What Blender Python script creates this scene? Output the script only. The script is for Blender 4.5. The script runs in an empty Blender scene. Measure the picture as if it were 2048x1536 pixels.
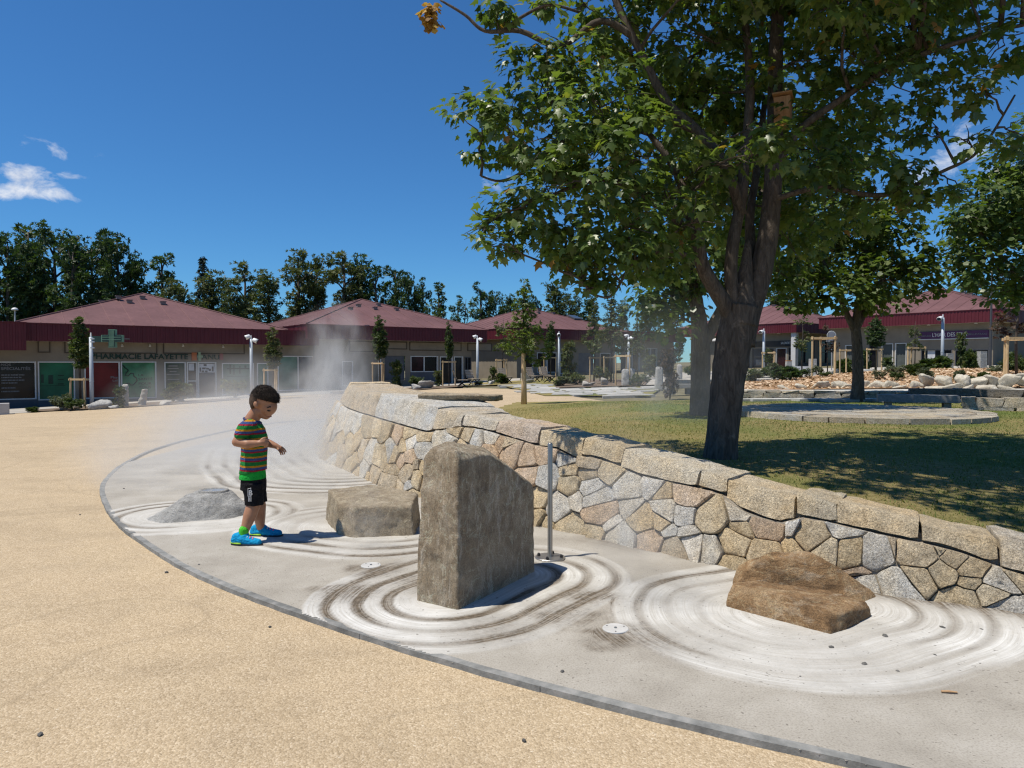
import bpy, bmesh, math, random
import numpy as np
from mathutils import Vector, Matrix, noise
random.seed(7)
rng = np.random.default_rng(7)
scene = bpy.context.scene
COL = scene.collection
R = math.radians

# ------------------------------------------------------------------ camera
F, CH = 1420.0, 1.30                       # focal length in photo pixels, eye height in metres
PITCH = math.atan(40 / F)                  # the horizon stands 40 px above the middle row
cam_d = bpy.data.cameras.new('camera')
cam_d.sensor_width = 36.0
cam_d.lens = F / 2048 * 36.0
cam_d.clip_end = 3000
cam_d.clip_start = 0.05
cam = bpy.data.objects.new('camera', cam_d)
cam.location = (0, 0, CH)
cam.rotation_euler = (math.pi / 2 - PITCH, 0, 0)
COL.objects.link(cam)
scene.camera = cam

# ------------------------------------------------------------------ light and sky
SUN = Vector((-0.94, -0.33, 0)).normalized() * math.cos(R(66)) + Vector((0, 0, math.sin(R(66))))
SUN_STRENGTH, SKY_STRENGTH, EXPOSURE = 4.8, 0.090, 0.2
sd = bpy.data.lights.new('sun', 'SUN')
sd.energy = SUN_STRENGTH
sd.angle = R(0.55)
sd.color = (1.0, 0.94, 0.83)
so = bpy.data.objects.new('sun', sd)
so.location = (-20, -10, 40)
so.rotation_euler = (-SUN).to_track_quat('-Z', 'Y').to_euler()
COL.objects.link(so)
scene.view_settings.view_transform = 'Standard'
scene.view_settings.look = 'None'
scene.view_settings.exposure = EXPOSURE
scene.view_settings.gamma = 1.0
cy = scene.cycles
cy.use_adaptive_sampling = True
cy.adaptive_threshold = 0.008
cy.use_denoising = True
cy.pixel_filter_type = 'BLACKMAN_HARRIS'
cy.filter_width = 1.25
cy.sample_clamp_indirect = 4.0
try:
    cy.denoiser = 'OPENIMAGEDENOISE'
    cy.denoising_input_passes = 'RGB_ALBEDO_NORMAL'
    cy.denoising_prefilter = 'NONE'
except Exception:
    pass
cy.max_bounces = 8
cy.diffuse_bounces = 3
cy.glossy_bounces = 2
cy.transmission_bounces = 4
cy.volume_bounces = 1
cy.transparent_max_bounces = 8
cy.volume_step_rate = 1.0
cy.volume_max_steps = 96
cy.caustics_reflective = False
cy.caustics_refractive = False


def ray(px, py):
    yy = (768 - py) / F
    return Vector(((px - 1024) / F, math.cos(PITCH) + yy * math.sin(PITCH), -math.sin(PITCH) + yy * math.cos(PITCH)))


def gp(px, py, z=0.0):
    d = ray(px, py)
    return Vector((0, 0, CH)) + d * ((z - CH) / d.z)


def at(px, py, Y):
    d = ray(px, py)
    return Vector((0, 0, CH)) + d * (Y / d.y)


def sstep(a, b, v):
    t = min(1.0, max(0.0, (v - a) / (b - a)))
    return t * t * (3 - 2 * t)


def terrain(x, y):
    far = 0.034 * max(-40, min(45, x)) + 0.0063 * min(y, 70) - 0.145
    return far * sstep(9, 28, y)


def gt(px, py, add=0.0):
    """the point where a pixel's ray meets the terrain"""
    z = 0.0
    for _ in range(30):
        p = gp(px, py, z)
        if p.y < 0 or p.y > 90:
            p = at(px, py, 60)
        z = 0.5 * z + 0.5 * (terrain(p.x, p.y) + add)
    return Vector((p.x, p.y, terrain(p.x, p.y) + add))


def on(px, Y, add=0.0):
    x = (px - 1024) / F * Y
    return Vector((x, Y, terrain(x, Y) + add))


# ------------------------------------------------------------------ world
world = bpy.data.worlds.new('World')
scene.world = world
world.use_nodes = True
wn = world.node_tree
wn.nodes.clear()


def nd(nt, kind, **kw):
    n = nt.nodes.new(kind)
    for k, v in kw.items():
        if k in ('operation', 'blend_type', 'data_type', 'interpolation', 'noise_dimensions', 'feature', 'sky_type', 'attribute_name', 'gradient_type', 'wave_type', 'bands_direction', 'distance', 'vector_type', 'noise_type', 'musgrave_type', 'use_clamp', 'clamp'):
            setattr(n, k, v)
        else:
            n.inputs[int(k[1:]) if k[0] == 'i' and k[1:].isdigit() else k].default_value = v
    return n


def lk(nt, a, b):
    nt.links.new(a, b)


def mth(nt, op, a, b=None, c=None, clamp=False):
    n = nt.nodes.new('ShaderNodeMath')
    n.operation = op
    n.use_clamp = clamp
    for i, v in enumerate((a, b, c)):
        if v is None:
            continue
        if isinstance(v, (int, float)):
            n.inputs[i].default_value = v
        else:
            nt.links.new(v, n.inputs[i])
    return n.outputs[0]


def vmth(nt, op, a, b=None, out=0):
    n = nt.nodes.new('ShaderNodeVectorMath')
    n.operation = op
    for i, v in enumerate((a, b)):
        if v is None:
            continue
        if isinstance(v, (tuple, list, Vector)):
            n.inputs[i].default_value = tuple(v)
        else:
            nt.links.new(v, n.inputs[i])
    return n.outputs[out]


def mixc(nt, fac, a, b, mode='MIX'):
    n = nt.nodes.new('ShaderNodeMix')
    n.data_type = 'RGBA'
    n.blend_type = mode
    for k, v in ((0, fac), (6, a), (7, b)):
        if isinstance(v, (int, float)):
            n.inputs[k].default_value = v
        elif isinstance(v, (tuple, list)):
            n.inputs[k].default_value = tuple(v) if len(v) == 4 else (*v, 1)
        else:
            nt.links.new(v, n.inputs[k])
    return n.outputs[2]


def ramp(nt, fac, stops, interp='LINEAR'):
    n = nt.nodes.new('ShaderNodeValToRGB')
    n.color_ramp.interpolation = interp
    el = n.color_ramp.elements
    while len(el) > 1:
        el.remove(el[-1])
    for i, (p, c) in enumerate(stops):
        e = el[0] if i == 0 else el.new(p)
        e.position = p
        if isinstance(c, (int, float)):
            c = (c, c, c)
        e.color = (*c, 1)
    nt.links.new(fac, n.inputs[0])
    return n.outputs[0]


def noise_t(nt, vec, scale, detail=4, rough=0.55, dist=0.0):
    n = nt.nodes.new('ShaderNodeTexNoise')
    n.inputs['Scale'].default_value = scale
    n.inputs['Detail'].default_value = detail
    n.inputs['Roughness'].default_value = rough
    n.inputs['Distortion'].default_value = dist
    if vec is not None:
        nt.links.new(vec, n.inputs['Vector'])
    return n.outputs[0]


sky = nd(wn, 'ShaderNodeTexSky')
sky.sky_type = 'NISHITA'
sky.sun_disc = False
sky.sun_elevation = R(66)
sky.sun_rotation = math.atan2(SUN.x, SUN.y)
sky.altitude = 0
sky.air_density = 1.0
sky.dust_density = 0.0
sky.ozone_density = 10.0
tc = nd(wn, 'ShaderNodeTexCoord')
dirv = tc.outputs['Generated']
cn = noise_t(wn, vmth(wn, 'MULTIPLY', dirv, (1, 1, 1.6)), 26, 7, 0.62, 0.3)
# small fair-weather clouds: (pixel x, pixel y, half-width, half-height as angles, strength)
mask = None
for px, py, rx, rz, st in ((48, 352, .034, .020, .85), (20, 382, .060, .013, .95), (105, 388, .034, .009, .8), (138, 350, .020, .007, .5),
                           (72, 290, .036, .012, .45), (120, 308, .018, .010, .4), (188, 320, .018, .009, .38), (605, 315, .015, .006, .35),
                           (992, 362, .030, .020, .6), (935, 275, .018, .012, .45), (1810, 370, .035, .03, .7), (1925, 300, .04, .035, .75), (1980, 345, .045, .02, .5),
                           (1760, 420, .03, .02, .5), (2200, 250, .09, .04, .8), (-220, 330, .09, .03, .9), (2600, 380, .12, .03, .8), (-700, 280, .14, .05, .8)):
    c = ray(px, py).normalized()
    q = vmth(wn, 'MULTIPLY', vmth(wn, 'SUBTRACT', dirv, c), (1 / rx, 1 / rx, 1 / rz))
    ln = vmth(wn, 'LENGTH', q, None, 1)
    m = mth(wn, 'MULTIPLY', mth(wn, 'SUBTRACT', 1.35, ln, clamp=True), st)
    mask = m if mask is None else mth(wn, 'MAXIMUM', mask, m)
cl = mth(wn, 'ADD', mth(wn, 'MULTIPLY', mth(wn, 'SUBTRACT', cn, 0.5), 2.6), mth(wn, 'SUBTRACT', mask, 0.52))
cl = mth(wn, 'MULTIPLY', mth(wn, 'MULTIPLY', cl, 1.5, clamp=True), mth(wn, 'MULTIPLY', mask, 2.0, clamp=True))
shade = ramp(wn, noise_t(wn, dirv, 60, 4), [(0.3, (5.8, 6.4, 7.6)), (0.7, (9.0, 9.2, 9.6))])
deep = vmth(wn, 'MULTIPLY', sky.outputs[0], (.52, .89, 1.08))     # the photo's deep summer blue
skc = mixc(wn, mth(wn, 'MULTIPLY', cl, 0.9), deep, shade)
bg = nd(wn, 'ShaderNodeBackground')
bg.inputs[1].default_value = SKY_STRENGTH
lk(wn, skc, bg.inputs[0])
wo = nd(wn, 'ShaderNodeOutputWorld')
lk(wn, bg.outputs[0], wo.inputs[0])
world.cycles.sampling_method = 'MANUAL'
world.cycles.sample_map_resolution = 512
# ------------------------------------------------------------------ helpers: objects
def tag(o, label=None, cat=None, group=None, kind=None):
    for k, v in (('label', label), ('category', cat), ('group', group), ('kind', kind)):
        if v:
            o[k] = v
    return o


def wloc(o):
    v = Vector((0, 0, 0))
    while o is not None:
        v += o.location
        o = o.parent
    return v


def thing(name, label, cat, loc=(0, 0, 0), group=None):
    o = bpy.data.objects.new(name, None)
    o.empty_display_size = 0.1
    o.location = loc
    COL.objects.link(o)
    return tag(o, label, cat, group)


def link_mesh(name, me, mat, parent=None):
    o = bpy.data.objects.new(name, me)
    if mat is not None:
        me.materials.append(mat)
    COL.objects.link(o)
    if parent is not None:
        o.parent = parent
    return o


def copy_tree(o, parent=None):
    c = o.copy()
    COL.objects.link(c)
    c.parent = parent
    for ch in [q for q in o.children]:
        copy_tree(ch, c)
    return c


def np_mesh(name, V, Fs, attrs=None, smooth=False):
    """V (n,3) and Fs (m,k) index array -> mesh, fast"""
    me = bpy.data.meshes.new(name)
    V = np.asarray(V, dtype=np.float32)
    Fs = np.asarray(Fs, dtype=np.int32)
    m, k = Fs.shape
    me.vertices.add(len(V))
    me.vertices.foreach_set('co', V.ravel())
    me.loops.add(m * k)
    me.loops.foreach_set('vertex_index', Fs.ravel())
    me.polygons.add(m)
    me.polygons.foreach_set('loop_start', np.arange(0, m * k, k, dtype=np.int32))
    me.polygons.foreach_set('use_smooth', np.full(m, smooth, dtype=bool))
    for an, av in (attrs or {}).items():
        a = me.attributes.new(an, 'FLOAT', 'POINT')
        a.data.foreach_set('value', np.asarray(av, dtype=np.float32))
    me.update(calc_edges=True)
    return me


class MB:
    def __init__(s):
        s.v = []
        s.f = []

    def add(s, V, Fs):
        o = len(s.v)
        s.v.extend([tuple(p) for p in V])
        s.f.extend([tuple(i + o for i in f) for f in Fs])
        return s

    def box(s, c, size, rz=0.0, M=None):
        hx, hy, hz = size[0] / 2, size[1] / 2, size[2] / 2
        P = [Vector((x, y, z)) for z in (-hz, hz) for x, y in ((-hx, -hy), (hx, -hy), (hx, hy), (-hx, hy))]
        T = Matrix.Rotation(rz, 3, 'Z') if M is None else M
        P = [T @ p + Vector(c) for p in P]
        return s.add(P, [(0, 3, 2, 1), (4, 5, 6, 7), (0, 1, 5, 4), (1, 2, 6, 5), (2, 3, 7, 6), (3, 0, 4, 7)])

    def hexa(s, P):
        """8 corners: bottom four counter-clockwise, then top four"""
        return s.add(P, [(0, 3, 2, 1), (4, 5, 6, 7), (0, 1, 5, 4), (1, 2, 6, 5), (2, 3, 7, 6), (3, 0, 4, 7)])

    def tube(s, path, radii, seg=8, cap=True, twist=0.0):
        path = [Vector(p) for p in path]
        if isinstance(radii, (int, float)):
            radii = [radii] * len(path)
        o = len(s.v)
        up = Vector((0.13, 0.31, 1)).normalized()
        prev = None
        for i, p in enumerate(path):
            d = (path[min(i + 1, len(path) - 1)] - path[max(i - 1, 0)])
            if d.length < 1e-9:
                d = Vector((0, 0, 1))
            d.normalize()
            if prev is None:
                a = d.cross(up)
                if a.length < 0.05:
                    a = d.cross(Vector((1, 0, 0)))
            else:
                a = prev - d * prev.dot(d)
            a.normalize()
            prev = a
            b = d.cross(a)
            for k in range(seg):
                t = 2 * math.pi * k / seg + twist
                s.v.append(tuple(p + (a * math.cos(t) + b * math.sin(t)) * radii[i]))
        for i in range(len(path) - 1):
            for k in range(seg):
                k2 = (k + 1) % seg
                s.f.append((o + i * seg + k, o + i * seg + k2, o + (i + 1) * seg + k2, o + (i + 1) * seg + k))
        if cap:
            s.f.append(tuple(o + k for k in reversed(range(seg))))
            s.f.append(tuple(o + (len(path) - 1) * seg + k for k in range(seg)))
        return s

    def cyl(s, p0, p1, r0, r1=None, seg=12):
        return s.tube([p0, p1], [r0, r0 if r1 is None else r1], seg)

    def disc(s, c, r, h, seg=28):
        c = Vector(c)
        return s.tube([c, c + Vector((0, 0, h))], [r, r], seg)

    def mesh(s, name, off=Vector((0, 0, 0)), smooth=False):
        me = bpy.data.meshes.new(name)
        me.from_pydata([(p[0] - off[0], p[1] - off[1], p[2] - off[2]) for p in s.v], [], s.f)
        if smooth:
            me.polygons.foreach_set('use_smooth', np.full(len(me.polygons), True, dtype=bool))
        me.update()
        return me

    def build(s, name, mat, parent=None, smooth=False, origin=None):
        """world coordinates in; the mesh is stored relative to its parent (or to origin)"""
        off = wloc(parent) if parent is not None else Vector(origin or (0, 0, 0))
        o = link_mesh(name, s.mesh(name, off, smooth), mat, parent)
        if parent is None and origin is not None:
            o.location = origin
        return o


def smooth_angle(o, deg=40):
    me = o.data
    me.polygons.foreach_set('use_smooth', np.full(len(me.polygons), True, dtype=bool))
    me.set_sharp_from_angle(angle=R(deg))


# ------------------------------------------------------------------ helpers: materials
def new_mat(name):
    m = bpy.data.materials.new(name)
    m.use_nodes = True
    nt = m.node_tree
    nt.nodes.clear()
    out = nt.nodes.new('ShaderNodeOutputMaterial')
    b = nt.nodes.new('ShaderNodeBsdfPrincipled')
    nt.links.new(b.outputs[0], out.inputs[0])
    return m, nt, b, out


def set_in(nt, b, key, v):
    if isinstance(v, (int, float)):
        b.inputs[key].default_value = v
    elif isinstance(v, (tuple, list)):
        b.inputs[key].default_value = (*v, 1) if len(v) == 3 else tuple(v)
    else:
        nt.links.new(v, b.inputs[key])


def coord(nt, kind='Object', scale=None):
    if kind == 'World':
        v = nt.nodes.new('ShaderNodeNewGeometry').outputs['Position']
    else:
        v = nt.nodes.new('ShaderNodeTexCoord').outputs[kind]
    if scale is not None:
        v = vmth(nt, 'MULTIPLY', v, scale)
    return v


def bump(nt, b, h, strength=0.4, dist=0.01, prev=None):
    n = nt.nodes.new('ShaderNodeBump')
    n.inputs['Strength'].default_value = strength
    n.inputs['Distance'].default_value = dist
    nt.links.new(h, n.inputs['Height'])
    if prev is not None:
        nt.links.new(prev, n.inputs['Normal'])
    nt.links.new(n.outputs[0], b.inputs['Normal'])
    return n.outputs[0]


def pmat(name, cols, scale=5, detail=5, rough=0.85, bscale=None, bstr=0.4, bdist=0.01, kind='Object', vs=None, spec=0.3, metallic=0.0, objcol=False, dist=0.0, vary=0.0):
    """noise-coloured material: cols are (position, colour) stops along the noise"""
    m, nt, b, out = new_mat(name)
    v = coord(nt, kind, vs)
    n = noise_t(nt, v, scale, detail, 0.6, dist)
    c = ramp(nt, n, cols) if len(cols) > 1 else None
    c = cols[0][1] if c is None else c
    if objcol or vary:
        oi = nt.nodes.new('ShaderNodeObjectInfo')
        if objcol:
            c = mixc(nt, 1.0, c, oi.outputs['Color'], 'MULTIPLY')
        if vary:
            k = mth(nt, 'ADD', mth(nt, 'MULTIPLY', oi.outputs['Random'], 2 * vary), 1 - vary)
            cc = nt.nodes.new('ShaderNodeCombineColor')
            for i in range(3):
                nt.links.new(k, cc.inputs[i])
            c = mixc(nt, 1.0, c, cc.outputs[0], 'MULTIPLY')
    set_in(nt, b, 'Base Color', c)
    b.inputs['Roughness'].default_value = rough
    b.inputs['Specular IOR Level'].default_value = spec
    b.inputs['Metallic'].default_value = metallic
    if bscale:
        bump(nt, b, noise_t(nt, v, bscale, 6, 0.65), bstr, bdist)
    return m


def flat(name, c, rough=0.6, metallic=0.0, spec=0.4, tint=0.08):
    d = tuple(x * (1 - tint) for x in c)
    e = tuple(x * (1 + tint) for x in c)
    return pmat(name, [(0.3, d), (0.7, e)], 3.0, 3, rough, None, metallic=metallic, spec=spec)


def s2l(r, g, b):
    f = lambda x: ((x / 255 + 0.055) / 1.055) ** 2.4 if x / 255 > 0.04045 else x / 255 / 12.92
    return (f(r), f(g), f(b))


def leaf_mat(name, stops, trans=0.35, rough=0.45, spec=0.35):
    """leaf faces carry a random 'rnd' value each; colour ramp over it, light passes through"""
    m, nt, b, out = new_mat(name)
    at_ = nt.nodes.new('ShaderNodeAttribute')
    at_.attribute_name = 'rnd'
    oi = nt.nodes.new('ShaderNodeObjectInfo')
    r = mth(nt, 'ADD', at_.outputs['Fac'], mth(nt, 'MULTIPLY', mth(nt, 'SUBTRACT', oi.outputs['Random'], 0.5), 0.25), clamp=True)
    c = ramp(nt, r, stops)
    set_in(nt, b, 'Base Color', c)
    b.inputs['Roughness'].default_value = rough
    b.inputs['Specular IOR Level'].default_value = spec
    tr = nt.nodes.new('ShaderNodeBsdfTranslucent')
    nt.links.new(mixc(nt, 1.0, c, (1.25, 1.35, 0.55, 1), 'MULTIPLY'), tr.inputs[0])
    mx = nt.nodes.new('ShaderNodeMixShader')
    mx.inputs[0].default_value = trans
    nt.links.new(b.outputs[0], mx.inputs[1])
    nt.links.new(tr.outputs[0], mx.inputs[2])
    nt.links.new(mx.outputs[0], out.inputs[0])
    return m


MAT = {}
# sand-coloured bonded gravel
m, nt, b, out = new_mat('bonded_gravel')
v = coord(nt, 'World')
vor = nt.nodes.new('ShaderNodeTexVoronoi')
vor.inputs['Scale'].default_value = 135
nt.links.new(v, vor.inputs['Vector'])
grain = ramp(nt, vor.outputs['Color'], [(0.0, (.31, .24, .155)), (0.3, (.39, .305, .20)), (0.65, (.465, .372, .252)), (0.92, (.55, .455, .33)), (1.0, (.62, .55, .44))])
blot = ramp(nt, noise_t(nt, v, 0.55, 6, 0.6, 0.4), [(0.25, (.90, .89, .88)), (0.5, (.99, .98, .97)), (0.75, (1.06, 1.05, 1.03))])
c = mixc(nt, 1.0, grain, blot, 'MULTIPLY')
blot2 = ramp(nt, noise_t(nt, v, 4.5, 5, 0.65), [(0.3, (.92, .91, .90)), (0.6, (1.03, 1.02, 1.0))])
c = mixc(nt, 1.0, c, blot2, 'MULTIPLY')
dark = ramp(nt, noise_t(nt, v, 26, 2, 0.5), [(0.70, 0.0), (0.76, 1.0)])
c = mixc(nt, mth(nt, 'MULTIPLY', dark, 0.35), c, (.16, .12, .08, 1))
# worn tracks and old damp stains
trk = noise_t(nt, vmth(nt, 'MULTIPLY', v, (.35, 1.1, 1)), 1.1, 5, .55, 1.2)
c = mixc(nt, 1.0, c, ramp(nt, trk, [(.34, (.93, .925, .92)), (.46, (1, 1, 1)), (.62, (1.03, 1.025, 1.02))]), 'MULTIPLY')
seam = mth(nt, 'ABSOLUTE', mth(nt, 'SUBTRACT', noise_t(nt, v, .33, 2, .4, .3), .5))
c = mixc(nt, mth(nt, 'MULTIPLY', ramp(nt, seam, [(0.0, 1.0), (.0016, 0.0)]), .22), c, (.22, .17, .11, 1))
set_in(nt, b, 'Base Color', c)
b.inputs['Roughness'].default_value = 0.95
b.inputs['Specular IOR Level'].default_value = 0.15
n1 = bump(nt, b, mth(nt, 'MULTIPLY', vor.outputs['Distance'], -1.0), 0.6, 0.005)
bump(nt, b, noise_t(nt, v, 40, 4), 0.4, 0.008, n1)
MAT['gravel'] = m

MAT['soil'] = pmat('dry_soil', [(0.3, (.10, .085, .05)), (0.6, (.17, .15, .085)), (0.8, (.22, .19, .12))], 1.2, 6, 0.95, 8, 0.6, 0.03, 'World')
MAT['bed_soil'] = pmat('planting_bed_soil', [(0.3, (.09, .065, .045)), (0.6, (.17, .125, .09)), (0.8, (.25, .19, .14))], 3.0, 6, 0.95, 18, 0.8, 0.03, 'World')
MAT['asphalt'] = pmat('pale_road_surface', [(0.35, (.33, .30, .26)), (0.65, (.42, .39, .34))], 0.8, 6, 0.9, 60, 0.3, 0.01, 'World')
MAT['kerb'] = pmat('grey_kerb_stone', [(0.3, (.13, .13, .125)), (0.5, (.20, .20, .19)), (0.75, (.30, .29, .275))], 14, 6, 0.85, 60, 0.5, 0.006, 'World', vary=0.15)
MAT['flag'] = pmat('flagstone', [(0.3, (.30, .29, .265)), (0.6, (.42, .41, .38)), (0.8, (.52, .50, .46))], 3.0, 6, 0.85, 25, 0.5, 0.01, 'World', vary=0.25)
# ------------------------------------------------------------------ numeric helpers
def vnoise(x, y, seed=0):
    """smooth 2-D value noise on arrays, 0..1"""
    xi = np.floor(x).astype(np.int64)
    yi = np.floor(y).astype(np.int64)
    xf, yf = x - xi, y - yi
    xf = xf * xf * (3 - 2 * xf)
    yf = yf * yf * (3 - 2 * yf)

    def h(a, b):
        n = (a * 374761393 + b * 668265263 + seed * 974634777) & 0xFFFFFFFF
        n = ((n ^ (n >> 13)) * 1274126177) & 0xFFFFFFFF
        return ((n ^ (n >> 16)) & 0xFFFF) / 65535.0
    return (h(xi, yi) * (1 - xf) + h(xi + 1, yi) * xf) * (1 - yf) + (h(xi, yi + 1) * (1 - xf) + h(xi + 1, yi + 1) * xf) * yf


def fnoise(x, y, oct=4, seed=0):
    a, s, t = 0.0, 0.5, 0.0
    for k in range(oct):
        a = a + s * vnoise(x * 2 ** k, y * 2 ** k, seed + k)
        t += s
        s *= 0.5
    return a / t


def npstep(a, b, v):
    t = np.clip((v - a) / (b - a), 0, 1)
    return t * t * (3 - 2 * t)


def poly_dist(X, Y, poly):
    """signed distance to a closed polygon (negative inside)"""
    P = np.array(poly)
    n = len(P)
    d = np.full(X.shape, 1e9)
    inside = np.zeros(X.shape, dtype=bool)
    for i in range(n):
        a, b_ = P[i], P[(i + 1) % n]
        e = b_ - a
        wx, wy = X - a[0], Y - a[1]
        t = np.clip((wx * e[0] + wy * e[1]) / (e @ e), 0, 1)
        d = np.minimum(d, np.hypot(wx - e[0] * t, wy - e[1] * t))
        c1 = (a[1] > Y) != (b_[1] > Y)
        with np.errstate(divide='ignore', invalid='ignore'):
            xx = (b_[0] - a[0]) * (Y - a[1]) / (b_[1] - a[1] + 1e-12) + a[0]
        inside ^= c1 & (X < xx)
    return np.where(inside, -d, d)


def line_dist(X, Y, P):
    d = np.full(X.shape, 1e9)
    for a, b_ in zip(P[:-1], P[1:]):
        e = b_ - a
        wx, wy = X - a[0], Y - a[1]
        t = np.clip((wx * e[0] + wy * e[1]) / (e @ e), 0, 1)
        d = np.minimum(d, np.hypot(wx - e[0] * t, wy - e[1] * t))
    return d


# ------------------------------------------------------------------ the stone wall's course (control points x, y, height, cap width)
WALL_CTRL = np.array([
    (0.4, 13.6, .18, .4), (-.8, 13.7, .35, .4), (-2.1, 13.5, .74, .45), (-2.95, 12.9, .94, .55), (-3.24, 12.1, .99, .6), (-3.14, 11.16, .99, .65), (-2.83, 10.2, 1.0, .7),
    (-2.46, 9.29, .99, .75), (-1.69, 7.92, .94, .85), (-1.33, 7.35, .91, .85), (-1.02, 6.92, .88, .75), (-.42, 6.22, .82, .42), (.18, 5.58, .75, .34), (.58, 5.20, .69, .34), (.84, 4.93, .645, .32), (1.05, 4.68, .61, .32),
    (1.24, 4.50, .57, .36), (1.5, 4.28, .52, .37), (1.98, 3.92, .45, .37), (2.25, 3.79, .42, .36), (2.49, 3.67, .38, .34), (2.66, 3.59, .36, .34), (3.4, 3.25, .27, .34), (4.6, 2.9, .16, .34), (5.6, 2.75, .12, .34)])
_d = np.r_[0, np.cumsum(np.hypot(*np.diff(WALL_CTRL[:, :2], axis=0).T))]
_ss = np.arange(0, _d[-1], 0.02)
_raw = np.stack([np.interp(_ss, _d, WALL_CTRL[:, k]) for k in range(4)], 1)
_k = np.exp(-0.5 * (np.arange(-30, 31) / 11.0) ** 2)
_k /= _k.sum()
_pad = np.pad(_raw, ((30, 30), (0, 0)), mode='edge')
WALL = np.stack([np.convolve(_pad[:, k], _k, mode='valid') for k in range(4)], 1)
WS = np.r_[0, np.cumsum(np.hypot(*np.diff(WALL[:, :2], axis=0).T))]
_t = np.gradient(WALL[:, :2], axis=0)
_t /= np.linalg.norm(_t, axis=1)[:, None]
WN = np.stack([-_t[:, 1], _t[:, 0]], 1)
def bat(s):
    """the wall leans back more at its rounded left end"""
    return .30 + .26 * sstep(8.4, 11.2, float(np.interp(s, WS, WALL[:, 1])))



def wall_at(s):
    x, y, h, w = (np.interp(s, WS, WALL[:, k]) for k in range(4))
    n = Vector((float(np.interp(s, WS, WN[:, 0])), float(np.interp(s, WS, WN[:, 1])), 0)).normalized()
    return Vector((float(x), float(y), 0)), n, float(h), float(w)


def face(s, t, out=0.0):
    """point on the battered wall face: s along the base, t up it, out towards the viewer"""
    b_, n, h, w = wall_at(s)
    k = bat(s)
    return b_ + n * (k * t - out) + Vector((0, 0, t + out * k))


def project(p):
    x, y, z = p[0], p[1], p[2] - CH
    fy = y * math.cos(PITCH) - z * math.sin(PITCH)
    uy = y * math.sin(PITCH) + z * math.cos(PITCH)
    return 1024 + F * x / fy, 768 - F * uy / fy


# lookup from photo pixels to the wall's own (s, t)
_gs = np.arange(1.5, WS[-1] - .3, 0.03)
_gt = np.linspace(0, 1.05, 36)
_GP = []
for s_ in _gs:
    b_, n_, h_, w_ = wall_at(s_)
    k_ = bat(s_)
    for t_ in _gt:
        p_ = b_ + n_ * (k_ * t_) + Vector((0, 0, t_))
        u_, v_ = project(p_)
        _GP.append((u_, v_, s_, t_))
_GP = np.array(_GP)


def wall_st(px, py):
    e = (_GP[:, 0] - px) ** 2 + (_GP[:, 1] - py) ** 2
    i = int(np.argmin(e))
    return _GP[i, 2], _GP[i, 3]


# ------------------------------------------------------------------ rock outlines on the ground
MONO_POLY = [(-.52, 3.79), (-.28, 3.64), (.134, 4.32), (-.12, 4.47)]
BLOCK_POLY = [(-1.54, 5.80), (-1.30, 5.26), (-1.16, 5.16), (-.72, 5.24), (-.74, 5.72), (-1.2, 6.02)]
LYING_POLY = [(-3.10, 5.78), (-2.82, 5.56), (-2.28, 5.78), (-2.18, 6.1), (-2.55, 6.35), (-2.98, 6.1)]
PAIR_POLY = [(1.11, 3.66), (1.48, 3.30), (1.80, 3.52), (1.98, 3.86), (1.62, 4.1), (1.2, 4.02)]

# ------------------------------------------------------------------ the pad's outer edge
EDGE_PX = [(760, 833), (700, 832), (635, 833), (548, 840), (478, 853), (355, 884), (289, 907), (235, 938), (203, 972), (205, 998), (221, 1030), (243, 1058), (289, 1089), (344, 1128), (412, 1162),
           (508, 1201), (629, 1243), (766, 1290), (871, 1322), (1008, 1360), (1164, 1404), (1300, 1437), (1480, 1480), (1700, 1531), (2000, 1600), (2500, 1700), (3300, 1860)]
_e = np.array([gp(*p)[:2] for p in EDGE_PX])
_ed = np.r_[0, np.cumsum(np.hypot(*np.diff(_e, axis=0).T))]
_es = np.arange(0, _ed[-1], 0.03)
_er = np.stack([np.interp(_es, _ed, _e[:, k]) for k in range(2)], 1)
_pad = np.pad(_er, ((30, 30), (0, 0)), mode='edge')
EDGE = np.stack([np.convolve(_pad[:, k], _k, mode='valid') for k in range(2)], 1)
PAD_POLY = [tuple(p) for p in EDGE[::4]] + [(6.5, 1.2), (6.5, 4.0), (3.4, 4.2), (1.5, 5.5), (0, 7.4), (-1.6, 9.6), (-2.2, 12.2), (-1.0, 14.5)]

# ------------------------------------------------------------------ ground
xs = np.r_[-900, -400, -200, -120, np.arange(-80, 80.1, 4), 120, 200, 400, 900]
ys = np.r_[-300, -100, -40, np.arange(-16, 120.1, 4), 160, 240, 400, 900]
GX, GY = np.meshgrid(xs, ys)
GZ = np.vectorize(terrain)(GX, GY) - 0.05
nx, ny = len(xs), len(ys)
idx = np.arange(nx * ny).reshape(ny, nx)
quads = np.stack([idx[:-1, :-1], idx[:-1, 1:], idx[1:, 1:], idx[1:, :-1]], -1).reshape(-1, 4)
g = link_mesh('ground', np_mesh('ground', np.stack([GX, GY, GZ], -1).reshape(-1, 3), quads, smooth=True), MAT['soil'])
tag(g, 'dry soil ground under and beyond the square', None, kind='structure')

# plaza of sand-coloured bonded gravel: columns from behind the camera to its far edge
FAR_PX = [(-700, 850), (-300, 836), (0, 824), (120, 815), (250, 808), (380, 797), (500, 790), (620, 785), (740, 781), (860, 777.5), (960, 776), (1060, 780), (1110, 787), (1160, 795)]
FARE = np.array([gt(*p)[:2] for p in FAR_PX])
o_ = np.argsort(FARE[:, 0])
FARE = FARE[o_]


def plaza_far(x):
    return float(np.interp(x, FARE[:, 0], FARE[:, 1], right=8.0)) if x <= FARE[-1, 0] else max(7.0, FARE[-1, 1] - (x - FARE[-1, 0]) * 4)


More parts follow.
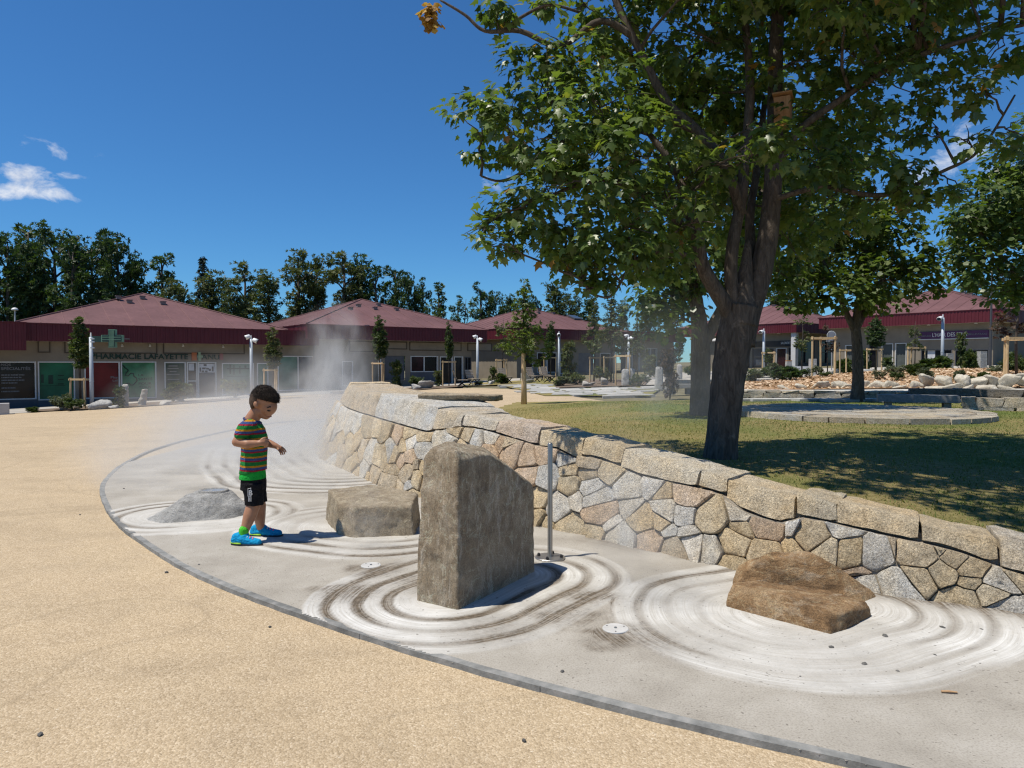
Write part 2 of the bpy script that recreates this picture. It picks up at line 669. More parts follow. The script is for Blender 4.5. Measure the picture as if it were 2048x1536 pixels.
xs = np.r_[np.arange(-60, -30, 3), np.arange(-30, 9.1, 0.5)]
V, rows = [], 46
for x in xs:
    yf = plaza_far(x)
    for k in range(rows):
        y = -14 + (yf + 14) * (k / (rows - 1))
        V.append((x, y, terrain(x, y)))
idx = np.arange(len(xs) * rows).reshape(len(xs), rows)
quads = np.stack([idx[:-1, :-1], idx[1:, :-1], idx[1:, 1:], idx[:-1, 1:]], -1).reshape(-1, 4)
pz = link_mesh('plaza', np_mesh('plaza', V, quads, smooth=True), MAT['gravel'])
tag(pz, 'sand coloured bonded gravel square sweeping round the stone garden', None, kind='structure')

# ------------------------------------------------------------------ raked concrete pad
ysl = [1.15]
while ysl[-1] < 18.2:
    ysl.append(ysl[-1] + max(.0125, .0048 * ysl[-1]))
ysl = np.array(ysl)
xsl = np.arange(-5.0, 4.2, 0.0175)
GX, GY = np.meshgrid(xsl, ysl)
dpad = poly_dist(GX, GY, PAD_POLY)
wx_ = WALL[WS > 1.0][::12, :2]
dw = line_dist(GX, GY, wx_)
seg_d = lambda a, b: line_dist(GX, GY, np.array([a, b], dtype=float))
dsrc = [(seg_d((-.36, 3.83), (-.04, 4.27)) - .16, .60, .160), (seg_d((-1.28, 5.58), (-.98, 5.46)) - .28, .60, .165), (seg_d((1.36, 3.56), (1.72, 3.74)) - .25, .62, .155),
        (seg_d((-2.82, 5.95), (-2.48, 6.0)) - .30, .42, .14)]
wend = WALL[(WS > 2.6) & (WALL[:, 1] > 8.3)][::10, :2]
dsrc.append((line_dist(GX, GY, wend) - .05, 1.5, .20))
best = np.full(GX.shape, 1e9)
ph = np.zeros(GX.shape)
dd = np.zeros(GX.shape)
wob = (fnoise(GX * 1.1, GY * 1.1, 3, 5) - .5) * .11
for k, (d, rad, per) in enumerate(dsrc):
    u = d / rad
    sel = u < best
    best = np.where(sel, u, best)
    ph = np.where(sel, (d + wob - .075) / per, ph)
    dd = np.where(sel, d, dd)
region = 1 - npstep(.96, 1.0, best)
fr = ph - np.floor(ph)
pres = .25 + .75 * npstep(.34, .60, fnoise(GX * .9 + 3, GY * .9, 3, 61))
gw = .13 + .13 * fnoise(GX * .8, GY * .8, 2, 63)
groove = np.exp(-(np.abs(fr - .5) / gw) ** 3.0) * (ph > 0) * region * pres
patch = npstep(.42, .62, fnoise(GX * 1.7 + 9, GY * 1.7, 4, 21))
dirtb = np.zeros(GX.shape)
for (px, py, r_, a_) in ((742, 1148, .30, .9), (1236, 1288, .32, 1.0), (1130, 1240, .34, .9), (690, 1190, .30, .9), (1010, 1262, .3, .8), (850, 1175, .35, .8), (1330, 1200, .4, .5), (700, 1105, .35, .5), (1350, 1290, .45, .4), (1180, 1205, .30, .9), (1290, 1170, .35, .6), (1225, 1300, .25, 1.0)):
    c_ = gp(px, py)
    dirtb = np.maximum(dirtb, a_ * np.exp(-((GX - c_.x) ** 2 + (GY - c_.y) ** 2) / r_ ** 2))
fine = np.full(GX.shape, .62)
dirt = np.clip(np.maximum(groove, .45 * dirtb * region) * (.16 + .85 * patch + 1.7 * dirtb) * (.35 + .95 * fine), 0, 1)
spill = npstep(.46, .66, fnoise(GX * 7, GY * 7, 4, 33) * .5 + dirtb * .42)
dirt = np.maximum(dirt, spill * 1.0 * dirtb)
smear = npstep(.55, .75, fnoise(GX * .7 + 5, GY * .7, 4, 35)) * (1 - npstep(.9, 1.3, best))
dirt = np.maximum(dirt, .30 * smear * (.4 + .6 * fine))
wallrim = np.exp(-np.clip(dw - .02, 0, 9) / (.05 + .10 * fnoise(GX * 5, GY * 5, 3, 44))) * npstep(.35, .6, fnoise(GX * 3, GY * 3, 3, 46) + .25 * npstep(1.0, 2.0, GX))
dirt = np.maximum(dirt, wallrim * .95 * (GX > .2))
white = region * (.35 + .65 * npstep(.34, .52, fnoise(GX * .6 + 2, GY * .6 + 7, 3, 93))) * (.7 + .3 * npstep(.35, .6, fnoise(GX * 1.3, GY * 1.3, 3, 91))) * (1 - .85 * groove) * npstep(.0, .10, 1.05 - best) * np.where(best == dsrc[4][0] / dsrc[4][1], .55, 1.0) * np.where(best == dsrc[3][0] / dsrc[3][1], .7, 1.0)
GZ = .024 - .0045 * groove + .004 * region + (fnoise(GX * 9, GY * 9, 2, 8) - .5) * .0025 - .003 * (fine - .5) * groove
GZ = GZ + np.vectorize(terrain)(GX, GY)
keep = dpad < .025
kc = keep[:-1, :-1] & keep[:-1, 1:] & keep[1:, 1:] & keep[1:, :-1]
idx = np.arange(GX.size).reshape(GX.shape)
quads = np.stack([idx[:-1, :-1], idx[:-1, 1:], idx[1:, 1:], idx[1:, :-1]], -1)[kc]
used, inv = np.unique(quads, return_inverse=True)
Vp = np.stack([GX, GY, GZ], -1).reshape(-1, 3)[used]
me = np_mesh('raked_concrete_pad', Vp, inv.reshape(-1, 4), {'dirt': dirt.ravel()[used], 'white': white.ravel()[used], 'phase': ph.ravel()[used]}, smooth=True)
m, nt, b, out = new_mat('raked_concrete')
v = coord(nt, 'World')


def attr(nt, name):
    a = nt.nodes.new('ShaderNodeAttribute')
    a.attribute_name = name
    return a.outputs['Fac']


cmb = nt.nodes.new('ShaderNodeCombineXYZ')
sxy = nt.nodes.new('ShaderNodeSeparateXYZ')
nt.links.new(v, sxy.inputs[0])
nt.links.new(mth(nt, 'MULTIPLY', attr(nt, 'phase'), 14.0), cmb.inputs[0])
nt.links.new(mth(nt, 'MULTIPLY', sxy.outputs[0], 2.2), cmb.inputs[1])
nt.links.new(mth(nt, 'MULTIPLY', sxy.outputs[1], 2.2), cmb.inputs[2])
streak = mth(nt, 'MULTIPLY', mth(nt, 'SUBTRACT', noise_t(nt, cmb.outputs[0], 1.0, 4, .65), .5), 4.0)
base = ramp(nt, noise_t(nt, v, 2.4, 7, 0.65), [(0.25, (.27, .245, .208)), (0.5, (.35, .322, .278)), (0.75, (.42, .392, .348))])
spk = ramp(nt, noise_t(nt, v, 130, 2, 0.5), [(0.30, (.80, .79, .78)), (0.5, (1, 1, 1)), (0.72, (1.07, 1.07, 1.06))])
base = mixc(nt, 1.0, base, spk, 'MULTIPLY')
wh = ramp(nt, noise_t(nt, v, 5.5, 6, 0.65), [(0.25, (.50, .49, .46)), (0.6, (.66, .65, .62))])
wf = mth(nt, 'MULTIPLY', attr(nt, 'white'), mth(nt, 'ADD', 0.55, mth(nt, 'MULTIPLY', noise_t(nt, v, 3.5, 5), 0.75)), clamp=True)
wf = mth(nt, 'MULTIPLY', wf, mth(nt, 'ADD', .80, mth(nt, 'MULTIPLY', streak, .65)), clamp=True)
c = mixc(nt, wf, base, wh)
df = mth(nt, 'MULTIPLY', attr(nt, 'dirt'), mth(nt, 'ADD', mth(nt, 'MULTIPLY', streak, 0.75), mth(nt, 'ADD', .30, mth(nt, 'MULTIPLY', noise_t(nt, v, 45, 4, 0.7), 1.1))), clamp=True)
dc = ramp(nt, noise_t(nt, v, 30, 4), [(0.3, (.070, .054, .037)), (0.7, (.17, .135, .098))])
c = mixc(nt, df, c, dc)
pit = ramp(nt, noise_t(nt, v, 55, 2, 0.4), [(0.705, 0.0), (0.73, 1.0)])
c = mixc(nt, mth(nt, 'MULTIPLY', pit, 0.6), c, (.10, .085, .07, 1))
set_in(nt, b, 'Base Color', c)
b.inputs['Roughness'].default_value = 0.9
b.inputs['Specular IOR Level'].default_value = 0.2
n1 = bump(nt, b, noise_t(nt, v, 90, 5, 0.7), 0.35, 0.005)
bump(nt, b, mth(nt, 'MULTIPLY', streak, attr(nt, 'dirt')), 0.3, 0.004, n1)
MAT['pad'] = m
pad = link_mesh('pavement_pad', me, m)
pad.name = 'pavement'
tag(pad, 'pale concrete pad raked in rings around the rocks', None, kind='structure')

# kerb ring of short stones between gravel and pad
kerb = thing('kerb', 'thin grey stone edging curving between gravel and concrete pad', None, (float(EDGE[200, 0]), float(EDGE[200, 1]), 0))
kerb['kind'] = 'structure'
i = 4
step = 33
while i + step < len(EDGE):
    L = int(step * random.uniform(.8, 1.25))
    seg = EDGE[i:min(i + L + 1, len(EDGE) - 1)]
    if seg[:, 1].min() > 1.0:
        mb = MB()
        pts = np.vstack([seg[:-2:4], seg[-1:]]) if len(seg) > 8 else seg
        tt = np.gradient(pts, axis=0)
        tt /= np.linalg.norm(tt, axis=1)[:, None]
        nn = np.stack([-tt[:, 1], tt[:, 0]], 1)
        z0 = [terrain(*p) for p in pts]
        o = len(mb.v)
        for p, n_, z_ in zip(pts, nn, z0):
            hz = z_ + .026 + random.uniform(-.001, .001)
            a1, a2 = .022 + random.uniform(-.003, .003), -.022 + random.uniform(-.003, .003)
            mb.v += [(p[0] + n_[0] * a1, p[1] + n_[1] * a1, -.05 + z_), (p[0] + n_[0] * a1, p[1] + n_[1] * a1, hz), (p[0] + n_[0] * a2, p[1] + n_[1] * a2, hz), (p[0] + n_[0] * a2, p[1] + n_[1] * a2, -.05 + z_)]
        for q in range(len(pts) - 1):
            for k in range(4):
                a_, b2 = o + q * 4 + k, o + q * 4 + (k + 1) % 4
                mb.f.append((a_, b2, b2 + 4, a_ + 4))
        e_ = o + (len(pts) - 1) * 4
        mb.f += [(o + 3, o + 2, o + 1, o), (e_, e_ + 1, e_ + 2, e_ + 3)]
        mb.build('kerb_stone', MAT['kerb'], kerb)
    i += L
# ------------------------------------------------------------------ wall stone materials
def stone_mat(name, bump_d=0.016):
    m, nt, b, out = new_mat(name)
    v = coord(nt, 'World')
    oi = nt.nodes.new('ShaderNodeObjectInfo')
    n1 = noise_t(nt, v, 14, 7, 0.68, 0.3)
    lum = ramp(nt, n1, [(0.25, (.55, .52, .48)), (0.45, (.93, .92, .90)), (0.60, (1.10, 1.09, 1.07)), (0.8, (1.36, 1.36, 1.36))])
    c = mixc(nt, 1.0, lum, oi.outputs['Color'], 'MULTIPLY')
    warm = ramp(nt, noise_t(nt, v, 4.0, 5, 0.6), [(0.35, (1.0, 1.0, 1.0)), (0.7, (1.10, .98, .80))])
    c = mixc(nt, 1.0, c, warm, 'MULTIPLY')
    grain = ramp(nt, noise_t(nt, v, 120, 3, 0.6), [(0.36, (.62, .60, .58)), (0.5, (1, 1, 1)), (0.64, (1.26, 1.26, 1.25))])
    c = mixc(nt, 1.0, c, grain, 'MULTIPLY')
    set_in(nt, b, 'Base Color', c)
    b.inputs['Roughness'].default_value = 0.88
    b.inputs['Specular IOR Level'].default_value = 0.25
    n = bump(nt, b, noise_t(nt, v, 38, 8, 0.8, 0.8), 1.0, bump_d * 2.6)
    bump(nt, b, noise_t(nt, v, 8, 3, 0.5), 0.35, 0.03, n)
    return m


MAT['stone'] = stone_mat('split_granite')
MAT['joint'] = pmat('wall_core_earth', [(0.3, (.22, .19, .145)), (0.7, (.36, .31, .245))], 12, 5, 0.95, 30, 0.6, 0.02, 'World')
TAN = [(.57, .475, .335), (.54, .455, .33), (.50, .415, .285), (.58, .51, .39), (.53, .46, .36), (.56, .48, .35)]
GREY = [(.58, .575, .55), (.55, .55, .54), (.64, .635, .62), (.56, .54, .50)]
PINK = [(.55, .46, .38), (.52, .44, .37), (.50, .40, .31)]


def stone_col():
    r = random.random()
    c = random.choice(TAN if r < .62 else (GREY if r < .88 else PINK))
    k = random.uniform(.85, 1.1)
    k *= 1.2
    return (c[0] * k, c[1] * k, c[2] * k, 1)


# ------------------------------------------------------------------ coping joints and lower edge
JOINTS = [wall_st(px, py)[0] for px, py in ((690, 768), (729, 780), (758, 791), (788, 799), (875, 814), (929, 829), (996, 840), (1080, 859), (1168, 876), (1245, 896), (1403, 941), (1455, 960), (1586, 990), (1675, 1013), (1843, 1043), (2003, 1082))]
LOWPX = [(700, 812), (729, 818), (760, 828), (800, 836), (850, 862), (875, 857), (900, 851), (925, 850), (960, 857), (1000, 869), (1040, 882), (1080, 888), (1110, 896), (1150, 914), (1180, 908), (1220, 926), (1280, 951),
         (1390, 978), (1410, 972), (1450, 979), (1470, 1012), (1558, 1046), (1590, 1026), (1650, 1036), (1670, 1036), (1800, 1070), (1840, 1078), (1900, 1090), (1995, 1126), (2040, 1143)]
_low = sorted([wall_st(*p) for p in LOWPX])
_ls = np.array([p[0] for p in _low])
_lh = np.array([np.interp(p[0], WS, WALL[:, 2]) - p[1] for p in _low])
_lh = np.clip(_lh, .10, .27)


def cop_h(s):
    return float(np.interp(s, _ls, _lh))


def cop_bottom(s):
    return max(.0, float(np.interp(s, WS, WALL[:, 2])) - cop_h(s))


js = sorted(JOINTS)
s = js[0]
while s > .5:
    s -= random.uniform(.45, .75)
    js.insert(0, s)
s = js[-1]
while s < WS[-1] - .6:
    s += random.uniform(.45, .7)
    js.append(s)
js = [q for q in js if .1 < q < WS[-1] - .05]

wall = thing('dry_stone_wall', 'battered dry stone wall with long coping blocks, sloping down beside the lawn', 'wall', (0.6, 5.4, 0))


def nz(p, f, seed=0.0):
    return noise.noise(Vector((p[0] * f + seed, p[1] * f, p[2] * f)))


# ------------------------------------------------------------------ coping blocks
for a, b_ in zip(js[:-1], js[1:]):
    L = b_ - a
    if L < .06:
        continue
    seed = random.uniform(0, 50)
    lift, outj = random.uniform(-.014, .014), random.uniform(-.014, .004)
    widen = random.uniform(-.03, .05)
    n_s = max(5, int(L / .035))
    secs = []
    slant = random.uniform(-.025, .025)
    for i in range(n_s + 1):
        u = i / n_s
        s_ = a + .006 + (L - .012) * u
        p0, n, h, w = wall_at(s_)
        BATTER = bat(s_)
        w = w + widen
        tb = cop_bottom(min(max(s_, a + .05), b_ - .05)) + .006
        h2 = h + lift
        end = .005 if i in (0, n_s) else 0.0
        prof = [(tb + end, outj - end), (tb + (h2 - tb) * .35, outj + .003 - end), (tb + (h2 - tb) * .72, outj + .002 - end), (h2 - .010 - end, outj - end), (h2 - end, outj - .012 - end)]
        row = []
        for t_, o_ in prof:
            P = p0 + n * (BATTER * t_ - o_) + Vector((0, 0, t_))
            row.append(P)
        for q in (.22, .5, .8, 1.0):
            row.append(p0 + n * (BATTER * h2 + .018 + (w - .018) * q) + Vector((0, 0, h2 - end - (.012 if q == 1.0 else 0))))
        row.append(p0 + n * (BATTER * h2 + w) + Vector((0, 0, max(.0, tb - .02))))
        row.append(p0 + n * (BATTER * tb + .10) + Vector((0, 0, max(.0, tb - .02))))
        tang = Vector((-n.y, n.x, 0)) * -1
        out2 = []
        for j, P in enumerate(row):
            k = nz(P, 7, seed) * .014 + nz(P, 19, seed) * .010 + nz(P, 41, seed) * .005
            P = P + (-n * .8 + Vector((0, 0, .6))) * k
            if j >= 4:
                P = P + Vector((0, 0, 1)) * nz(P, 3.1, seed) * .018
            if j >= 8:
                P = P + n * nz(P, 5, seed + 3) * .05
            P = P + tang * (slant * (j / 8.0 - .5) if j < 9 else 0)
            out2.append(P)
        secs.append(out2)
    mb = MB()
    K = len(secs[0])
    mb.v = [tuple(p) for r_ in secs for p in r_]
    for i in range(n_s):
        for j in range(K):
            j2 = (j + 1) % K
            mb.f.append((i * K + j, (i + 1) * K + j, (i + 1) * K + j2, i * K + j2))
    mb.f.append(tuple(range(K)))
    mb.f.append(tuple(n_s * K + k for k in reversed(range(K))))
    o = mb.build('coping_stone', MAT['stone'], wall)
    smooth_angle(o, 38)
    kk = random.uniform(1.10, 1.26)
    o.color = stone_col() if random.random() < .35 else (*[q * kk for q in random.choice([(.56, .485, .365), (.57, .525, .44), (.55, .51, .445)])], 1)

# ------------------------------------------------------------------ face stones: one seed for each stone seen
S6 = [(715, 395), (790, 380), (765, 340), (840, 435), (760, 445), (905, 455), (700, 490), (895, 510), (960, 480), (640, 410), (600, 480), (545, 455), (480, 450), (790, 535), (900, 580), (1000, 530), (735, 635), (840, 620), (990, 650),
      (1135, 555), (1190, 470), (1270, 500), (1335, 465), (1385, 465), (1460, 485), (1340, 545), (1430, 575), (1545, 535), (1240, 590), (1310, 610), (1610, 575), (1710, 590), (1530, 640), (690, 690), (780, 690), (900, 700), (640, 720), (560, 700),
      (765, 820), (870, 830), (955, 780), (1010, 780), (1030, 730), (825, 720), (900, 910), (940, 890), (730, 930), (980, 900), (600, 850), (520, 800), (450, 740), (500, 660), (400, 620), (430, 530), (350, 700), (330, 560), (280, 640), (240, 560),
      (420, 400), (300, 500), (200, 640), (180, 570), (270, 700), (380, 800), (450, 860), (560, 900), (800, 960), (900, 990), (1730, 690), (1850, 610), (1850, 730)]
S7 = [(40, 210), (130, 160), (320, 240), (330, 292), (160, 360), (20, 330), (470, 300), (340, 400), (510, 420), (390, 520), (520, 510), (250, 560), (90, 515), (90, 620), (490, 258), (620, 300), (750, 420), (930, 410), (560, 590), (770, 575),
      (850, 650), (1010, 495), (1180, 490), (1290, 430), (1390, 480), (1045, 590), (1180, 610), (1350, 630), (985, 655), (1060, 720), (1210, 760), (1360, 860), (1238, 830), (900, 800), (700, 800), (625, 690), (540, 740), (330, 710), (150, 690),
      (1080, 890), (1560, 615), (1600, 740), (1780, 720), (1540, 980), (1560, 820)]
S8 = [(270, 370), (410, 310), (570, 390), (400, 420), (800, 415), (1020, 455), (1030, 425), (1160, 495), (90, 520), (290, 480), (495, 520), (640, 530), (790, 540), (965, 545), (1100, 540), (1205, 530), (1310, 560), (815, 635), (950, 635), (950, 730),
      (1100, 680), (1230, 640), (1370, 695), (1490, 615), (1380, 630), (1330, 810), (1590, 725), (1640, 890), (1700, 860), (1570, 815), (1690, 680), (700, 660), (760, 720)]
seeds = []
for L_, sc, ox, oy in ((S6, 4.042, 600, 740), (S7, 3.657, 1050, 860), (S8, 3.2, 1500, 940)):
    for x, y in L_:
        s_, t_ = wall_st(x / sc + ox, y / sc + oy)
        if t_ < cop_bottom(s_) - .02 and all((s_ - q[0]) ** 2 + (t_ - q[1]) ** 2 > .045 ** 2 for q in seeds):
            seeds.append((s_, t_))
AX = .78          # stones lie a little wider than tall
for _ in range(9000):
    s_ = random.uniform(.2, WS[-1] - .2)
    t_ = random.uniform(.03, 1)
    if t_ > cop_bottom(s_) - .03:
        continue
    md = .20 if (4.3 < s_ < WS[-1] - 2.6) else random.uniform(.11, .26)
    if all(((s_ - q[0]) * AX) ** 2 + (t_ - q[1]) ** 2 > md ** 2 for q in seeds):
        seeds.append((s_, t_))


def clip(poly, nx_, ny_, c_):
    out = []
    for i in range(len(poly)):
        p, q = poly[i], poly[(i + 1) % len(poly)]
        dp, dq = p[0] * nx_ + p[1] * ny_ - c_, q[0] * nx_ + q[1] * ny_ - c_
        if dp <= 0:
            out.append(p)
        if (dp < 0) != (dq < 0):
            u = dp / (dp - dq)
            out.append((p[0] + (q[0] - p[0]) * u, p[1] + (q[1] - p[1]) * u))
    return out


GREY_PX = [(839, 848), (957, 885), (972, 878), (883, 880), (1140, 925), (1095, 960), (1189, 975), (1120, 1012), (1340, 1057), (1381, 1070), (1422, 1095), (1747, 1109), (1640, 1040), (1745, 1060), (1985, 1170), (1797, 1138)]
GREY_ST = [wall_st(*p) for p in GREY_PX]
WGT = {q: random.uniform(-.0045, .0045) for q in seeds}
for si, sj in seeds:
    poly = [(si - .5, sj - .5), (si + .5, sj - .5), (si + .5, sj + .5), (si - .5, sj + .5)]
    for qi, qj in seeds:
        dx, dy = qi - si, qj - sj
        if (dx or dy) and dx * dx + dy * dy < .8:
            poly = clip(poly, dx * AX * AX, dy, (AX * AX * (qi * qi - si * si) + qj * qj - sj * sj + WGT[(si, sj)] - WGT[(qi, qj)]) / 2)
            if len(poly) < 3:
                break
    if len(poly) < 3:
        continue
    poly = clip(poly, 0, -1, .012)
    e = .08
    y0, y1 = cop_bottom(si - e), cop_bottom(si + e)
    sl = (y1 - y0) / (2 * e)
    ymid = min(cop_bottom(si), (y0 + y1) / 2)
    poly = clip(poly, -sl, 1, ymid - sl * si - .004)
    if len(poly) < 3:
        continue
    cx, cy_ = sum(p[0] for p in poly) / len(poly), sum(p[1] for p in poly) / len(poly)
    area = abs(sum(poly[i][0] * poly[(i + 1) % len(poly)][1] - poly[(i + 1) % len(poly)][0] * poly[i][1] for i in range(len(poly)))) / 2
    if area < .0012:
        continue
    # cut corners once, then shrink by the joint width
    pts = []
    for i in range(len(poly)):
        p, q = poly[i], poly[(i + 1) % len(poly)]
        if math.hypot(q[0] - p[0], q[1] - p[1]) < .012:
            pts.append(((p[0] + q[0]) / 2, (p[1] + q[1]) / 2))
        else:
            w1 = random.uniform(.05, .12)
            pts.append((p[0] + (q[0] - p[0]) * w1, p[1] + (q[1] - p[1]) * w1))
            pts.append((p[0] + (q[0] - p[0]) * .5 + random.uniform(-.006, .004), p[1] + (q[1] - p[1]) * .5 + random.uniform(-.006, .004)))
            pts.append((p[0] + (q[0] - p[0]) * (1 - w1), p[1] + (q[1] - p[1]) * (1 - w1)))
    rad = math.sqrt(area / math.pi)
    gap = random.uniform(.0015, .004)
    k0 = 1 - gap / rad * .9
    prot, tx, ty = random.uniform(-.004, .022), random.uniform(-.14, .14), random.uniform(-.14, .14)
    seed = random.uniform(0, 90)
    mb = MB()
    n_ = len(pts)
    rings = [(k0, -.06), (k0, -.010), (k0 * .985, -.002), (k0 * .93, .0045), (k0 * .66, .006), (k0 * .34, .007)]
    for k, dep in rings:
        for x, y in pts:
            X_, Y_ = cx + (x - cx) * k, cy_ + (y - cy_) * k
            o_ = dep + prot + (X_ - cx) * tx + (Y_ - cy_) * ty
            P = face(X_, Y_, o_)
            if dep > -.01:
                P2 = face(X_, Y_, o_ + nz(P, 11, seed) * .012 + nz(P, 27, seed) * .007)
                P = P2
            mb.v.append(tuple(P))
    P = face(cx, cy_, prot + .013)
    mb.v.append(tuple(P))
    for r_ in range(len(rings) - 1):
        for i in range(n_):
            i2 = (i + 1) % n_
            mb.f.append((r_ * n_ + i, r_ * n_ + i2, (r_ + 1) * n_ + i2, (r_ + 1) * n_ + i))
    l_ = (len(rings) - 1) * n_
    for i in range(n_):
        mb.f.append((l_ + i, l_ + (i + 1) % n_, len(mb.v) - 1))
    o = mb.build('stone', MAT['stone'], wall)
    smooth_angle(o, 42)
    o.color = stone_col()
    if any(abs(si - q[0]) < .07 and abs(sj - q[1]) < .06 for q in GREY_ST):
        c = random.choice(GREY)
        kk = random.uniform(1.15, 1.28)
        o.color = (*[q * kk for q in c], 1)

# core behind the stones, its top and its back face
mb = MB()
ss = np.arange(.05, WS[-1] - .05, .12)
for s_ in ss:
    p0, n, h, w = wall_at(s_)
    BATTER = bat(s_)
    zc = max(.01, cop_bottom(s_) - .012)
    for a_, z_ in ((.014, -.05), (.014 + BATTER * zc, zc), (.07 + BATTER * zc, zc), (.07 + BATTER * max(.02, h - .07), max(.02, h - .07)), (BATTER * h + w - .03, max(.02, h - .07)), (BATTER * h + w - .02, -.05)):
        mb.v.append(tuple(p0 + n * a_ + Vector((0, 0, z_))))
for i in range(len(ss) - 1):
    for j in range(5):
        mb.f.append((i * 6 + j, (i + 1) * 6 + j, (i + 1) * 6 + j + 1, i * 6 + j + 1))
mb.build('core', MAT['joint'], wall)


# ------------------------------------------------------------------ rocks
def hull_rock(name, pts, mat, voxel=.014, amp=.014, freq=6, seed=0.0, parent=None, origin=None, strat=None, smooth=2):
    bm = bmesh.new()
    for p in pts:
        bm.verts.new(p)
    r_ = bmesh.ops.convex_hull(bm, input=bm.verts)
    bmesh.ops.delete(bm, geom=[v for v in bm.verts if not v.link_faces], context='VERTS')
    me = bpy.data.meshes.new(name + '_hull')
    bm.to_mesh(me)
    bm.free()
    tmp = bpy.data.objects.new('tmp', me)
    COL.objects.link(tmp)
    md = tmp.modifiers.new('r', 'REMESH')
    md.mode = 'VOXEL'
    md.voxel_size = voxel
    if smooth:
        sm = tmp.modifiers.new('s', 'SMOOTH')
        sm.factor = .5
        sm.iterations = smooth
    dg = bpy.context.evaluated_depsgraph_get()
    me2 = bpy.data.meshes.new_from_object(tmp.evaluated_get(dg))
    bpy.data.objects.remove(tmp)
    bpy.data.meshes.remove(me)
    n = len(me2.vertices)
    co = np.empty(n * 3, dtype=np.float32)
    no = np.empty(n * 3, dtype=np.float32)
    me2.vertices.foreach_get('co', co)
    me2.vertex_normals.foreach_get('vector', no)
    co, no = co.reshape(-1, 3), no.reshape(-1, 3)
    disp = np.empty(n)
    for i in range(n):
        p = Vector(co[i]) * freq
        q = p + Vector((seed, seed * .7, 0))
        d = noise.noise(q) * 1.0 + noise.noise(q * 2.3) * .55 + noise.noise(q * 5.1) * .3 + noise.noise(q * 11.0) * .16
        rdg = 1 - abs(noise.noise(q * 1.6 + Vector((7, 3, 1)))) * 2
        disp[i] = d + .5 * rdg
        if strat is not None:
            disp[i] += strat[1] * noise.noise(Vector((co[i][0] * 2 + seed, co[i][1] * 2, co[i][2] * strat[0])))
    co = co + no * (disp * amp)[:, None]
    org = Vector(origin) if origin is not None else Vector((0, 0, 0))
    co = co - np.array(org)
    me2.vertices.foreach_set('co', co.astype(np.float32).ravel())
    me2.polygons.foreach_set('use_smooth', np.full(len(me2.polygons), True, dtype=bool))
    me2.update()
    me2.name = name
    me2.materials.clear()
    o = link_mesh(name, me2, mat, parent)
    if origin is not None:
        o.location = origin
    return o


def rock_mat(name, dark, mid, light, streak, vs, sc=7.0, quartz=0.5):
    m, nt, b, out = new_mat(name)
    v0 = coord(nt, 'World')
    v = vmth(nt, 'MULTIPLY', v0, vs)
    n1 = noise_t(nt, v0, sc, 8, 0.68, 0.5)
    c = ramp(nt, n1, [(0.28, dark), (0.5, mid), (0.72, light)])
    n2 = noise_t(nt, v, 9, 7, 0.7, 0.8)
    c = mixc(nt, mth(nt, 'MULTIPLY', ramp(nt, n2, [(0.52, 0.0), (0.68, 1.0)]), quartz), c, streak)
    lich = ramp(nt, noise_t(nt, v0, 2.6, 6, 0.7), [(0.52, 0.0), (0.66, 1.0)])
    c = mixc(nt, mth(nt, 'MULTIPLY', lich, 0.35), c, tuple(x * 1.25 for x in mid))
    vein = mth(nt, 'ABSOLUTE', mth(nt, 'SUBTRACT', noise_t(nt, v0, 5.5, 4, 0.6, 1.2), 0.5))
    c = mixc(nt, mth(nt, 'MULTIPLY', ramp(nt, vein, [(0.0, 1.0), (0.014, 0.0)]), quartz * .6), c, tuple(min(.75, x * 1.6) for x in light))
    gr = ramp(nt, noise_t(nt, v0, 150, 3, 0.6), [(0.35, (.72, .72, .72)), (0.5, (1, 1, 1)), (0.68, (1.2, 1.2, 1.2))])
    c = mixc(nt, 1.0, c, gr, 'MULTIPLY')
    set_in(nt, b, 'Base Color', c)
    b.inputs['Roughness'].default_value = 0.86
    b.inputs['Specular IOR Level'].default_value = 0.25
    n = bump(nt, b, noise_t(nt, v, 14, 9, 0.8, 0.8), 0.9, 0.04)
    bump(nt, b, noise_t(nt, v0, 60, 6, 0.75), 0.6, 0.008, n)
    return m


MAT['mono'] = rock_mat('upright_stone', (.20, .145, .092), (.38, .30, .205), (.56, .47, .35), (.70, .62, .50), (2.6, 2.6, .5), quartz=.8)
MAT['blockrock'] = rock_mat('low_stone', (.20, .15, .10), (.36, .29, .20), (.53, .45, .33), (.60, .53, .42), (1.5, 1.5, 1.0), quartz=.4)
MAT['brownrock'] = rock_mat('rusty_stone', (.12, .072, .038), (.33, .20, .098), (.54, .39, .235), (.64, .53, .39), (1, 1, 2.2), sc=6.5, quartz=.5)
MAT['greyrock'] = rock_mat('grey_stone', (.24, .23, .21), (.37, .36, .34), (.50, .49, .46), (.56, .55, .52), (1, 1, 1.5), quartz=.35)
MAT['palerock'] = rock_mat('pale_stone', (.28, .255, .22), (.42, .39, .34), (.56, .53, .47), (.62, .60, .56), (1, 1, 1.4), sc=3.0, quartz=.3)

mono = [(x, y, -.03) for x, y in MONO_POLY] + [(-.50, 3.80, .4), (-.475, 3.82, .80), (-.44, 3.80, .845), (-.30, 3.675, .85), (-.278, 3.648, .80), (-.36, 3.98, .865), (-.121, 3.90, .80), (-.042, 4.03, .73), (.041, 4.168, .65), (.126, 4.306, .565), (.134, 4.33, .53), (-.10, 4.42, .64), (-.18, 4.3, .80), (.03, 4.44, .55), (.134, 4.33, .2)]
o = hull_rock('upright_rock', mono, MAT['mono'], .0095, .0060, 8, 3.0, origin=(-.2, 4.05, 0), strat=(1.0, .9), smooth=0)
tag(o, 'tall upright brown rock slab with a sloping top, standing in raked rings', 'rock')

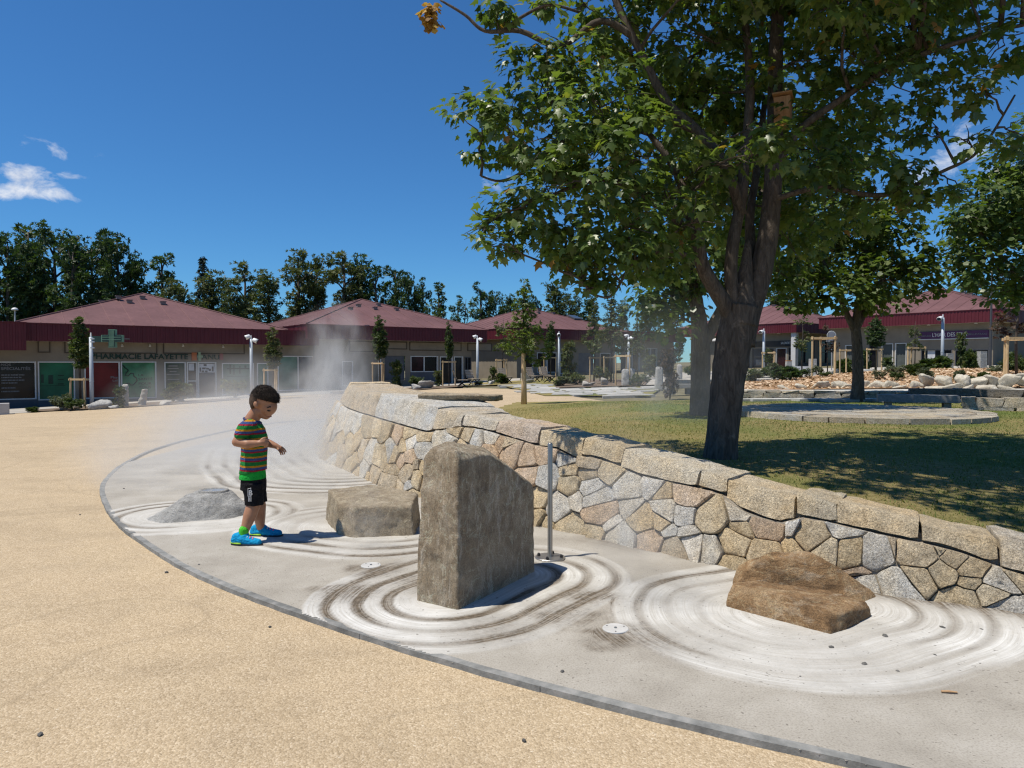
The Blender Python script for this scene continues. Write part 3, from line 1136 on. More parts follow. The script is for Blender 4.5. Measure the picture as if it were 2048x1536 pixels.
blk = [(x, y, -.03) for x, y in BLOCK_POLY] + [(-1.50, 5.78, .27), (-1.30, 5.31, .235), (-1.27, 5.30, .12), (-1.155, 5.20, .245), (-.75, 5.27, .24), (-.735, 5.26, .1), (-.76, 5.68, .27), (-1.2, 5.98, .28), (-1.36, 5.5, .27)]
o = hull_rock('low_rock', blk, MAT['blockrock'], .011, .0065, 8, 11.0, origin=(-1.12, 5.55, 0), strat=(8, .6), smooth=0)
tag(o, 'low squarish brown rock with a flat top, in the middle of its raked rings', 'rock')

lie = [(x, y, -.03) for x, y in LYING_POLY] + [(-2.74, 5.80, .155), (-2.52, 5.90, .205), (-2.70, 6.06, .215), (-2.40, 6.06, .215), (-2.50, 6.22, .20), (-2.26, 6.0, .10), (-2.34, 5.86, .07), (-2.96, 5.84, .06)]
lr = thing('hollowed_rock', 'low grey rock with a round water-filled hollow, behind the boy', 'rock', (-2.6, 5.95, 0))
hull_rock('body', [tuple(Vector(p)) for p in lie], MAT['greyrock'], .014, .014, 6, 23.0, parent=lr)
for ch in lr.children:
    ch.location = -lr.location
mb = MB()
c_ = Vector((-2.555, 6.05, .212))
prof = [(.125, -.05), (.125, .012), (.105, .016), (.095, .006)]
seg = 28
for r_, z_ in prof:
    for k in range(seg):
        t_ = 2 * math.pi * k / seg
        mb.v.append((c_.x + r_ * math.cos(t_), c_.y + r_ * math.sin(t_) * .85, c_.z + z_ + nz((c_.x + r_ * math.cos(t_), c_.y + r_ * math.sin(t_), 1), 25) * .003))
for i in range(len(prof) - 1):
    for k in range(seg):
        mb.f.append((i * seg + k, i * seg + (k + 1) % seg, (i + 1) * seg + (k + 1) % seg, (i + 1) * seg + k))
mb.build('rim', MAT['greyrock'], lr, smooth=True)
mb = MB()
mb.v = [(c_.x + .098 * math.cos(2 * math.pi * k / seg), c_.y + .083 * math.sin(2 * math.pi * k / seg), c_.z + .009) for k in range(seg)]
mb.f = [tuple(range(seg))]
m, nt, b, out = new_mat('still_water')
b.inputs['Base Color'].default_value = (.16, .17, .19, 1)
b.inputs['Roughness'].default_value = 0.06
b.inputs['Specular IOR Level'].default_value = 0.6
MAT['water'] = m
mb.build('water', m, lr)

fr_ = [(1.12, 3.69, -.03), (1.30, 3.50, -.03), (1.495, 3.30, -.03), (1.60, 3.36, -.03), (1.82, 3.55, -.03), (1.66, 3.74, -.03), (1.30, 3.86, -.03), (1.13, 3.70, .08), (1.165, 3.715, .135), (1.34, 3.53, .145), (1.50, 3.36, .125), (1.505, 3.33, .10), (1.60, 3.375, .11), (1.81, 3.55, .07), (1.79, 3.57, .10), (1.66, 3.73, .105), (1.32, 3.83, .125), (1.2, 3.8, .12)]
o = hull_rock('rock', fr_, MAT['brownrock'], .0075, .0045, 11, 41.0, origin=(1.45, 3.58, 0), strat=(16, .9), smooth=0)
tag(o, 'rusty brown slab-like rock, front one of the pair below the wall', 'rock')
bk_ = [(1.24, 3.95, -.03), (1.38, 3.875, -.03), (1.62, 3.82, -.03), (1.90, 3.74, -.03), (2.03, 3.86, -.03), (1.75, 4.08, -.03), (1.28, 4.12, -.03), (1.30, 3.955, .13), (1.40, 3.93, .215), (1.46, 3.96, .245), (1.64, 3.95, .255), (1.70, 3.90, .235), (1.76, 3.86, .20), (1.86, 3.83, .13), (1.97, 3.86, .06), (1.30, 4.06, .14), (1.66, 4.04, .2)]
o = hull_rock('rock', bk_, MAT['brownrock'], .0075, .0055, 10, 57.0, origin=(1.6, 3.92, 0), strat=(13, .9), smooth=0)
tag(o, 'rusty brown peaked rock leaning against the wall, rear one of the pair', 'rock')
# flat slab lying over the wall's left shoulder, its dark broken end towards the lawn
sl = [(-1.00, 7.62, .905), (-1.0, 8.05, .905), (-.20, 7.72, .895), (-.10, 8.08, .895), (-1.02, 7.6, .975), (-.98, 8.08, .975), (-.36, 7.62, .965), (-.10, 7.95, .955), (-.16, 8.1, .955), (-.22, 7.70, .96)]
o = hull_rock('flat_slab', sl, MAT['blockrock'], .014, .008, 6, 71.0, origin=(-.6, 7.85, .9))
tag(o, 'flat brown stone slab with a dark broken end lying on the wall top', 'stone slab')

# ------------------------------------------------------------------ steel post on a bolted round plate
MAT['steel'] = pmat('brushed_steel', [(0.3, (.30, .29, .27)), (0.7, (.42, .41, .39))], 9, 4, 0.38, 60, 0.1, 0.002, metallic=0.9, vs=(1, 1, .1))
MAT['bolt'] = flat('dark_bolt', (.03, .03, .032), 0.5, 0.4)
pb = gp(1100, 1124)
t = thing('steel_post', 'slim steel post on a bolted round plate beside the upright rock', 'post', tuple(pb))
mb = MB()
mb.tube([pb + Vector((0, 0, z)) for z in (.03, .775, .782, .786)], [.0165, .0165, .0145, .009], 20)
o = mb.build('pole', MAT['steel'], t)
smooth_angle(o, 50)
mb = MB()
mb.tube([pb + Vector((0, 0, z)) for z in (.022, .034, .037)], [.099, .099, .096], 36)
mb.build('base_plate', MAT['steel'], t)
for k in range(4):
    a_ = math.pi / 4 + k * math.pi / 2 + .5
    q = pb + Vector((math.cos(a_) * .076, math.sin(a_) * .076, .037))
    mb = MB()
    mb.tube([q, q + Vector((0, 0, .010)), q + Vector((0, 0, .018))], [.011, .011, .007], 6)
    mb.build('bolt', MAT['bolt'], t)

# round white mist-nozzle covers set in the pad
MAT['cover'] = pmat('white_cover', [(0.3, (.42, .41, .39)), (0.7, (.54, .53, .51))], 14, 5, 0.55, 40, 0.15, 0.003)
for (px, py, lab) in ((742, 1139, 'round white mist outlet cover between the low rock and upright rock'), (1231, 1268, 'round white mist outlet cover right of the upright rock, dusted brown')):
    q = gp(px, py)
    t = thing('nozzle_cover', lab, 'cover', tuple(q), 'mist outlet covers in the pad')
    mb = MB()
    mb.tube([q + Vector((0, 0, z)) for z in (-.01, .028, .0305)], [.063, .063, .060], 40)
    mb.build('disc', MAT['cover'], t)
    for k in range(3):
        a_ = k * 2.094 + .4
        w_ = q + Vector((math.cos(a_) * .047, math.sin(a_) * .047, .0303))
        MB().tube([w_, w_ + Vector((0, 0, .0015))], [.004, .0035], 8).build('screw', MAT['bolt'], t)
    MB().tube([q + Vector((0, 0, .0295)), q + Vector((0, 0, .034))], [.008, .007], 12).build('nozzle', MAT['steel'], t)
# loose pebbles and a twig
MAT['pebble'] = pmat('dark_pebble', [(0.3, (.07, .07, .065)), (0.7, (.16, .15, .14))], 20, 4, 0.85, 40, 0.4, 0.004, vary=0.35)
PEB = [(1885, 1266, .016), (1770, 1284, .018), (1663, 1306, .015), (1728, 1341, .016), (1963, 1270, .012), (1125, 1355, .012), (1048, 1483, .010), (80, 1471, .012), (1745, 1268, .009), (1900, 1310, .008), (1870, 1322, .010), (398, 1137, .010), (425, 1165, .009), (1795, 1354, .01), (1960, 1340, .01),
       (333, 1146, .012), (248, 982, .012), (1320, 1226, .009), (1500, 1330, .008), (1600, 1366, .009), (1420, 1310, .008), (540, 1255, .009), (1283, 1210, .008), (880, 1270, .007), (160, 1030, .008)]
spr = bpy.data.meshes.new('pebble')
bm = bmesh.new()
bmesh.ops.create_icosphere(bm, subdivisions=1, radius=1)
for v_ in bm.verts:
    v_.co *= 1 + nz(v_.co, 1.3, 4) * .5
    v_.co.z *= .6
bm.to_mesh(spr)
bm.free()
spr.materials.append(MAT['pebble'])
for k, (px, py, r_) in enumerate(PEB):
    q = gp(px, py)
    o = bpy.data.objects.new('pebble', spr)
    o.location = q + Vector((0, 0, (.022 if poly_dist(np.array([q.x]), np.array([q.y]), PAD_POLY)[0] < 0 else .002) + r_ * .3))
    o.scale = (r_, r_ * random.uniform(.7, 1), r_ * random.uniform(.7, 1))
    o.rotation_euler = (0, 0, random.uniform(0, 6))
    COL.objects.link(o)
    tag(o, 'small dark pebble lying loose on the pad or gravel', 'pebble', 'loose pebbles')
q = gp(1898, 1399)
o = MB().tube([q + Vector((-.028, .004, .03)), q + Vector((0, -.001, .032)), q + Vector((.028, -.005, .03))], [.0045, .005, .004], 6).build('wood_stick', pmat('pale_wood_bit', [(0.3, (.38, .22, .11)), (0.7, (.48, .31, .17))], 20), None, origin=tuple(q))
tag(o, 'short reddish wood stick lying on the pad at lower right', 'stick')
# ------------------------------------------------------------------ lawn
WP = WALL[::10]
BT = np.array([bat(q) for q in WS[::10]])
WB = np.stack([WALL[::10, 0] + WN[::10, 0] * (BT * WP[:, 2] + WP[:, 3] - .05), WALL[::10, 1] + WN[::10, 1] * (BT * WP[:, 2] + WP[:, 3] - .05)], 1)
MH = WALL[::10, 2]


def lawn_z(x, y):
    d2 = (WB[:, 0] - x) ** 2 + (WB[:, 1] - y) ** 2
    i = int(np.argmin(d2))
    d = math.sqrt(d2[i])
    w = math.exp(-d / 1.3)
    zf = terrain(x, y) + .03 + (.45 - terrain(x, y)) * (1 - sstep(13, 24, y - .25 * max(0, x))) * sstep(-2.2, 2.6, x)
    return w * (MH[i] - .07) + (1 - w) * zf


LAWN_FAR = [(-1.2, 13.2), (-.9, 16), (-.4, 20.0), (.1, 23.5), (2.2, 22.8), (4.0, 20.2), (5.6, 17.6), (7.3, 16.8), (9.0, 16.3), (12, 15.6), (16, 14.5)]
backl = [tuple(p) for p, s_ in zip(WB, WS[::10]) if s_ > 1.0][::-1]
LAWN_POLY = [(16, 3.2), (7, 3.2)] + backl + LAWN_FAR
xs = np.arange(-3.0, 16.01, .12)
ys = np.arange(3.0, 24.0, .12)
GX, GY = np.meshgrid(xs, ys)
dl = poly_dist(GX, GY, LAWN_POLY)
keep = dl < .06
GZ = np.zeros(GX.shape)
for i in range(GX.shape[0]):
    for j in range(GX.shape[1]):
        if dl[i, j] < .2:
            GZ[i, j] = lawn_z(GX[i, j], GY[i, j])
GZ += (fnoise(GX * .8, GY * .8, 3, 3) - .5) * .05
kc = keep[:-1, :-1] & keep[:-1, 1:] & keep[1:, 1:] & keep[1:, :-1]
idx = np.arange(GX.size).reshape(GX.shape)
quads = np.stack([idx[:-1, :-1], idx[:-1, 1:], idx[1:, 1:], idx[1:, :-1]], -1)[kc]
used, inv = np.unique(quads, return_inverse=True)
m, nt, b, out = new_mat('mown_grass')
v = coord(nt, 'World')
dry = noise_t(nt, v, 0.55, 5, 0.6, 0.4)
c1 = ramp(nt, noise_t(nt, v, 22, 5, 0.7), [(0.25, (.085, .115, .028)), (0.5, (.135, .165, .045)), (0.75, (.19, .21, .065))])
c2 = ramp(nt, noise_t(nt, v, 22, 5, 0.7), [(0.25, (.17, .135, .05)), (0.5, (.27, .215, .09)), (0.75, (.38, .31, .15))])
c = mixc(nt, ramp(nt, dry, [(0.38, 0.0), (0.62, 1.0)]), c1, c2)
sx = nt.nodes.new('ShaderNodeSeparateXYZ')
nt.links.new(v, sx.inputs[0])
c = mixc(nt, ramp(nt, mth(nt, 'ADD', mth(nt, 'MULTIPLY', sx.outputs[0], -.22), mth(nt, 'ADD', .75, mth(nt, 'MULTIPLY', dry, .5))), [(0.35, 0.0), (0.95, .75)]), c, c2)
set_in(nt, b, 'Base Color', c)
b.inputs['Roughness'].default_value = .95
b.inputs['Specular IOR Level'].default_value = .1
n1 = bump(nt, b, noise_t(nt, vmth(nt, 'MULTIPLY', v, (1, .5, 1)), 70, 5, .75), .9, .03)
MAT['grass'] = m
lawn = link_mesh('lawn', np_mesh('lawn', np.stack([GX, GY, GZ], -1).reshape(-1, 3)[used], inv.reshape(-1, 4), smooth=True), m)
tag(lawn, 'mown half dry lawn behind the stone wall under the trees', None, kind='structure')

# short grass blades
nB = 130000
bx = rng.uniform(-1.2, 15, nB * 2)
by = 4 + 15 * rng.random(nB * 2) ** 1.5
ok = poly_dist(bx, by, LAWN_POLY) < -.02
bx, by = bx[ok][:nB], by[ok][:nB]
iz = np.clip(((by - ys[0]) / .12).astype(int), 0, len(ys) - 2)
jz = np.clip(((bx - xs[0]) / .12).astype(int), 0, len(xs) - 2)
fy, fx = (by - ys[0]) / .12 - iz, (bx - xs[0]) / .12 - jz
bz = (GZ[iz, jz] * (1 - fx) + GZ[iz, jz + 1] * fx) * (1 - fy) + (GZ[iz + 1, jz] * (1 - fx) + GZ[iz + 1, jz + 1] * fx) * fy
n_ = len(bx)
ang = rng.uniform(0, 2 * np.pi, n_)
hh = rng.uniform(.010, .024, n_) * (1 + .8 * (rng.random(n_) < .05))
ww = rng.uniform(.0025, .005, n_) * (1 + by * .05)
lean = rng.uniform(0, .03, n_)
base_ = np.stack([bx, by, bz - .003], 1)
dxy = np.stack([np.cos(ang), np.sin(ang), 0 * ang], 1)
side = np.stack([-np.sin(ang), np.cos(ang), 0 * ang], 1)
Vb = np.stack([base_ - side * ww[:, None], base_ + side * ww[:, None], base_ + dxy * lean[:, None] + np.stack([0 * hh, 0 * hh, hh], 1)], 1).reshape(-1, 3)
dr = fnoise(bx * .55, by * .55, 4, 9) * .8 + rng.uniform(-.25, .25, n_) + np.clip(.35 - bx * .1, -.2, .35)
MAT['blade'] = leaf_mat('grass_blade', [(0.1, (.09, .125, .026)), (0.45, (.145, .175, .046)), (0.7, (.25, .22, .08)), (1.0, (.38, .31, .14))], .25, .6, .2)
gb = link_mesh('grass', np_mesh('grass', Vb, np.arange(n_ * 3).reshape(-1, 3), {'rnd': np.repeat(np.clip(dr, 0, 1), 3)}), MAT['blade'])
tag(gb, 'short mown grass blades covering the lawn', 'grass', kind='stuff')
tag(gb, None, None)

# ------------------------------------------------------------------ leaves
# maple leaf, tip along +y, slightly folded; (x, y, z)
MAPLE = np.array([(0, .28, 0), (0, 0, 0), (.20, -.03, -.02), (.46, .04, -.09), (.34, .22, -.04), (.60, .48, -.13), (.27, .50, -.05), (0, 1.0, -.10), (-.27, .50, -.05), (-.60, .48, -.13), (-.34, .22, -.04), (-.46, .04, -.09), (-.20, -.03, -.02)])
MAPLE_F = np.array([(0, i, i + 1) for i in range(1, 12)] + [(0, 12, 1)])
# small pointed leaf cluster for far crowns: three folded leaves
_sp = []
_sf = []
for k, a_ in enumerate((-.9, 0.0, .9)):
    ca, sa = math.cos(a_), math.sin(a_)
    q = [(0, 0, 0), (.16, .35, .05), (0, .8, -.06), (-.16, .35, .05)]
    _sp += [(x * ca + y * sa, -x * sa + y * ca, z - .1 * abs(a_) * y) for x, y, z in q]
    _sf += [(k * 4, k * 4 + 1, k * 4 + 2), (k * 4, k * 4 + 2, k * 4 + 3)]
SPRAY = np.array(_sp)
SPRAY_F = np.array(_sf)
STAR = np.array([(0, 0, 0), (.36, .06, -.06), (.30, .30, -.02), (.52, .58, -.10), (0, 1, -.08), (-.52, .58, -.10), (-.30, .30, -.02), (-.36, .06, -.06)])
STAR_F = np.array([(0, 1, 2), (0, 2, 3), (0, 3, 4), (0, 4, 5), (0, 5, 6), (0, 6, 7)])


def leaf_mesh(name, P, D, N, S, rnd, tmpl, tf):
    """P positions, D tip directions, N face normals, S sizes"""
    D = D / np.linalg.norm(D, axis=1)[:, None]
    X = np.cross(D, N)
    X /= np.linalg.norm(X, axis=1)[:, None] + 1e-9
    Z = np.cross(X, D)
    T = tmpl[None] * S[:, None, None]
    V = P[:, None] + T[..., 0:1] * X[:, None] + T[..., 1:2] * D[:, None] + T[..., 2:3] * Z[:, None]
    k = len(tmpl)
    Fs = (tf[None] + (np.arange(len(P)) * k)[:, None, None]).reshape(-1, 3)
    return np_mesh(name, V.reshape(-1, 3), Fs, {'rnd': np.repeat(rnd, k)}, smooth=True)


def foliage(lobes, cl_r, per, size, dens, shell=.45, droop=.5, flat_=.75, g=rng, nr=.3):
    """lobes: (centre, radius). Leaf clusters spread through each lobe; returns P, D, N, S, rnd"""
    Ps, Ds, Ns, Ss, Rs = [], [], [], [], []
    for c, r_ in lobes:
        n = max(3, int(dens * r_ ** 2))
        u = g.normal(size=(n, 3))
        u /= np.linalg.norm(u, axis=1)[:, None]
        rad = r_ * (shell + (1 - shell) * g.random(n)) ** .7
        cc = np.array(c) + u * rad[:, None] * np.array([1, 1, flat_])
        lobe_r = g.uniform(-.12, .12)
        for q, uq in zip(cc, u):
            m_ = g.integers(max(2, int(per * .6)), int(per * 1.4) + 1)
            w = g.normal(size=(m_, 3))
            w /= np.linalg.norm(w, axis=1)[:, None]
            rr = cl_r * g.random(m_) ** .5
            p = q + w * rr[:, None] * np.array([1, 1, .55])
            d = w * .7 + uq * .5 + np.array([0, 0, -droop]) + g.normal(size=(m_, 3)) * .25
            nn = np.array([0, 0, 1.0]) + uq * .45 + w * .35 + g.normal(size=(m_, 3)) * nr
            Ps.append(p)
            Ds.append(d)
            Ns.append(nn)
            Ss.append(size * g.uniform(.65, 1.2, m_))
            Rs.append(np.clip(.42 + lobe_r + g.normal(0, .16, m_) + .08 * g.normal(), 0, 1))
    return tuple(np.concatenate(a) for a in (Ps, Ds, Ns, Ss, Rs))


def branch_path(a, b, sag=.15, n=6, wob=.06):
    a, b = Vector(a), Vector(b)
    L = (b - a).length
    pts = []
    for i in range(n + 1):
        u = i / n
        p = a.lerp(b, u) + Vector((0, 0, sag * L * math.sin(u * math.pi)))
        if 0 < i < n:
            p += Vector((random.uniform(-1, 1), random.uniform(-1, 1), random.uniform(-1, 1))) * wob * L * .5
        pts.append(p)
    return pts


def bark_mat(name, dark, light, vs=(1, 1, .22), sc=26):
    m, nt, b, out = new_mat(name)
    v = coord(nt, 'World', vs)
    n1 = noise_t(nt, v, sc, 7, .68, 1.0)
    c = ramp(nt, n1, [(.32, dark), (.55, tuple((a + b2) / 2 for a, b2 in zip(dark, light))), (.75, light)])
    lich = ramp(nt, noise_t(nt, coord(nt, 'World'), 9, 6, .7), [(.60, 0.0), (.72, 1.0)])
    c = mixc(nt, mth(nt, 'MULTIPLY', lich, .5), c, tuple(min(.5, x * 1.9) for x in light))
    set_in(nt, b, 'Base Color', c)
    b.inputs['Roughness'].default_value = .92
    b.inputs['Specular IOR Level'].default_value = .15
    bump(nt, b, n1, .9, .03)
    return m


MAT['bark'] = bark_mat('maple_bark', (.055, .043, .034), (.19, .155, .125))
MAT['bark_far'] = bark_mat('grey_bark', (.05, .042, .034), (.14, .12, .10), sc=14)
MAT['maple'] = leaf_mat('maple_leaf', [(0.0, (.045, .075, .022)), (0.3, (.085, .130, .034)), (0.55, (.12, .175, .045)), (0.80, (.175, .225, .05)), (0.95, (.24, .23, .05)), (1.0, (.34, .18, .045))], .46, .38, .5)
MAT['maple_lime'] = leaf_mat('light_maple_leaf', [(0.0, (.055, .085, .020)), (0.4, (.095, .140, .032)), (0.75, (.145, .185, .042)), (1.0, (.21, .20, .055))], .42, .45, .35)
MAT['poplar'] = leaf_mat('dark_tree_leaf', [(0.0, (.026, .050, .016)), (0.4, (.046, .082, .026)), (0.7, (.080, .120, .036)), (1.0, (.13, .15, .05))], .3, .5, .3)
MAT['dusty'] = leaf_mat('dusty_tree_leaf', [(0.0, (.048, .066, .026)), (0.4, (.080, .104, .040)), (0.7, (.12, .135, .052)), (1.0, (.18, .16, .07))], .3, .55, .25)
MAT['conifer'] = leaf_mat('conifer_needles', [(0.0, (.010, .020, .014)), (0.5, (.018, .034, .022)), (1.0, (.034, .05, .028))], .1, .6, .2)
MAT['shrub'] = leaf_mat('shrub_leaf', [(0.0, (.028, .048, .016)), (0.4, (.055, .085, .025)), (0.7, (.095, .125, .035)), (1.0, (.20, .18, .06))], .3, .5, .3)
MAT['silver'] = leaf_mat('silver_shrub_leaf', [(0.0, (.06, .075, .045)), (0.5, (.12, .14, .085)), (1.0, (.24, .25, .17))], .25, .6, .25)
MAT['purple'] = leaf_mat('purple_leaf', [(0.0, (.035, .02, .018)), (0.5, (.075, .045, .035)), (1.0, (.13, .09, .05))], .3, .5, .3)
# ------------------------------------------------------------------ the large maple
def px_path(pts):
    return [at(px, py, Y) for px, py, Y in pts]


def fine(path, n=4):
    """Catmull-Rom refinement of a path"""
    P = [Vector(p) for p in path]
    out = []
    for i in range(len(P) - 1):
        a, b_, c, d = P[max(i - 1, 0)], P[i], P[i + 1], P[min(i + 2, len(P) - 1)]
        for k in range(n):
            t_ = k / n
            out.append(.5 * ((2 * b_) + (c - a) * t_ + (2 * a - 5 * b_ + 4 * c - d) * t_ ** 2 + (3 * b_ - a - 3 * c + d) * t_ ** 3))
    out.append(P[-1])
    return out


def limb(mb, path, r0, r1, seg=10, n=4, flare=0.0, knob=.06):
    p = fine(path, n)
    L = len(p) - 1
    rad = []
    for i in range(L + 1):
        u = i / L
        r_ = r0 + (r1 - r0) * u + flare * max(0, 1 - u * 6) ** 2
        rad.append(r_ * (1 + knob * nz(p[i], 3.7, r0 * 100)))
    o = len(mb.v)
    mb.tube(p, rad, seg)
    # uneven bark outline
    for k in range(o, len(mb.v)):
        q = Vector(mb.v[k])
        w = nz(q, 9, 3) * .06 * r0 + nz((q.x * 1, q.y * 1, q.z * .25), 22, 8) * .05 * r0
        ax = p[min(L, (k - o) // seg)]
        dv = q - ax
        if dv.length > 1e-6:
            mb.v[k] = tuple(q + dv.normalized() * w)
    return p, rad


def twig_to(mb, limbs, c, r0=.022, r1=.005, sag=.12):
    bp, br = None, 1e9
    for p, rad in limbs:
        for q in p[len(p) // 4:]:
            d = (q - c).length + (.35 if q.z > c.z + .2 else 0)
            if d < br:
                br, bp = d, q
    path = branch_path(bp, c, sag, 6, .10)
    L = len(path) - 1
    k = min(1.4, .55 + br * .5)
    mb.tube(path, [(r0 + (r1 - r0) * (i / L) ** .7) * k for i in range(L + 1)], 6)
    return path


def build_tree(name, label, base, limbs_px, lobes, leafmat, tmpl, tf, size, per, dens, cl_r, group=None, cat='tree', droop=.5, twigs=3, twr=.022, shell=.45, flare=.05, barkm='bark', single=0):
    t = thing(name, label, cat, base, group)
    mb = MB()
    limbs = []
    for k, (pts, r0, r1) in enumerate(limbs_px):
        limbs.append(limb(mb, pts, r0, r1, 14 if k == 0 else 9, 5, flare if k == 0 else 0))
    tr = mb.build('trunk', MAT[barkm], t, smooth=True)
    mb = MB()
    for c, r_ in lobes:
        c = Vector(c)
        path = twig_to(mb, limbs, c, twr, twr * .25)
        for _ in range(twigs):
            u = Vector((random.gauss(0, 1), random.gauss(0, 1), random.gauss(0, .7)))
            u.normalize()
            e = c + u * r_ * random.uniform(.7, 1.0)
            p2 = branch_path(path[random.choice((3, 4, 5, 6))], e, .05, 4, .12)
            mb.tube(p2, [twr * .38, twr * .3, twr * .24, twr * .18, twr * .1], 5)
    mb.build('branches', MAT[barkm], tr, smooth=True)['kind'] = 'stuff'
    P, D, N, S, rnd = foliage(lobes, cl_r, per, size, dens, shell, droop)
    if single:
        # the leaves that show largest stand as objects of their own
        dist = np.linalg.norm(P - np.array([0, 0, CH]), axis=1)
        vis = (P[:, 1] > .5) & (np.abs(P[:, 0] / P[:, 1]) < .72) & ((P[:, 2] - CH) / P[:, 1] < .50)
        order = np.argsort(np.where(vis, dist, 1e9))[:single]
        rest = np.ones(len(P), bool)
        rest[order] = False
        variants = []
        for q in range(5):
            me = np_mesh('leaf', MAPLE, MAPLE_F, {'rnd': np.full(len(MAPLE), .2 + .15 * q)}, smooth=True)
            me.materials.append(MAT[leafmat])
            variants.append(me)
        cr = link_mesh('crown', leaf_mesh('crown', P[rest] - np.array(base), D[rest], N[rest], S[rest], rnd[rest], tmpl, tf), MAT[leafmat], t)
        for i in order:
            d = Vector(D[i]).normalized()
            x = d.cross(Vector(N[i])).normalized()
            z = x.cross(d)
            lo = bpy.data.objects.new('leaf', variants[min(4, max(0, int((rnd[i] - .1) / .15)))])
            M = Matrix((x * S[i], d * S[i], z * S[i])).transposed().to_4x4()
            M.translation = Vector(P[i]) - Vector(base)
            lo.matrix_local = M
            COL.objects.link(lo)
            lo.parent = cr
    else:
        cr = link_mesh('crown', leaf_mesh('crown', P - np.array(base), D, N, S, rnd, tmpl, tf), MAT[leafmat], t)
    cr['kind'] = 'stuff'
    return t


def lobes_px(L, jit=0.0):
    return [(tuple(at(px, py, Y + (random.uniform(-jit, jit) if jit else 0))), r_) for px, py, Y, r_ in L]


TB = Vector((1.72, 5.88, .40))
main_limbs = [
    ([TB + Vector((0, 0, -.05)), at(1446, 860, 5.88), at(1456, 765, 5.88), at(1467, 690, 5.88), at(1478, 640, 5.88), at(1483, 612, 5.88)], .128, .150),
    (px_path([(1478, 650, 5.88), (1484, 610, 5.88), (1488, 575, 5.88), (1492, 530, 5.9), (1496, 480, 5.92)]), .150, .02),
    (px_path([(1476, 680, 5.88), (1462, 630, 5.86), (1436, 588, 5.83), (1407, 535, 5.78), (1392, 470, 5.72), (1372, 395, 5.7), (1345, 330, 5.75), (1300, 270, 5.8)]), .085, .022),
    (px_path([(1472, 630, 5.86), (1462, 560, 5.85), (1465, 490, 5.85), (1482, 400, 5.9), (1490, 310, 5.95), (1500, 180, 6.0), (1490, 40, 6.1), (1480, -120, 6.2)]), .060, .03),
    (px_path([(1484, 690, 5.88), (1496, 630, 5.9), (1518, 560, 5.92), (1537, 470, 5.95), (1547, 350, 6.0), (1550, 230, 6.0), (1552, 100, 6.05), (1560, -40, 6.1), (1575, -260, 6.2)]), .110, .040),
    (px_path([(1483, 430, 5.88), (1450, 330, 5.8), (1395, 262, 5.75), (1335, 205, 5.72), (1279, 100, 5.7), (1235, 8, 5.7), (1205, -90, 5.7)]), .046, .026),
    (px_path([(1475, 590, 5.95), (1500, 520, 6.05), (1500, 430, 6.15), (1515, 330, 6.3), (1530, 200, 6.5)]), .052, .025),
    (px_path([(1395, 262, 5.75), (1310, 235, 5.65), (1210, 262, 5.6), (1120, 285, 5.65), (1045, 345, 5.7), (1000, 362, 5.75), (962, 352, 5.8)]), .035, .007),
    (px_path([(1262, 70, 5.7), (1200, 42, 5.65), (1120, 92, 5.6), (1040, 62, 5.6), (970, 62, 5.6), (930, 30, 5.6), (880, 0, 5.6)]), .030, .008),
    (px_path([(1010, 58, 5.6), (1050, 30, 5.6), (1100, 10, 5.6), (1160, 25, 5.65)]), .014, .010),
    (px_path([(1548, 340, 6.0), (1600, 260, 5.8), (1680, 200, 5.6), (1790, 130, 5.5), (1900, 90, 5.4), (2000, 60, 5.3), (2100, 40, 5.3)]), .036, .010),
    (px_path([(1545, 400, 5.95), (1640, 375, 5.8), (1740, 390, 5.65), (1800, 382, 5.55), (1880, 345, 5.45), (1960, 300, 5.4), (2030, 190, 5.35)]), .026, .007),
    (px_path([(1390, 470, 5.72), (1300, 400, 5.6), (1220, 360, 5.5), (1150, 372, 5.5), (1085, 400, 5.5)]), .032, .010),
    (px_path([(1400, 520, 5.75), (1330, 500, 5.6), (1270, 520, 5.5), (1225, 590, 5.5), (1190, 590, 5.5)]), .022, .006),
]
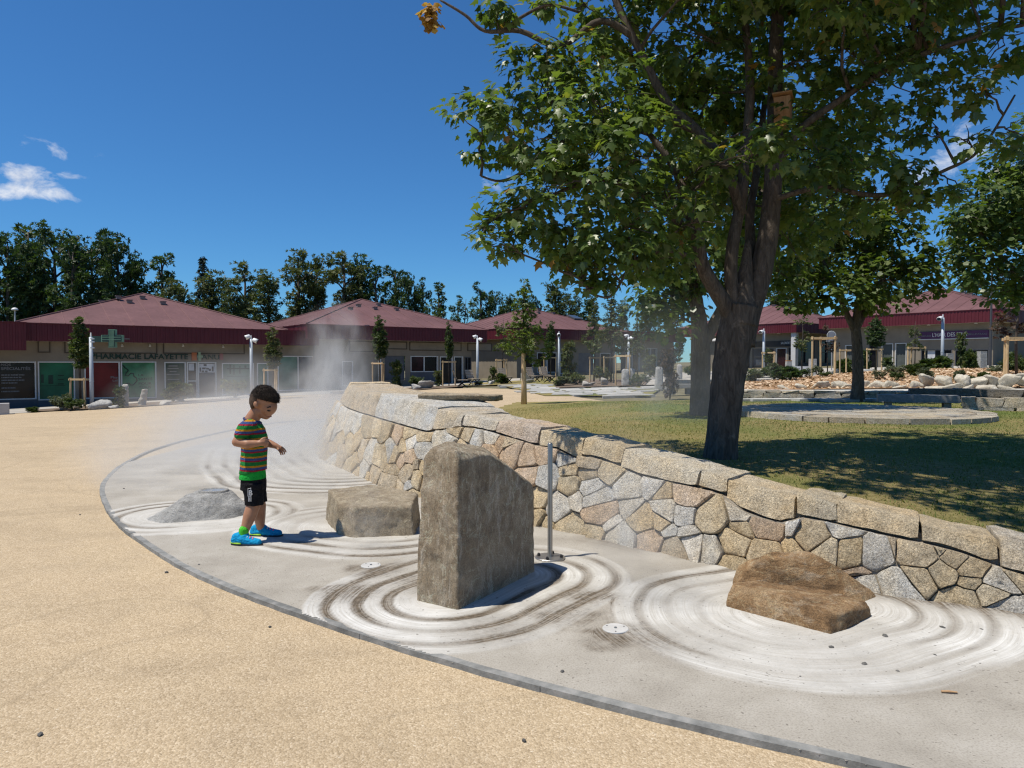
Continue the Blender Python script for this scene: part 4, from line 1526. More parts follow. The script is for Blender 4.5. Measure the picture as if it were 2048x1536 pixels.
main_lobes = lobes_px([
    (1010, 250, 5.7, .40), (965, 225, 5.8, .30), (1085, 170, 5.7, .42), (1150, 120, 5.7, .36), (1130, 285, 5.4, .45), (1200, 215, 5.5, .48), (1095, 400, 5.5, .38), (1050, 415, 5.6, .30), (1200, 370, 5.3, .46), (1280, 300, 5.5, .5),
    (1170, 470, 5.5, .36), (1250, 450, 5.3, .42), (1120, 480, 5.6, .24), (957, 470, 5.5, .15), (975, 495, 5.45, .12), (1145, 545, 5.5, .17), (1180, 575, 5.5, .12), (1215, 540, 5.4, .2), (1020, 480, 5.6, .16), (1325, 410, 5.8, .40), (1360, 240, 6.5, .45), (1300, 60, 6.2, .48), (1380, 90, 6.0, .45),
    (1450, 180, 6.5, .42), (1410, 330, 5.5, .26), (1535, 275, 5.0, .20), (1500, 300, 4.95, .15), (1580, 300, 5.0, .15), (1480, 430, 6.8, .36), (1620, 120, 5.7, .40), (1700, 100, 5.6, .45), (1650, 240, 5.9, .45), (1780, 170, 5.5, .36), (1705, 320, 5.6, .27), (1790, 330, 5.4, .2),
    (1870, 100, 5.5, .30), (1950, 180, 5.3, .22), (1935, 280, 5.3, .16), (1860, 240, 5.5, .20), (1905, 385, 5.4, .15), (1845, 385, 5.4, .2), (1760, 400, 5.7, .30), (1650, 420, 6.2, .40), (2010, 90, 5.3, .28), (1560, 30, 6.5, .45), (1440, 20, 6.3, .4), (1800, 20, 5.6, .45), (1230, 50, 5.9, .25),
    (1620, 330, 5.5, .28), (1560, 470, 6.6, .40), (1380, 380, 6.3, .45), (1250, 180, 6.5, .5), (1170, 330, 6.5, .45), (1330, 160, 6.6, .5), (1500, 100, 7.0, .5), (1600, 300, 6.8, .5), (1700, 220, 6.8, .5), (1400, 200, 6.9, .5), (1480, 300, 7.0, .5), (1090, 20, 5.7, .14), (995, 15, 5.6, .08), (1010, 40, 5.6, .06), 
    (1310, 520, 5.6, .30), (1400, 440, 5.3, .2), (1350, 520, 6.1, .3), (1170, 10, 5.8, .2), (2035, 270, 5.4, .16),
    (1350, -110, 5.9, .65), (1500, -140, 5.7, .7), (1650, -110, 5.7, .65), (1800, -110, 5.5, .6), (1930, -60, 5.4, .45), (1280, -190, 5.9, .6), (1430, -280, 5.9, .75), (1600, -300, 5.9, .75), (1750, -260, 5.8, .7), (1500, -440, 6.0, .8), (1650, -450, 6.0, .7), (1560, -560, 6.1, .6),
    (1500, -90, 5.0, .45), (1660, -20, 4.9, .3), (1720, -60, 4.9, .45), (1450, -150, 7.0, .7), (1620, -100, 7.2, .7), (1780, 60, 6.9, .55), (1860, -40, 6.7, .55), (1750, -250, 6.9, .7)])
main_lobes += [((x, y, z), r_) for x, y, z, r_ in ((1.2, 4.4, 4.6, .5), (1.9, 4.6, 4.9, .55), (2.5, 4.3, 4.7, .5), (2.9, 4.7, 5.1, .55), (1.6, 3.9, 4.5, .45), (2.2, 3.8, 4.9, .5), (3.2, 4.2, 4.8, .45), (1.0, 5.0, 5.2, .5), (3.5, 5.0, 5.2, .5), (2.2, 4.2, 5.6, .55), (2.8, 5.2, 6.0, .6), (1.5, 4.9, 6.0, .6), (.6, 4.5, 4.9, .4))]
main = build_tree('maple_tree', 'large maple with a leaning trunk, right behind the stone wall', tuple(TB), main_limbs, main_lobes, 'maple', MAPLE, MAPLE_F, .073, 16, 128, .15, droop=.75, twigs=5, twr=.016, single=300)
# hanging bunch of dry orange keys at the bare branch tip
MAT['dryleaf'] = leaf_mat('dry_leaf', [(0.0, (.22, .11, .03)), (0.5, (.40, .22, .06)), (1.0, (.52, .36, .10))], .35, .6, .2)

P, D, N, S, rnd = foliage([(tuple(at(861, 26, 5.6)), .05), (tuple(at(858, 40, 5.6)), .05), (tuple(at(868, 50, 5.6)), .03), (tuple(at(868, 14, 5.6)), .03)], .05, 7, .05, 2600, .2, .9, 1.0)
o = link_mesh('dry_leaves', leaf_mesh('dry_leaves', P - np.array(TB), D, N, S, rnd, STAR, STAR_F), MAT['dryleaf'], main)
o['kind'] = 'stuff'

# nest box on the trunk
c = at(1566, 222, 5.86)
MAT['boxwood'] = pmat('nest_box_wood', [(0.3, (.26, .13, .055)), (0.5, (.36, .19, .085)), (0.7, (.44, .25, .12))], 7, 5, .7, 30, .3, .004, vs=(6, 6, .6))
t = thing('nest_box', 'orange wooden nest box hung high on the large maple', 'nest box', (c.x, c.y, c.z - .11))
rz = R(-28)
MB().box(c, (.125, .12, .20), rz).build('box', MAT['boxwood'], t)
Mt = Matrix.Rotation(rz, 3, 'Z') @ Matrix.Rotation(R(-12), 3, 'X')
MB().box(c + Vector((0, 0, .112)), (.15, .155, .014), M=Mt).build('roof', MAT['boxwood'], t)
Mz = Matrix.Rotation(rz, 3, 'Z')
hc = c + Mz @ Vector((.0, -.0605, .04))
MB().tube([hc, hc + Mz @ Vector((0, -.004, 0))], [.016, .016], 14).build('entrance_hole', flat('hole_black', (.008, .007, .006), .9), t)
MB().box(c + Mz @ Vector((0, .064, 0)), (.035, .010, .27), rz).build('back_batten', MAT['boxwood'], t)

# ------------------------------------------------------------------ the three other large trees
b2 = Vector(((1405 - 1024) / F * 11.8, 11.8, .42))
build_tree('maple_tree', 'dark forked maple trunk standing close behind the large maple', tuple(b2),
           [([b2 + Vector((0, 0, -.05)), at(1401, 760, 11.8), at(1402, 700, 11.8), at(1398, 640, 11.8), at(1390, 590, 11.8), at(1370, 500, 11.8), at(1350, 400, 11.9)], .185, .07),
            (px_path([(1405, 690, 11.8), (1432, 640, 11.8), (1455, 590, 11.8), (1480, 500, 11.9), (1520, 400, 12.0), (1560, 300, 12.1)]), .11, .05)],
           lobes_px([(1325, 570, 11.3, .60), (1300, 610, 11.2, .38), (1345, 650, 11.2, .34), (1380, 520, 11.5, .8), (1450, 450, 11.8, .9), (1340, 440, 11.8, .9), (1500, 380, 12, 1.0), (1585, 470, 12, .8), (1620, 380, 12.2, 1.0), (1400, 330, 12, 1.0), (1560, 545, 12, .4), (1500, 250, 12.3, 1.2), (1690, 300, 12.3, .9), (1300, 520, 11.7, .5), (1420, 560, 11.3, .4), (1350, 600, 12.3, .5)]),
           'maple', STAR, STAR_F, .105, 11, 95, .22, group='large trees on the lawn', twr=.03, droop=.6)
b3 = Vector(((1716 - 1024) / F * 15.5, 15.5, .42))
build_tree('maple_tree', 'round crowned young maple with a thin dark trunk beside the round platform', tuple(b3),
           [([b3 + Vector((0, 0, -.05)), at(1716, 750, 15.5), at(1714, 690, 15.5), at(1712, 650, 15.5), at(1720, 590, 15.5), at(1730, 500, 15.5)], .135, .06),
            (px_path([(1713, 670, 15.5), (1690, 620, 15.5), (1665, 560, 15.5), (1640, 510, 15.5)]), .075, .03), (px_path([(1715, 655, 15.5), (1742, 600, 15.5), (1775, 540, 15.4), (1800, 500, 15.4)]), .07, .03)],
           lobes_px([(1600, 560, 15.3, .62), (1640, 505, 15.4, .8), (1720, 455, 15.5, .9), (1800, 500, 15.4, .8), (1848, 545, 15.3, .55), (1765, 560, 15.0, .8), (1690, 575, 15, .65), (1592, 605, 15.2, .3), (1862, 575, 15.2, .25), (1660, 440, 15.6, .8), (1775, 445, 15.6, .7), (1562, 545, 15.4, .4), (1815, 590, 15.1, .28), (1700, 520, 16.2, .9), (1620, 600, 15.4, .4), (1740, 610, 15.6, .4)]),
           'maple_lime', STAR, STAR_F, .115, 10, 110, .2, group='large trees on the lawn', twr=.022, droop=.4)
b4 = Vector(((2125 - 1024) / F * 13.2, 13.2, .42))
build_tree('maple_tree', 'dark leafy tree whose crown fills the right edge of the picture', tuple(b4),
           [([b4 + Vector((0, 0, -.05)), at(2122, 760, 13.2), at(2118, 660, 13.2), at(2100, 560, 13.2), at(2080, 440, 13.2), at(2070, 300, 13.2)], .17, .06),
            (px_path([(2110, 620, 13.2), (2050, 560, 13.1), (1990, 500, 13.0), (1950, 450, 13)]), .06, .02), (px_path([(2105, 600, 13.2), (2160, 500, 13.2), (2200, 380, 13.2)]), .08, .03)],
           lobes_px([(2005, 390, 13, .8), (1945, 430, 12.9, .42), (2050, 310, 13, .75), (1965, 520, 12.9, .55), (2030, 480, 13, .9), (1902, 448, 12.9, .26), (1945, 560, 12.9, .36), (2010, 585, 13, .42), (2110, 400, 13.2, 1.1), (2120, 550, 13.4, .9), (2150, 260, 13.4, 1.1), (2220, 420, 13.4, 1.1), (2060, 590, 13.3, .5), (1985, 450, 13.8, .8), (2060, 400, 14, 1.0), (1920, 500, 13.3, .3)]),
           'maple', STAR, STAR_F, .10, 12, 115, .22, group='large trees on the lawn', twr=.028, droop=.5)
# ------------------------------------------------------------------ far trees behind the roofs
def far_variant(kind, seed):
    """a crown and trunk about 1 unit tall; returns (trunk mesh, crown mesh)"""
    g = np.random.default_rng(seed)
    random.seed(seed)
    lob = []
    mb = MB()
    if kind == 'conifer':
        mb.tube([(0, 0, 0), (0, 0, .98)], [.018, .004], 6)
        P, D, N = [], [], []
        for k in range(30):
            z = .12 + .86 * k / 29
            r_ = .20 * (1 - z) + .012
            m_ = int(10 + 60 * r_ / .2)
            a_ = g.uniform(0, 2 * np.pi, m_)
            rr = r_ * g.uniform(.2, 1.05, m_)
            P.append(np.stack([np.cos(a_) * rr, np.sin(a_) * rr, z - rr * .35 + g.normal(0, .008, m_)], 1))
            D.append(np.stack([np.cos(a_), np.sin(a_), -.5 + 0 * a_], 1))
            N.append(np.stack([0 * a_, 0 * a_, 1 + 0 * a_], 1) + g.normal(size=(m_, 3)) * .2)
        P, D, N = (np.concatenate(q) for q in (P, D, N))
        cm = leaf_mesh('crown', P, D, N, g.uniform(.03, .055, len(P)), g.uniform(.1, .9, len(P)), SPRAY, SPRAY_F)
        return mb.mesh('trunk', smooth=True), cm
    n = {'column': 15, 'broad': 22, 'plume': 15, 'loose': 17}[kind]
    mb.tube([(0, 0, 0), (.006, 0, .3), (-.005, .004, .6), (0, 0, .92)], [.026, .020, .013, .004], 7)
    for k in range(n):
        u = k / (n - 1)
        if kind == 'column':
            z = .16 + .78 * u
            w = .10 * (1 - abs(u - .42) ** 1.6 * 1.5) + .02
            r_ = max(.04, .075 * (1 - .55 * u))
        elif kind == 'broad':
            z = .20 + .72 * u
            w = .20 * math.sqrt(max(.05, 1 - ((u - .40) / .66) ** 2))
            r_ = max(.06, .10 * (1 - .35 * u))
        elif kind == 'plume':
            z = .30 + .65 * u
            w = .09 + .09 * math.sin(u * 9 + seed)
            r_ = random.uniform(.045, .08)
        else:
            z = .18 + .76 * u
            w = .16 * (1 - u * .7)
            r_ = random.uniform(.05, .085)
        a_ = k * 2.4 + random.uniform(-.5, .5)
        c = (math.cos(a_) * w * random.uniform(.4, 1), math.sin(a_) * w * random.uniform(.4, 1), z)
        lob.append((c, r_))
        mb.tube(branch_path((0, 0, z - .10), c, .05, 3, .1), [.008, .006, .004, .002], 4)
    P, D, N, S, rnd = foliage(lob, .03, 9, .031, {'column': 5600, 'broad': 4600, 'plume': 4200, 'loose': 3800}[kind], .25, .05, 1.5 if kind != 'plume' else 1.0, g, 1.1)
    return mb.mesh('trunk', smooth=True), leaf_mesh('crown', P, D, N, S, rnd, SPRAY, SPRAY_F)


VAR = {}
for kind, seeds_ in (('column', (1, 2, 3)), ('broad', (4, 5)), ('plume', (6, 7)), ('loose', (8, 9)), ('conifer', (10,))):
    VAR[kind] = [far_variant(kind, s_) for s_ in seeds_]
random.seed(11)
FAR = [(-60, 470, 60, 'broad', 'poplar', 1.1), (20, 462, 58, 'broad', 'poplar', 1.0), (62, 436, 62, 'column', 'poplar', 1.3), (112, 450, 60, 'broad', 'poplar', 1.05), (150, 480, 57, 'column', 'poplar', 1.3), (188, 472, 62, 'broad', 'poplar', 1.0),
       (238, 458, 58, 'broad', 'poplar', 1.0), (272, 520, 62, 'column', 'poplar', 1.3), (326, 498, 60, 'column', 'poplar', 1.25), (362, 556, 58, 'broad', 'dusty', 1.15), (408, 510, 70, 'conifer', 'conifer', .9), (426, 542, 62, 'loose', 'dusty', 1.2), (470, 575, 60, 'broad', 'dusty', 1.1),
       (492, 527, 66, 'plume', 'dusty', 1.2), (538, 540, 63, 'loose', 'dusty', 1.2), (598, 503, 66, 'plume', 'dusty', 1.1), (634, 512, 68, 'plume', 'dusty', 1.1), (690, 508, 66, 'plume', 'dusty', 1.3), (722, 510, 68, 'loose', 'poplar', 1.2), (752, 532, 66, 'column', 'poplar', 1.2),
       (792, 525, 68, 'column', 'poplar', 1.3), (818, 540, 66, 'broad', 'poplar', .9), (846, 558, 70, 'column', 'poplar', 1.0), (878, 566, 70, 'column', 'poplar', 1.4), (916, 592, 72, 'column', 'poplar', 1.3), (962, 566, 84, 'column', 'poplar', 1.4), (992, 580, 84, 'broad', 'poplar', .9),
       (1022, 588, 86, 'loose', 'poplar', 1.0), (1066, 590, 88, 'broad', 'poplar', .9), (1110, 562, 90, 'loose', 'dusty', 1.3), (1140, 586, 88, 'broad', 'dusty', 1.1), (1178, 590, 88, 'loose', 'poplar', 1.1), (1245, 600, 84, 'loose', 'dusty', 1.0), (1300, 620, 88, 'broad', 'dusty', 1.2), (1345, 630, 90, 'broad', 'dusty', 1.2),
       (1556, 560, 96, 'plume', 'dusty', 1.5), (1600, 545, 94, 'broad', 'poplar', 1.0), (1760, 560, 90, 'broad', 'poplar', 1.1), (1950, 545, 80, 'broad', 'dusty', 1.0), (2010, 560, 82, 'broad', 'poplar', 1.0), (2080, 540, 80, 'broad', 'poplar', 1.0)]
LOOK = {('broad', 'poplar'): 'broad dark green tree', ('column', 'poplar'): 'narrow upright dark green tree', ('conifer', 'conifer'): 'pointed blackish conifer', ('loose', 'dusty'): 'loose pale green tree', ('broad', 'dusty'): 'rounded dusty green tree',
        ('plume', 'dusty'): 'plume topped bare stemmed tree', ('loose', 'poplar'): 'loose crowned dark tree'}
ORD = ['first', 'second', 'third', 'fourth', 'fifth', 'sixth', 'seventh', 'eighth', 'ninth', 'tenth', 'eleventh', 'twelfth', 'thirteenth', 'fourteenth', 'fifteenth', 'sixteenth', 'seventeenth', 'eighteenth', 'nineteenth', 'twentieth', 'twenty-first', 'twenty-second', 'twenty-third', 'twenty-fourth']
ROOF = lambda px: 'pharmacy roof' if px < 560 else ('middle roof' if px < 930 else ('third roof' if px < 1400 else 'right-hand roofs'))
cnt = {}
for px, ty, Y, kind, mt, wf in FAR:
    p = on(px, Y)
    top = at(px, ty, Y).z
    H = top - p.z
    roof = ROOF(px)
    cnt[roof] = cnt.get(roof, 0) + 1
    t = thing('far_tree', '%s behind the %s, %s of that row from the left' % (LOOK[(kind, mt)], roof, ORD[cnt[roof] - 1]), 'tree', tuple(p), 'trees behind the roofs')
    tm, cm = random.choice(VAR[kind])
    rot = random.uniform(0, 6.28)
    for nm, me, ml in (('trunk', tm, MAT['bark_far']), ('crown', cm, MAT[mt])):
        o = bpy.data.objects.new(nm, me)
        if not me.materials:
            me.materials.append(ml)
        COL.objects.link(o)
        o.parent = t
        wk = wf * (.82 if kind in ('broad', 'column') else .95)
        o.scale = (H * wk, H * wk, H)
        o.rotation_euler = (0, 0, rot)
        o.material_slots[0].link = 'OBJECT'
        o.material_slots[0].material = ml
        if nm == 'crown':
            o['kind'] = 'stuff'
# one leafless tree between the middle and third roofs
p = on(930, 72)
t = thing('bare_tree', 'thin leafless grey tree between the middle and third roofs', 'tree', tuple(p))
mb = MB()
top = at(932, 598, 72)
pts = [p, p.lerp(top, .4) + Vector((.1, 0, 0)), p.lerp(top, .7) + Vector((-.1, 0, 0)), top]
mb.tube(pts, [.12, .09, .06, .02], 7)
for k in range(16):
    a_ = p.lerp(top, random.uniform(.35, .9))
    e = a_ + Vector((random.uniform(-1.1, 1.1), random.uniform(-.8, .8), random.uniform(.5, 1.6)))
    mb.tube(branch_path(a_, e, .1, 4, .12), [.04, .032, .026, .02, .012], 5)
mb.build('trunk', MAT['bark_far'], t, smooth=True)

# ------------------------------------------------------------------ young trees, stakes, shrubs
def young_variant(kind, seed):
    g = np.random.default_rng(seed)
    random.seed(seed)
    mb = MB()
    mb.tube([(0, 0, 0), (.01, .005, .45), (-.008, 0, .75), (0, 0, .98)], [.011, .009, .006, .002], 7)
    lob = []
    if kind == 'narrow':
        for k in range(9):
            u = k / 8
            lob.append(((random.uniform(-.02, .02), random.uniform(-.02, .02), .48 + .46 * u), .085 * (1 - .75 * u) * (.55 + .45 * min(1, u * 4)) + .012))
        per, sz, de = 8, .040, 4200
    elif kind == 'tapered':
        for k in range(14):
            u = k / 13
            a_ = k * 2.4
            w = .085 * (1 - u)
            lob.append(((math.cos(a_) * w, math.sin(a_) * w, .42 + .55 * u), .075 * (1 - .75 * u) + .012))
        per, sz, de = 7, .032, 3300
    elif kind == 'sparse':
        for k in range(11):
            a_ = k * 2.4
            w = random.uniform(.03, .13)
            lob.append(((math.cos(a_) * w, math.sin(a_) * w, random.uniform(.5, .97)), .05))
        per, sz, de = 5, .038, 3000
    else:
        for k in range(9):
            u = k / 8
            a_ = k * 2.4
            w = .07 * math.sin(u * 2.6 + .4)
            lob.append(((math.cos(a_) * w, math.sin(a_) * w, .56 + .36 * u), .085 * (1 - .3 * u)))
        per, sz, de = 9, .038, 4300
    for c, r_ in lob:
        mb.tube([(0, 0, max(.4, c[2] - .06)), c], [.004, .0015], 4)
    P, D, N, S, rnd = foliage(lob, .022, per, sz, de, .3, .1 if kind == 'narrow' else .35, 1.2, g, .8)
    return mb.mesh('trunk', smooth=True), leaf_mesh('crown', P, D, N, S, rnd, SPRAY, SPRAY_F)


YV = {k: [young_variant(k, 20 + i), young_variant(k, 40 + i)] for i, k in enumerate(('narrow', 'tapered', 'sparse', 'round'))}
random.seed(5)
MAT['stake'] = pmat('pine_stake', [(0.3, (.40, .265, .13)), (0.5, (.52, .37, .20)), (0.7, (.62, .46, .28))], 8, 5, .75, 30, .3, .004, vs=(5, 5, .6), vary=.15)


def place_young(px, Y, ty, kind, mt, label, wf=1.0, trunkmat='bark_far'):
    p = on(px, Y)
    H = at(px, ty, Y).z - p.z
    t = thing('young_tree', label, 'tree', tuple(p), 'young planted trees')
    tm, cm = random.choice(YV[kind])
    for nm, me, ml in (('trunk', tm, MAT[trunkmat]), ('crown', cm, MAT[mt])):
        if not me.materials:
            me.materials.append(ml)
        o = bpy.data.objects.new(nm, me)
        COL.objects.link(o)
        o.parent = t
        o.scale = (H * wf, H * wf, H)
        o.rotation_euler = (0, 0, random.uniform(0, 6.28))
        o.material_slots[0].link = 'OBJECT'
        o.material_slots[0].material = ml
        if nm == 'crown':
            o['kind'] = 'stuff'
    return p


def place_stake(px, Y, w, h, label, n=3, rot=None, z=None):
    p = on(px, Y) if z is None else Vector(((px - 1024) / F * Y, Y, z))
    t = thing('tree_stake_frame', label, 'tree stake', tuple(p), 'wooden tree stakes')
    rot = random.uniform(-.4, .4) if rot is None else rot
    pts = []
    for k in range(n):
        if n == 2:
            q = Vector((math.cos(rot) * w / 2 * (1 if k else -1), math.sin(rot) * w / 2 * (1 if k else -1), 0))
        else:
            a_ = rot + math.pi + k * 2 * math.pi / n
            q = Vector((math.cos(a_) * w * .56, math.sin(a_) * w * .56, 0))
        pts.append(q)
    r_ = .040
    for q in pts:
        tilt = Vector((random.uniform(-.02, .02), random.uniform(-.02, .02), 0))
        MB().tube([p + q + Vector((0, 0, -.1)), p + q + tilt + Vector((0, 0, h + .05))], [r_, r_ * .92], 9).build('stake', MAT['stake'], t, smooth=False)
    m_ = n if n > 2 else 1
    for k in range(m_):
        a_, b_ = pts[k], pts[(k + 1) % n]
        d = (b_ - a_).normalized() * .06
        o = MB()
        mid = (a_ + b_) / 2
        L = (b_ - a_).length + .12
        o.box(p + mid + Vector((0, 0, h - .02 - .003 * k)), (L, .03 + .055, .075), math.atan2(d.y, d.x))
        o.build('rail', MAT['stake'], t)


YT = [(160, 29.5, 628, 'narrow', 'shrub', 'narrow young tree tied to stakes in front of the pharmacy', 1.25), (546, 33, 652, 'narrow', 'dusty', 'narrow young tree veiled by mist at the end of the pharmacy', 1.35),
      (760, 38, 628, 'narrow', 'shrub', 'narrow young tree with a tall tip before the middle building', 1.15), (898, 41, 640, 'narrow', 'shrub', 'very thin young tree before the dark windows of the middle building', .75), (1006, 44, 628, 'sparse', 'dusty', 'sparse young tree with a spindly tip by the staked bench', 1.0),
      (1101, 47, 640, 'narrow', 'poplar', 'narrow dark young tree beside the single white post', 1.0), (1188, 40, 590, 'tapered', 'dusty', 'tall slim young tree at the left of the misty planting', .95), (1222, 38, 575, 'tapered', 'dusty', 'tallest leafy young tree in the misty planting', 1.15), (1275, 42, 625, 'tapered', 'dusty', 'pale young tree behind the white lamp post right of the mist', 1.0),
      (1400, 48, 640, 'round', 'dusty', 'young tree half hidden left of the dark forked trunk', 1.3), (1536, 40, 696, 'round', 'shrub', 'small round headed young tree before the tea room', 1.25), (1604, 33, 636, 'sparse', 'dusty', 'sparse young tree on a tall stake near the tea room column', 1.1), (1655, 36, 650, 'sparse', 'purple', 'purple leaved young tree beside the round road sign', 1.1),
      (1750, 37, 634, 'round', 'poplar', 'round headed dark young tree right of the thin dark trunk', 1.25), (1829, 36, 640, 'sparse', 'dusty', 'sparse headed young tree left of the hair salon sign', 1.0), (2034, 24, 560, 'sparse', 'purple', 'dark leaved young tree at the far right above its big stakes', 1.3)]
for px, Y, ty, kind, mt, lab, wf in YT:
    place_young(px, Y, ty, kind, mt, lab, wf)
# the larger young tree on the lawn edge
p = Vector(((1048 - 1024) / F * 21.5, 21.5, lawn_z(.36, 21.5) - .02))
H = at(1040, 556, 21.5).z - p.z
t = thing('young_tree', 'slender young tree with a wrapped straw trunk on the lawn edge', 'tree', tuple(p), 'young planted trees')
wrap = MB()
wrap.tube([p + Vector((0, 0, 0)), p + Vector((0, 0, .7)), p + Vector((-.02, 0, 1.55)), p + Vector((-.04, 0, 1.9))], [.095, .078, .062, .03], 12)
wrap.build('trunk', MAT['stake'], t, smooth=True)
tm, cm = young_variant('tapered', 77)
cm.materials.append(MAT['maple_lime'])
o = bpy.data.objects.new('crown', cm)
COL.objects.link(o)
o.parent = t
o.scale = (H * 1.25, H * 1.25, H)
o['kind'] = 'stuff'
tm.materials.append(MAT['bark_far'])
o = bpy.data.objects.new('stem', tm)
COL.objects.link(o)
o.parent = t
o.scale = (H, H, H)
random.seed(6)

ST = [(164, 29.3, .78, 1.25, 'log stake frame round the young tree by the pharmacy lamp', 3), (544, 33, .62, 1.35, 'tree stake frame veiled by mist at the end of the pharmacy', 3), (759, 38, .66, 1.5, 'tree stake frame standing behind the left end of the stone wall', 3),
      (898, 41, .72, 1.45, 'tree stake frame beside the black X-legged bench', 2), (1005, 44, .70, 1.45, 'tree stake frame behind the slatted bench by the middle building', 3), (1100, 47, .78, 1.5, 'dark tree stake frame behind the pair of benches', 2), (1190, 40, .62, 1.4, 'thin stakes at the left of the misty planting', 2),
      (1218, 37, .55, 1.4, 'leaning stakes in the middle of the misty planting', 2), (1248, 34, .70, 1.45, 'stake frame with a cross rail at the right of the misty planting', 3), (1540, 40, .72, 1.35, 'tree stake frame in front of the tea room windows', 3), (1645, 26, .78, 1.30, 'large tree stake frame with three legs in the orange mulch', 3),
      (1695, 37, .80, 1.35, 'smaller tree stake frame just left of the thin dark trunk', 3), (1750, 37, .70, 1.35, 'tree stake frame round the dark round headed young tree', 3), (1829, 36, .80, 1.35, 'tree stake frame left of the hair salon window', 3), (2035, 19, .95, 1.25, 'big light stake frame at the far right of the mulch bed', 3)]
for px, Y, w, h, lab, n in ST:
    if px in (1645, 2035):
        continue
    place_stake(px, Y, w, h, lab, n)
STAKES_ON_BED = [s_ for s_ in ST if s_[0] in (1645, 2035)]


def shrub_variant(kind, seed):
    g = np.random.default_rng(seed)
    random.seed(seed)
    lob = []
    mb = MB()
    n = 9
    for k in range(n):
        a_ = k * 2.4
        w = random.uniform(.1, .42)
        z = random.uniform(.25, .8) if kind != 'tall' else random.uniform(.2, .9)
        if kind == 'tall':
            w *= .55
        c = (math.cos(a_) * w, math.sin(a_) * w, z * (1 - w * .5))
        lob.append((c, random.uniform(.14, .24)))
        mb.tube([(0, 0, -.03), (c[0] * .5, c[1] * .5, c[2] * .55), c], [.02, .014, .006], 5)
    P, D, N, S, rnd = foliage(lob, .07, 8, .10 if kind != 'spiky' else .16, 480, .3, -.35 if kind == 'spiky' else .1, 1.0, g)
    return mb.mesh('stems', smooth=True), leaf_mesh('foliage', P, D, N, S, rnd, SPRAY, SPRAY_F)


SV = {k: [shrub_variant(k, 60 + i * 3), shrub_variant(k, 61 + i * 3)] for i, k in enumerate(('round', 'tall', 'spiky'))}
random.seed(15)


def place_shrub(px, Y, h, w, kind, mt, label, group, z=None):
    p = on(px, Y) if z is None else Vector(((px - 1024) / F * Y, Y, z))
    t = thing('shrub', label, 'shrub', tuple(p), group)
    sm, fm = random.choice(SV[kind])
    rot = random.uniform(0, 6.28)
    for nm, me, ml in (('stems', sm, MAT['bark_far']), ('foliage', fm, MAT[mt])):
        if not me.materials:
            me.materials.append(ml)
        o = bpy.data.objects.new(nm, me)
        COL.objects.link(o)
        o.parent = t
        o.scale = (w, w, h)
        o.rotation_euler = (0, 0, rot)
        o.material_slots[0].link = 'OBJECT'
        o.material_slots[0].material = ml
        if nm == 'foliage':
            o['kind'] = 'stuff'
    return t
# ------------------------------------------------------------------ the shop pavilions round the square
U, VV = Vector((.8, .6, 0)), Vector((-.6, .8, 0))
SIDE = 12.4


def ribbed(name, c, hgt):
    return None


m, nt, b, out = new_mat('red_roofing')
v = coord(nt, 'World')
n1 = noise_t(nt, v, .6, 6, .6)
c = ramp(nt, n1, [(.3, (.115, .054, .054)), (.55, (.142, .068, .068)), (.75, (.17, .084, .083))])
c = mixc(nt, 1.0, c, ramp(nt, noise_t(nt, v, 5.0, 5, .65), [(.3, (.86, .86, .86)), (.7, (1.1, 1.1, 1.1))]), 'MULTIPLY')
set_in(nt, b, 'Base Color', c)
b.inputs['Roughness'].default_value = .75
b.inputs['Specular IOR Level'].default_value = .3
bump(nt, b, noise_t(nt, v, 9, 4), .25, .03)
MAT['roof'] = m
MAT['fascia'] = pmat('maroon_cladding', [(.3, (.075, .008, .014)), (.7, (.098, .012, .019))], 1.5, 4, .5, None, spec=.35, kind='World')
MAT['render'] = pmat('beige_render', [(.3, (.18, .152, .117)), (.6, (.215, .184, .142)), (.8, (.245, .21, .163))], 1.6, 6, .9, 40, .2, .006, 'World')
MAT['soffit'] = pmat('pale_soffit', [(.3, (.42, .39, .34)), (.7, (.50, .47, .41))], 1.2, 4, .85, kind='World')
MAT['plinth'] = pmat('slate_plinth', [(.3, (.07, .075, .085)), (.7, (.11, .115, .13))], 2, 4, .8, kind='World')
MAT['panel_shade'] = flat('panel_shadow_line', (.060, .048, .036), .8)  # dark brown that paints the thin shadow outline round each panel
MAT['pvc'] = flat('white_frame', (.55, .54, .51), .5)
MAT['darkframe'] = flat('dark_frame', (.06, .06, .065), .5)


def glass(name, col, rough=.15, spec=.25, var=.5):
    return pmat(name, [(.35, tuple(x * (1 - var) for x in col)), (.65, tuple(x * (1 + var) for x in col))], 1.1, 5, rough, None, spec=min(.25, spec), kind='World')


MAT['g_dark'] = glass('dark_glass', (.012, .012, .014))
MAT['g_black'] = glass('black_poster_glass', (.008, .008, .010), .15, .4)
MAT['g_green'] = glass('green_film_glass', (.014, .115, .058), .25, .4, .25)
MAT['g_lime'] = glass('light_green_film_glass', (.055, .20, .10), .25, .4, .35)
MAT['g_deep'] = glass('deep_green_film_glass', (.005, .035, .026), .2, .4, .3)
MAT['g_teal'] = glass('pale_teal_film_glass', (.07, .16, .12), .3, .4, .3)
MAT['g_red'] = glass('red_film_glass', (.13, .010, .012), .25, .4, .3)
MAT['g_wine'] = glass('wine_curtain_glass', (.035, .014, .016), .12)
MAT['g_curtain'] = glass('curtained_glass', (.085, .095, .09), .12, .5, .2)
MAT['g_blue'] = glass('blue_grey_glass', (.05, .06, .075), .1, .6, .3)
MAT['shutter'] = pmat('grey_shutter', [(.3, (.10, .11, .125)), (.7, (.14, .15, .165))], 3, 3, .5)
MAT['sign_black'] = flat('black_sign', (.010, .010, .011), .4)
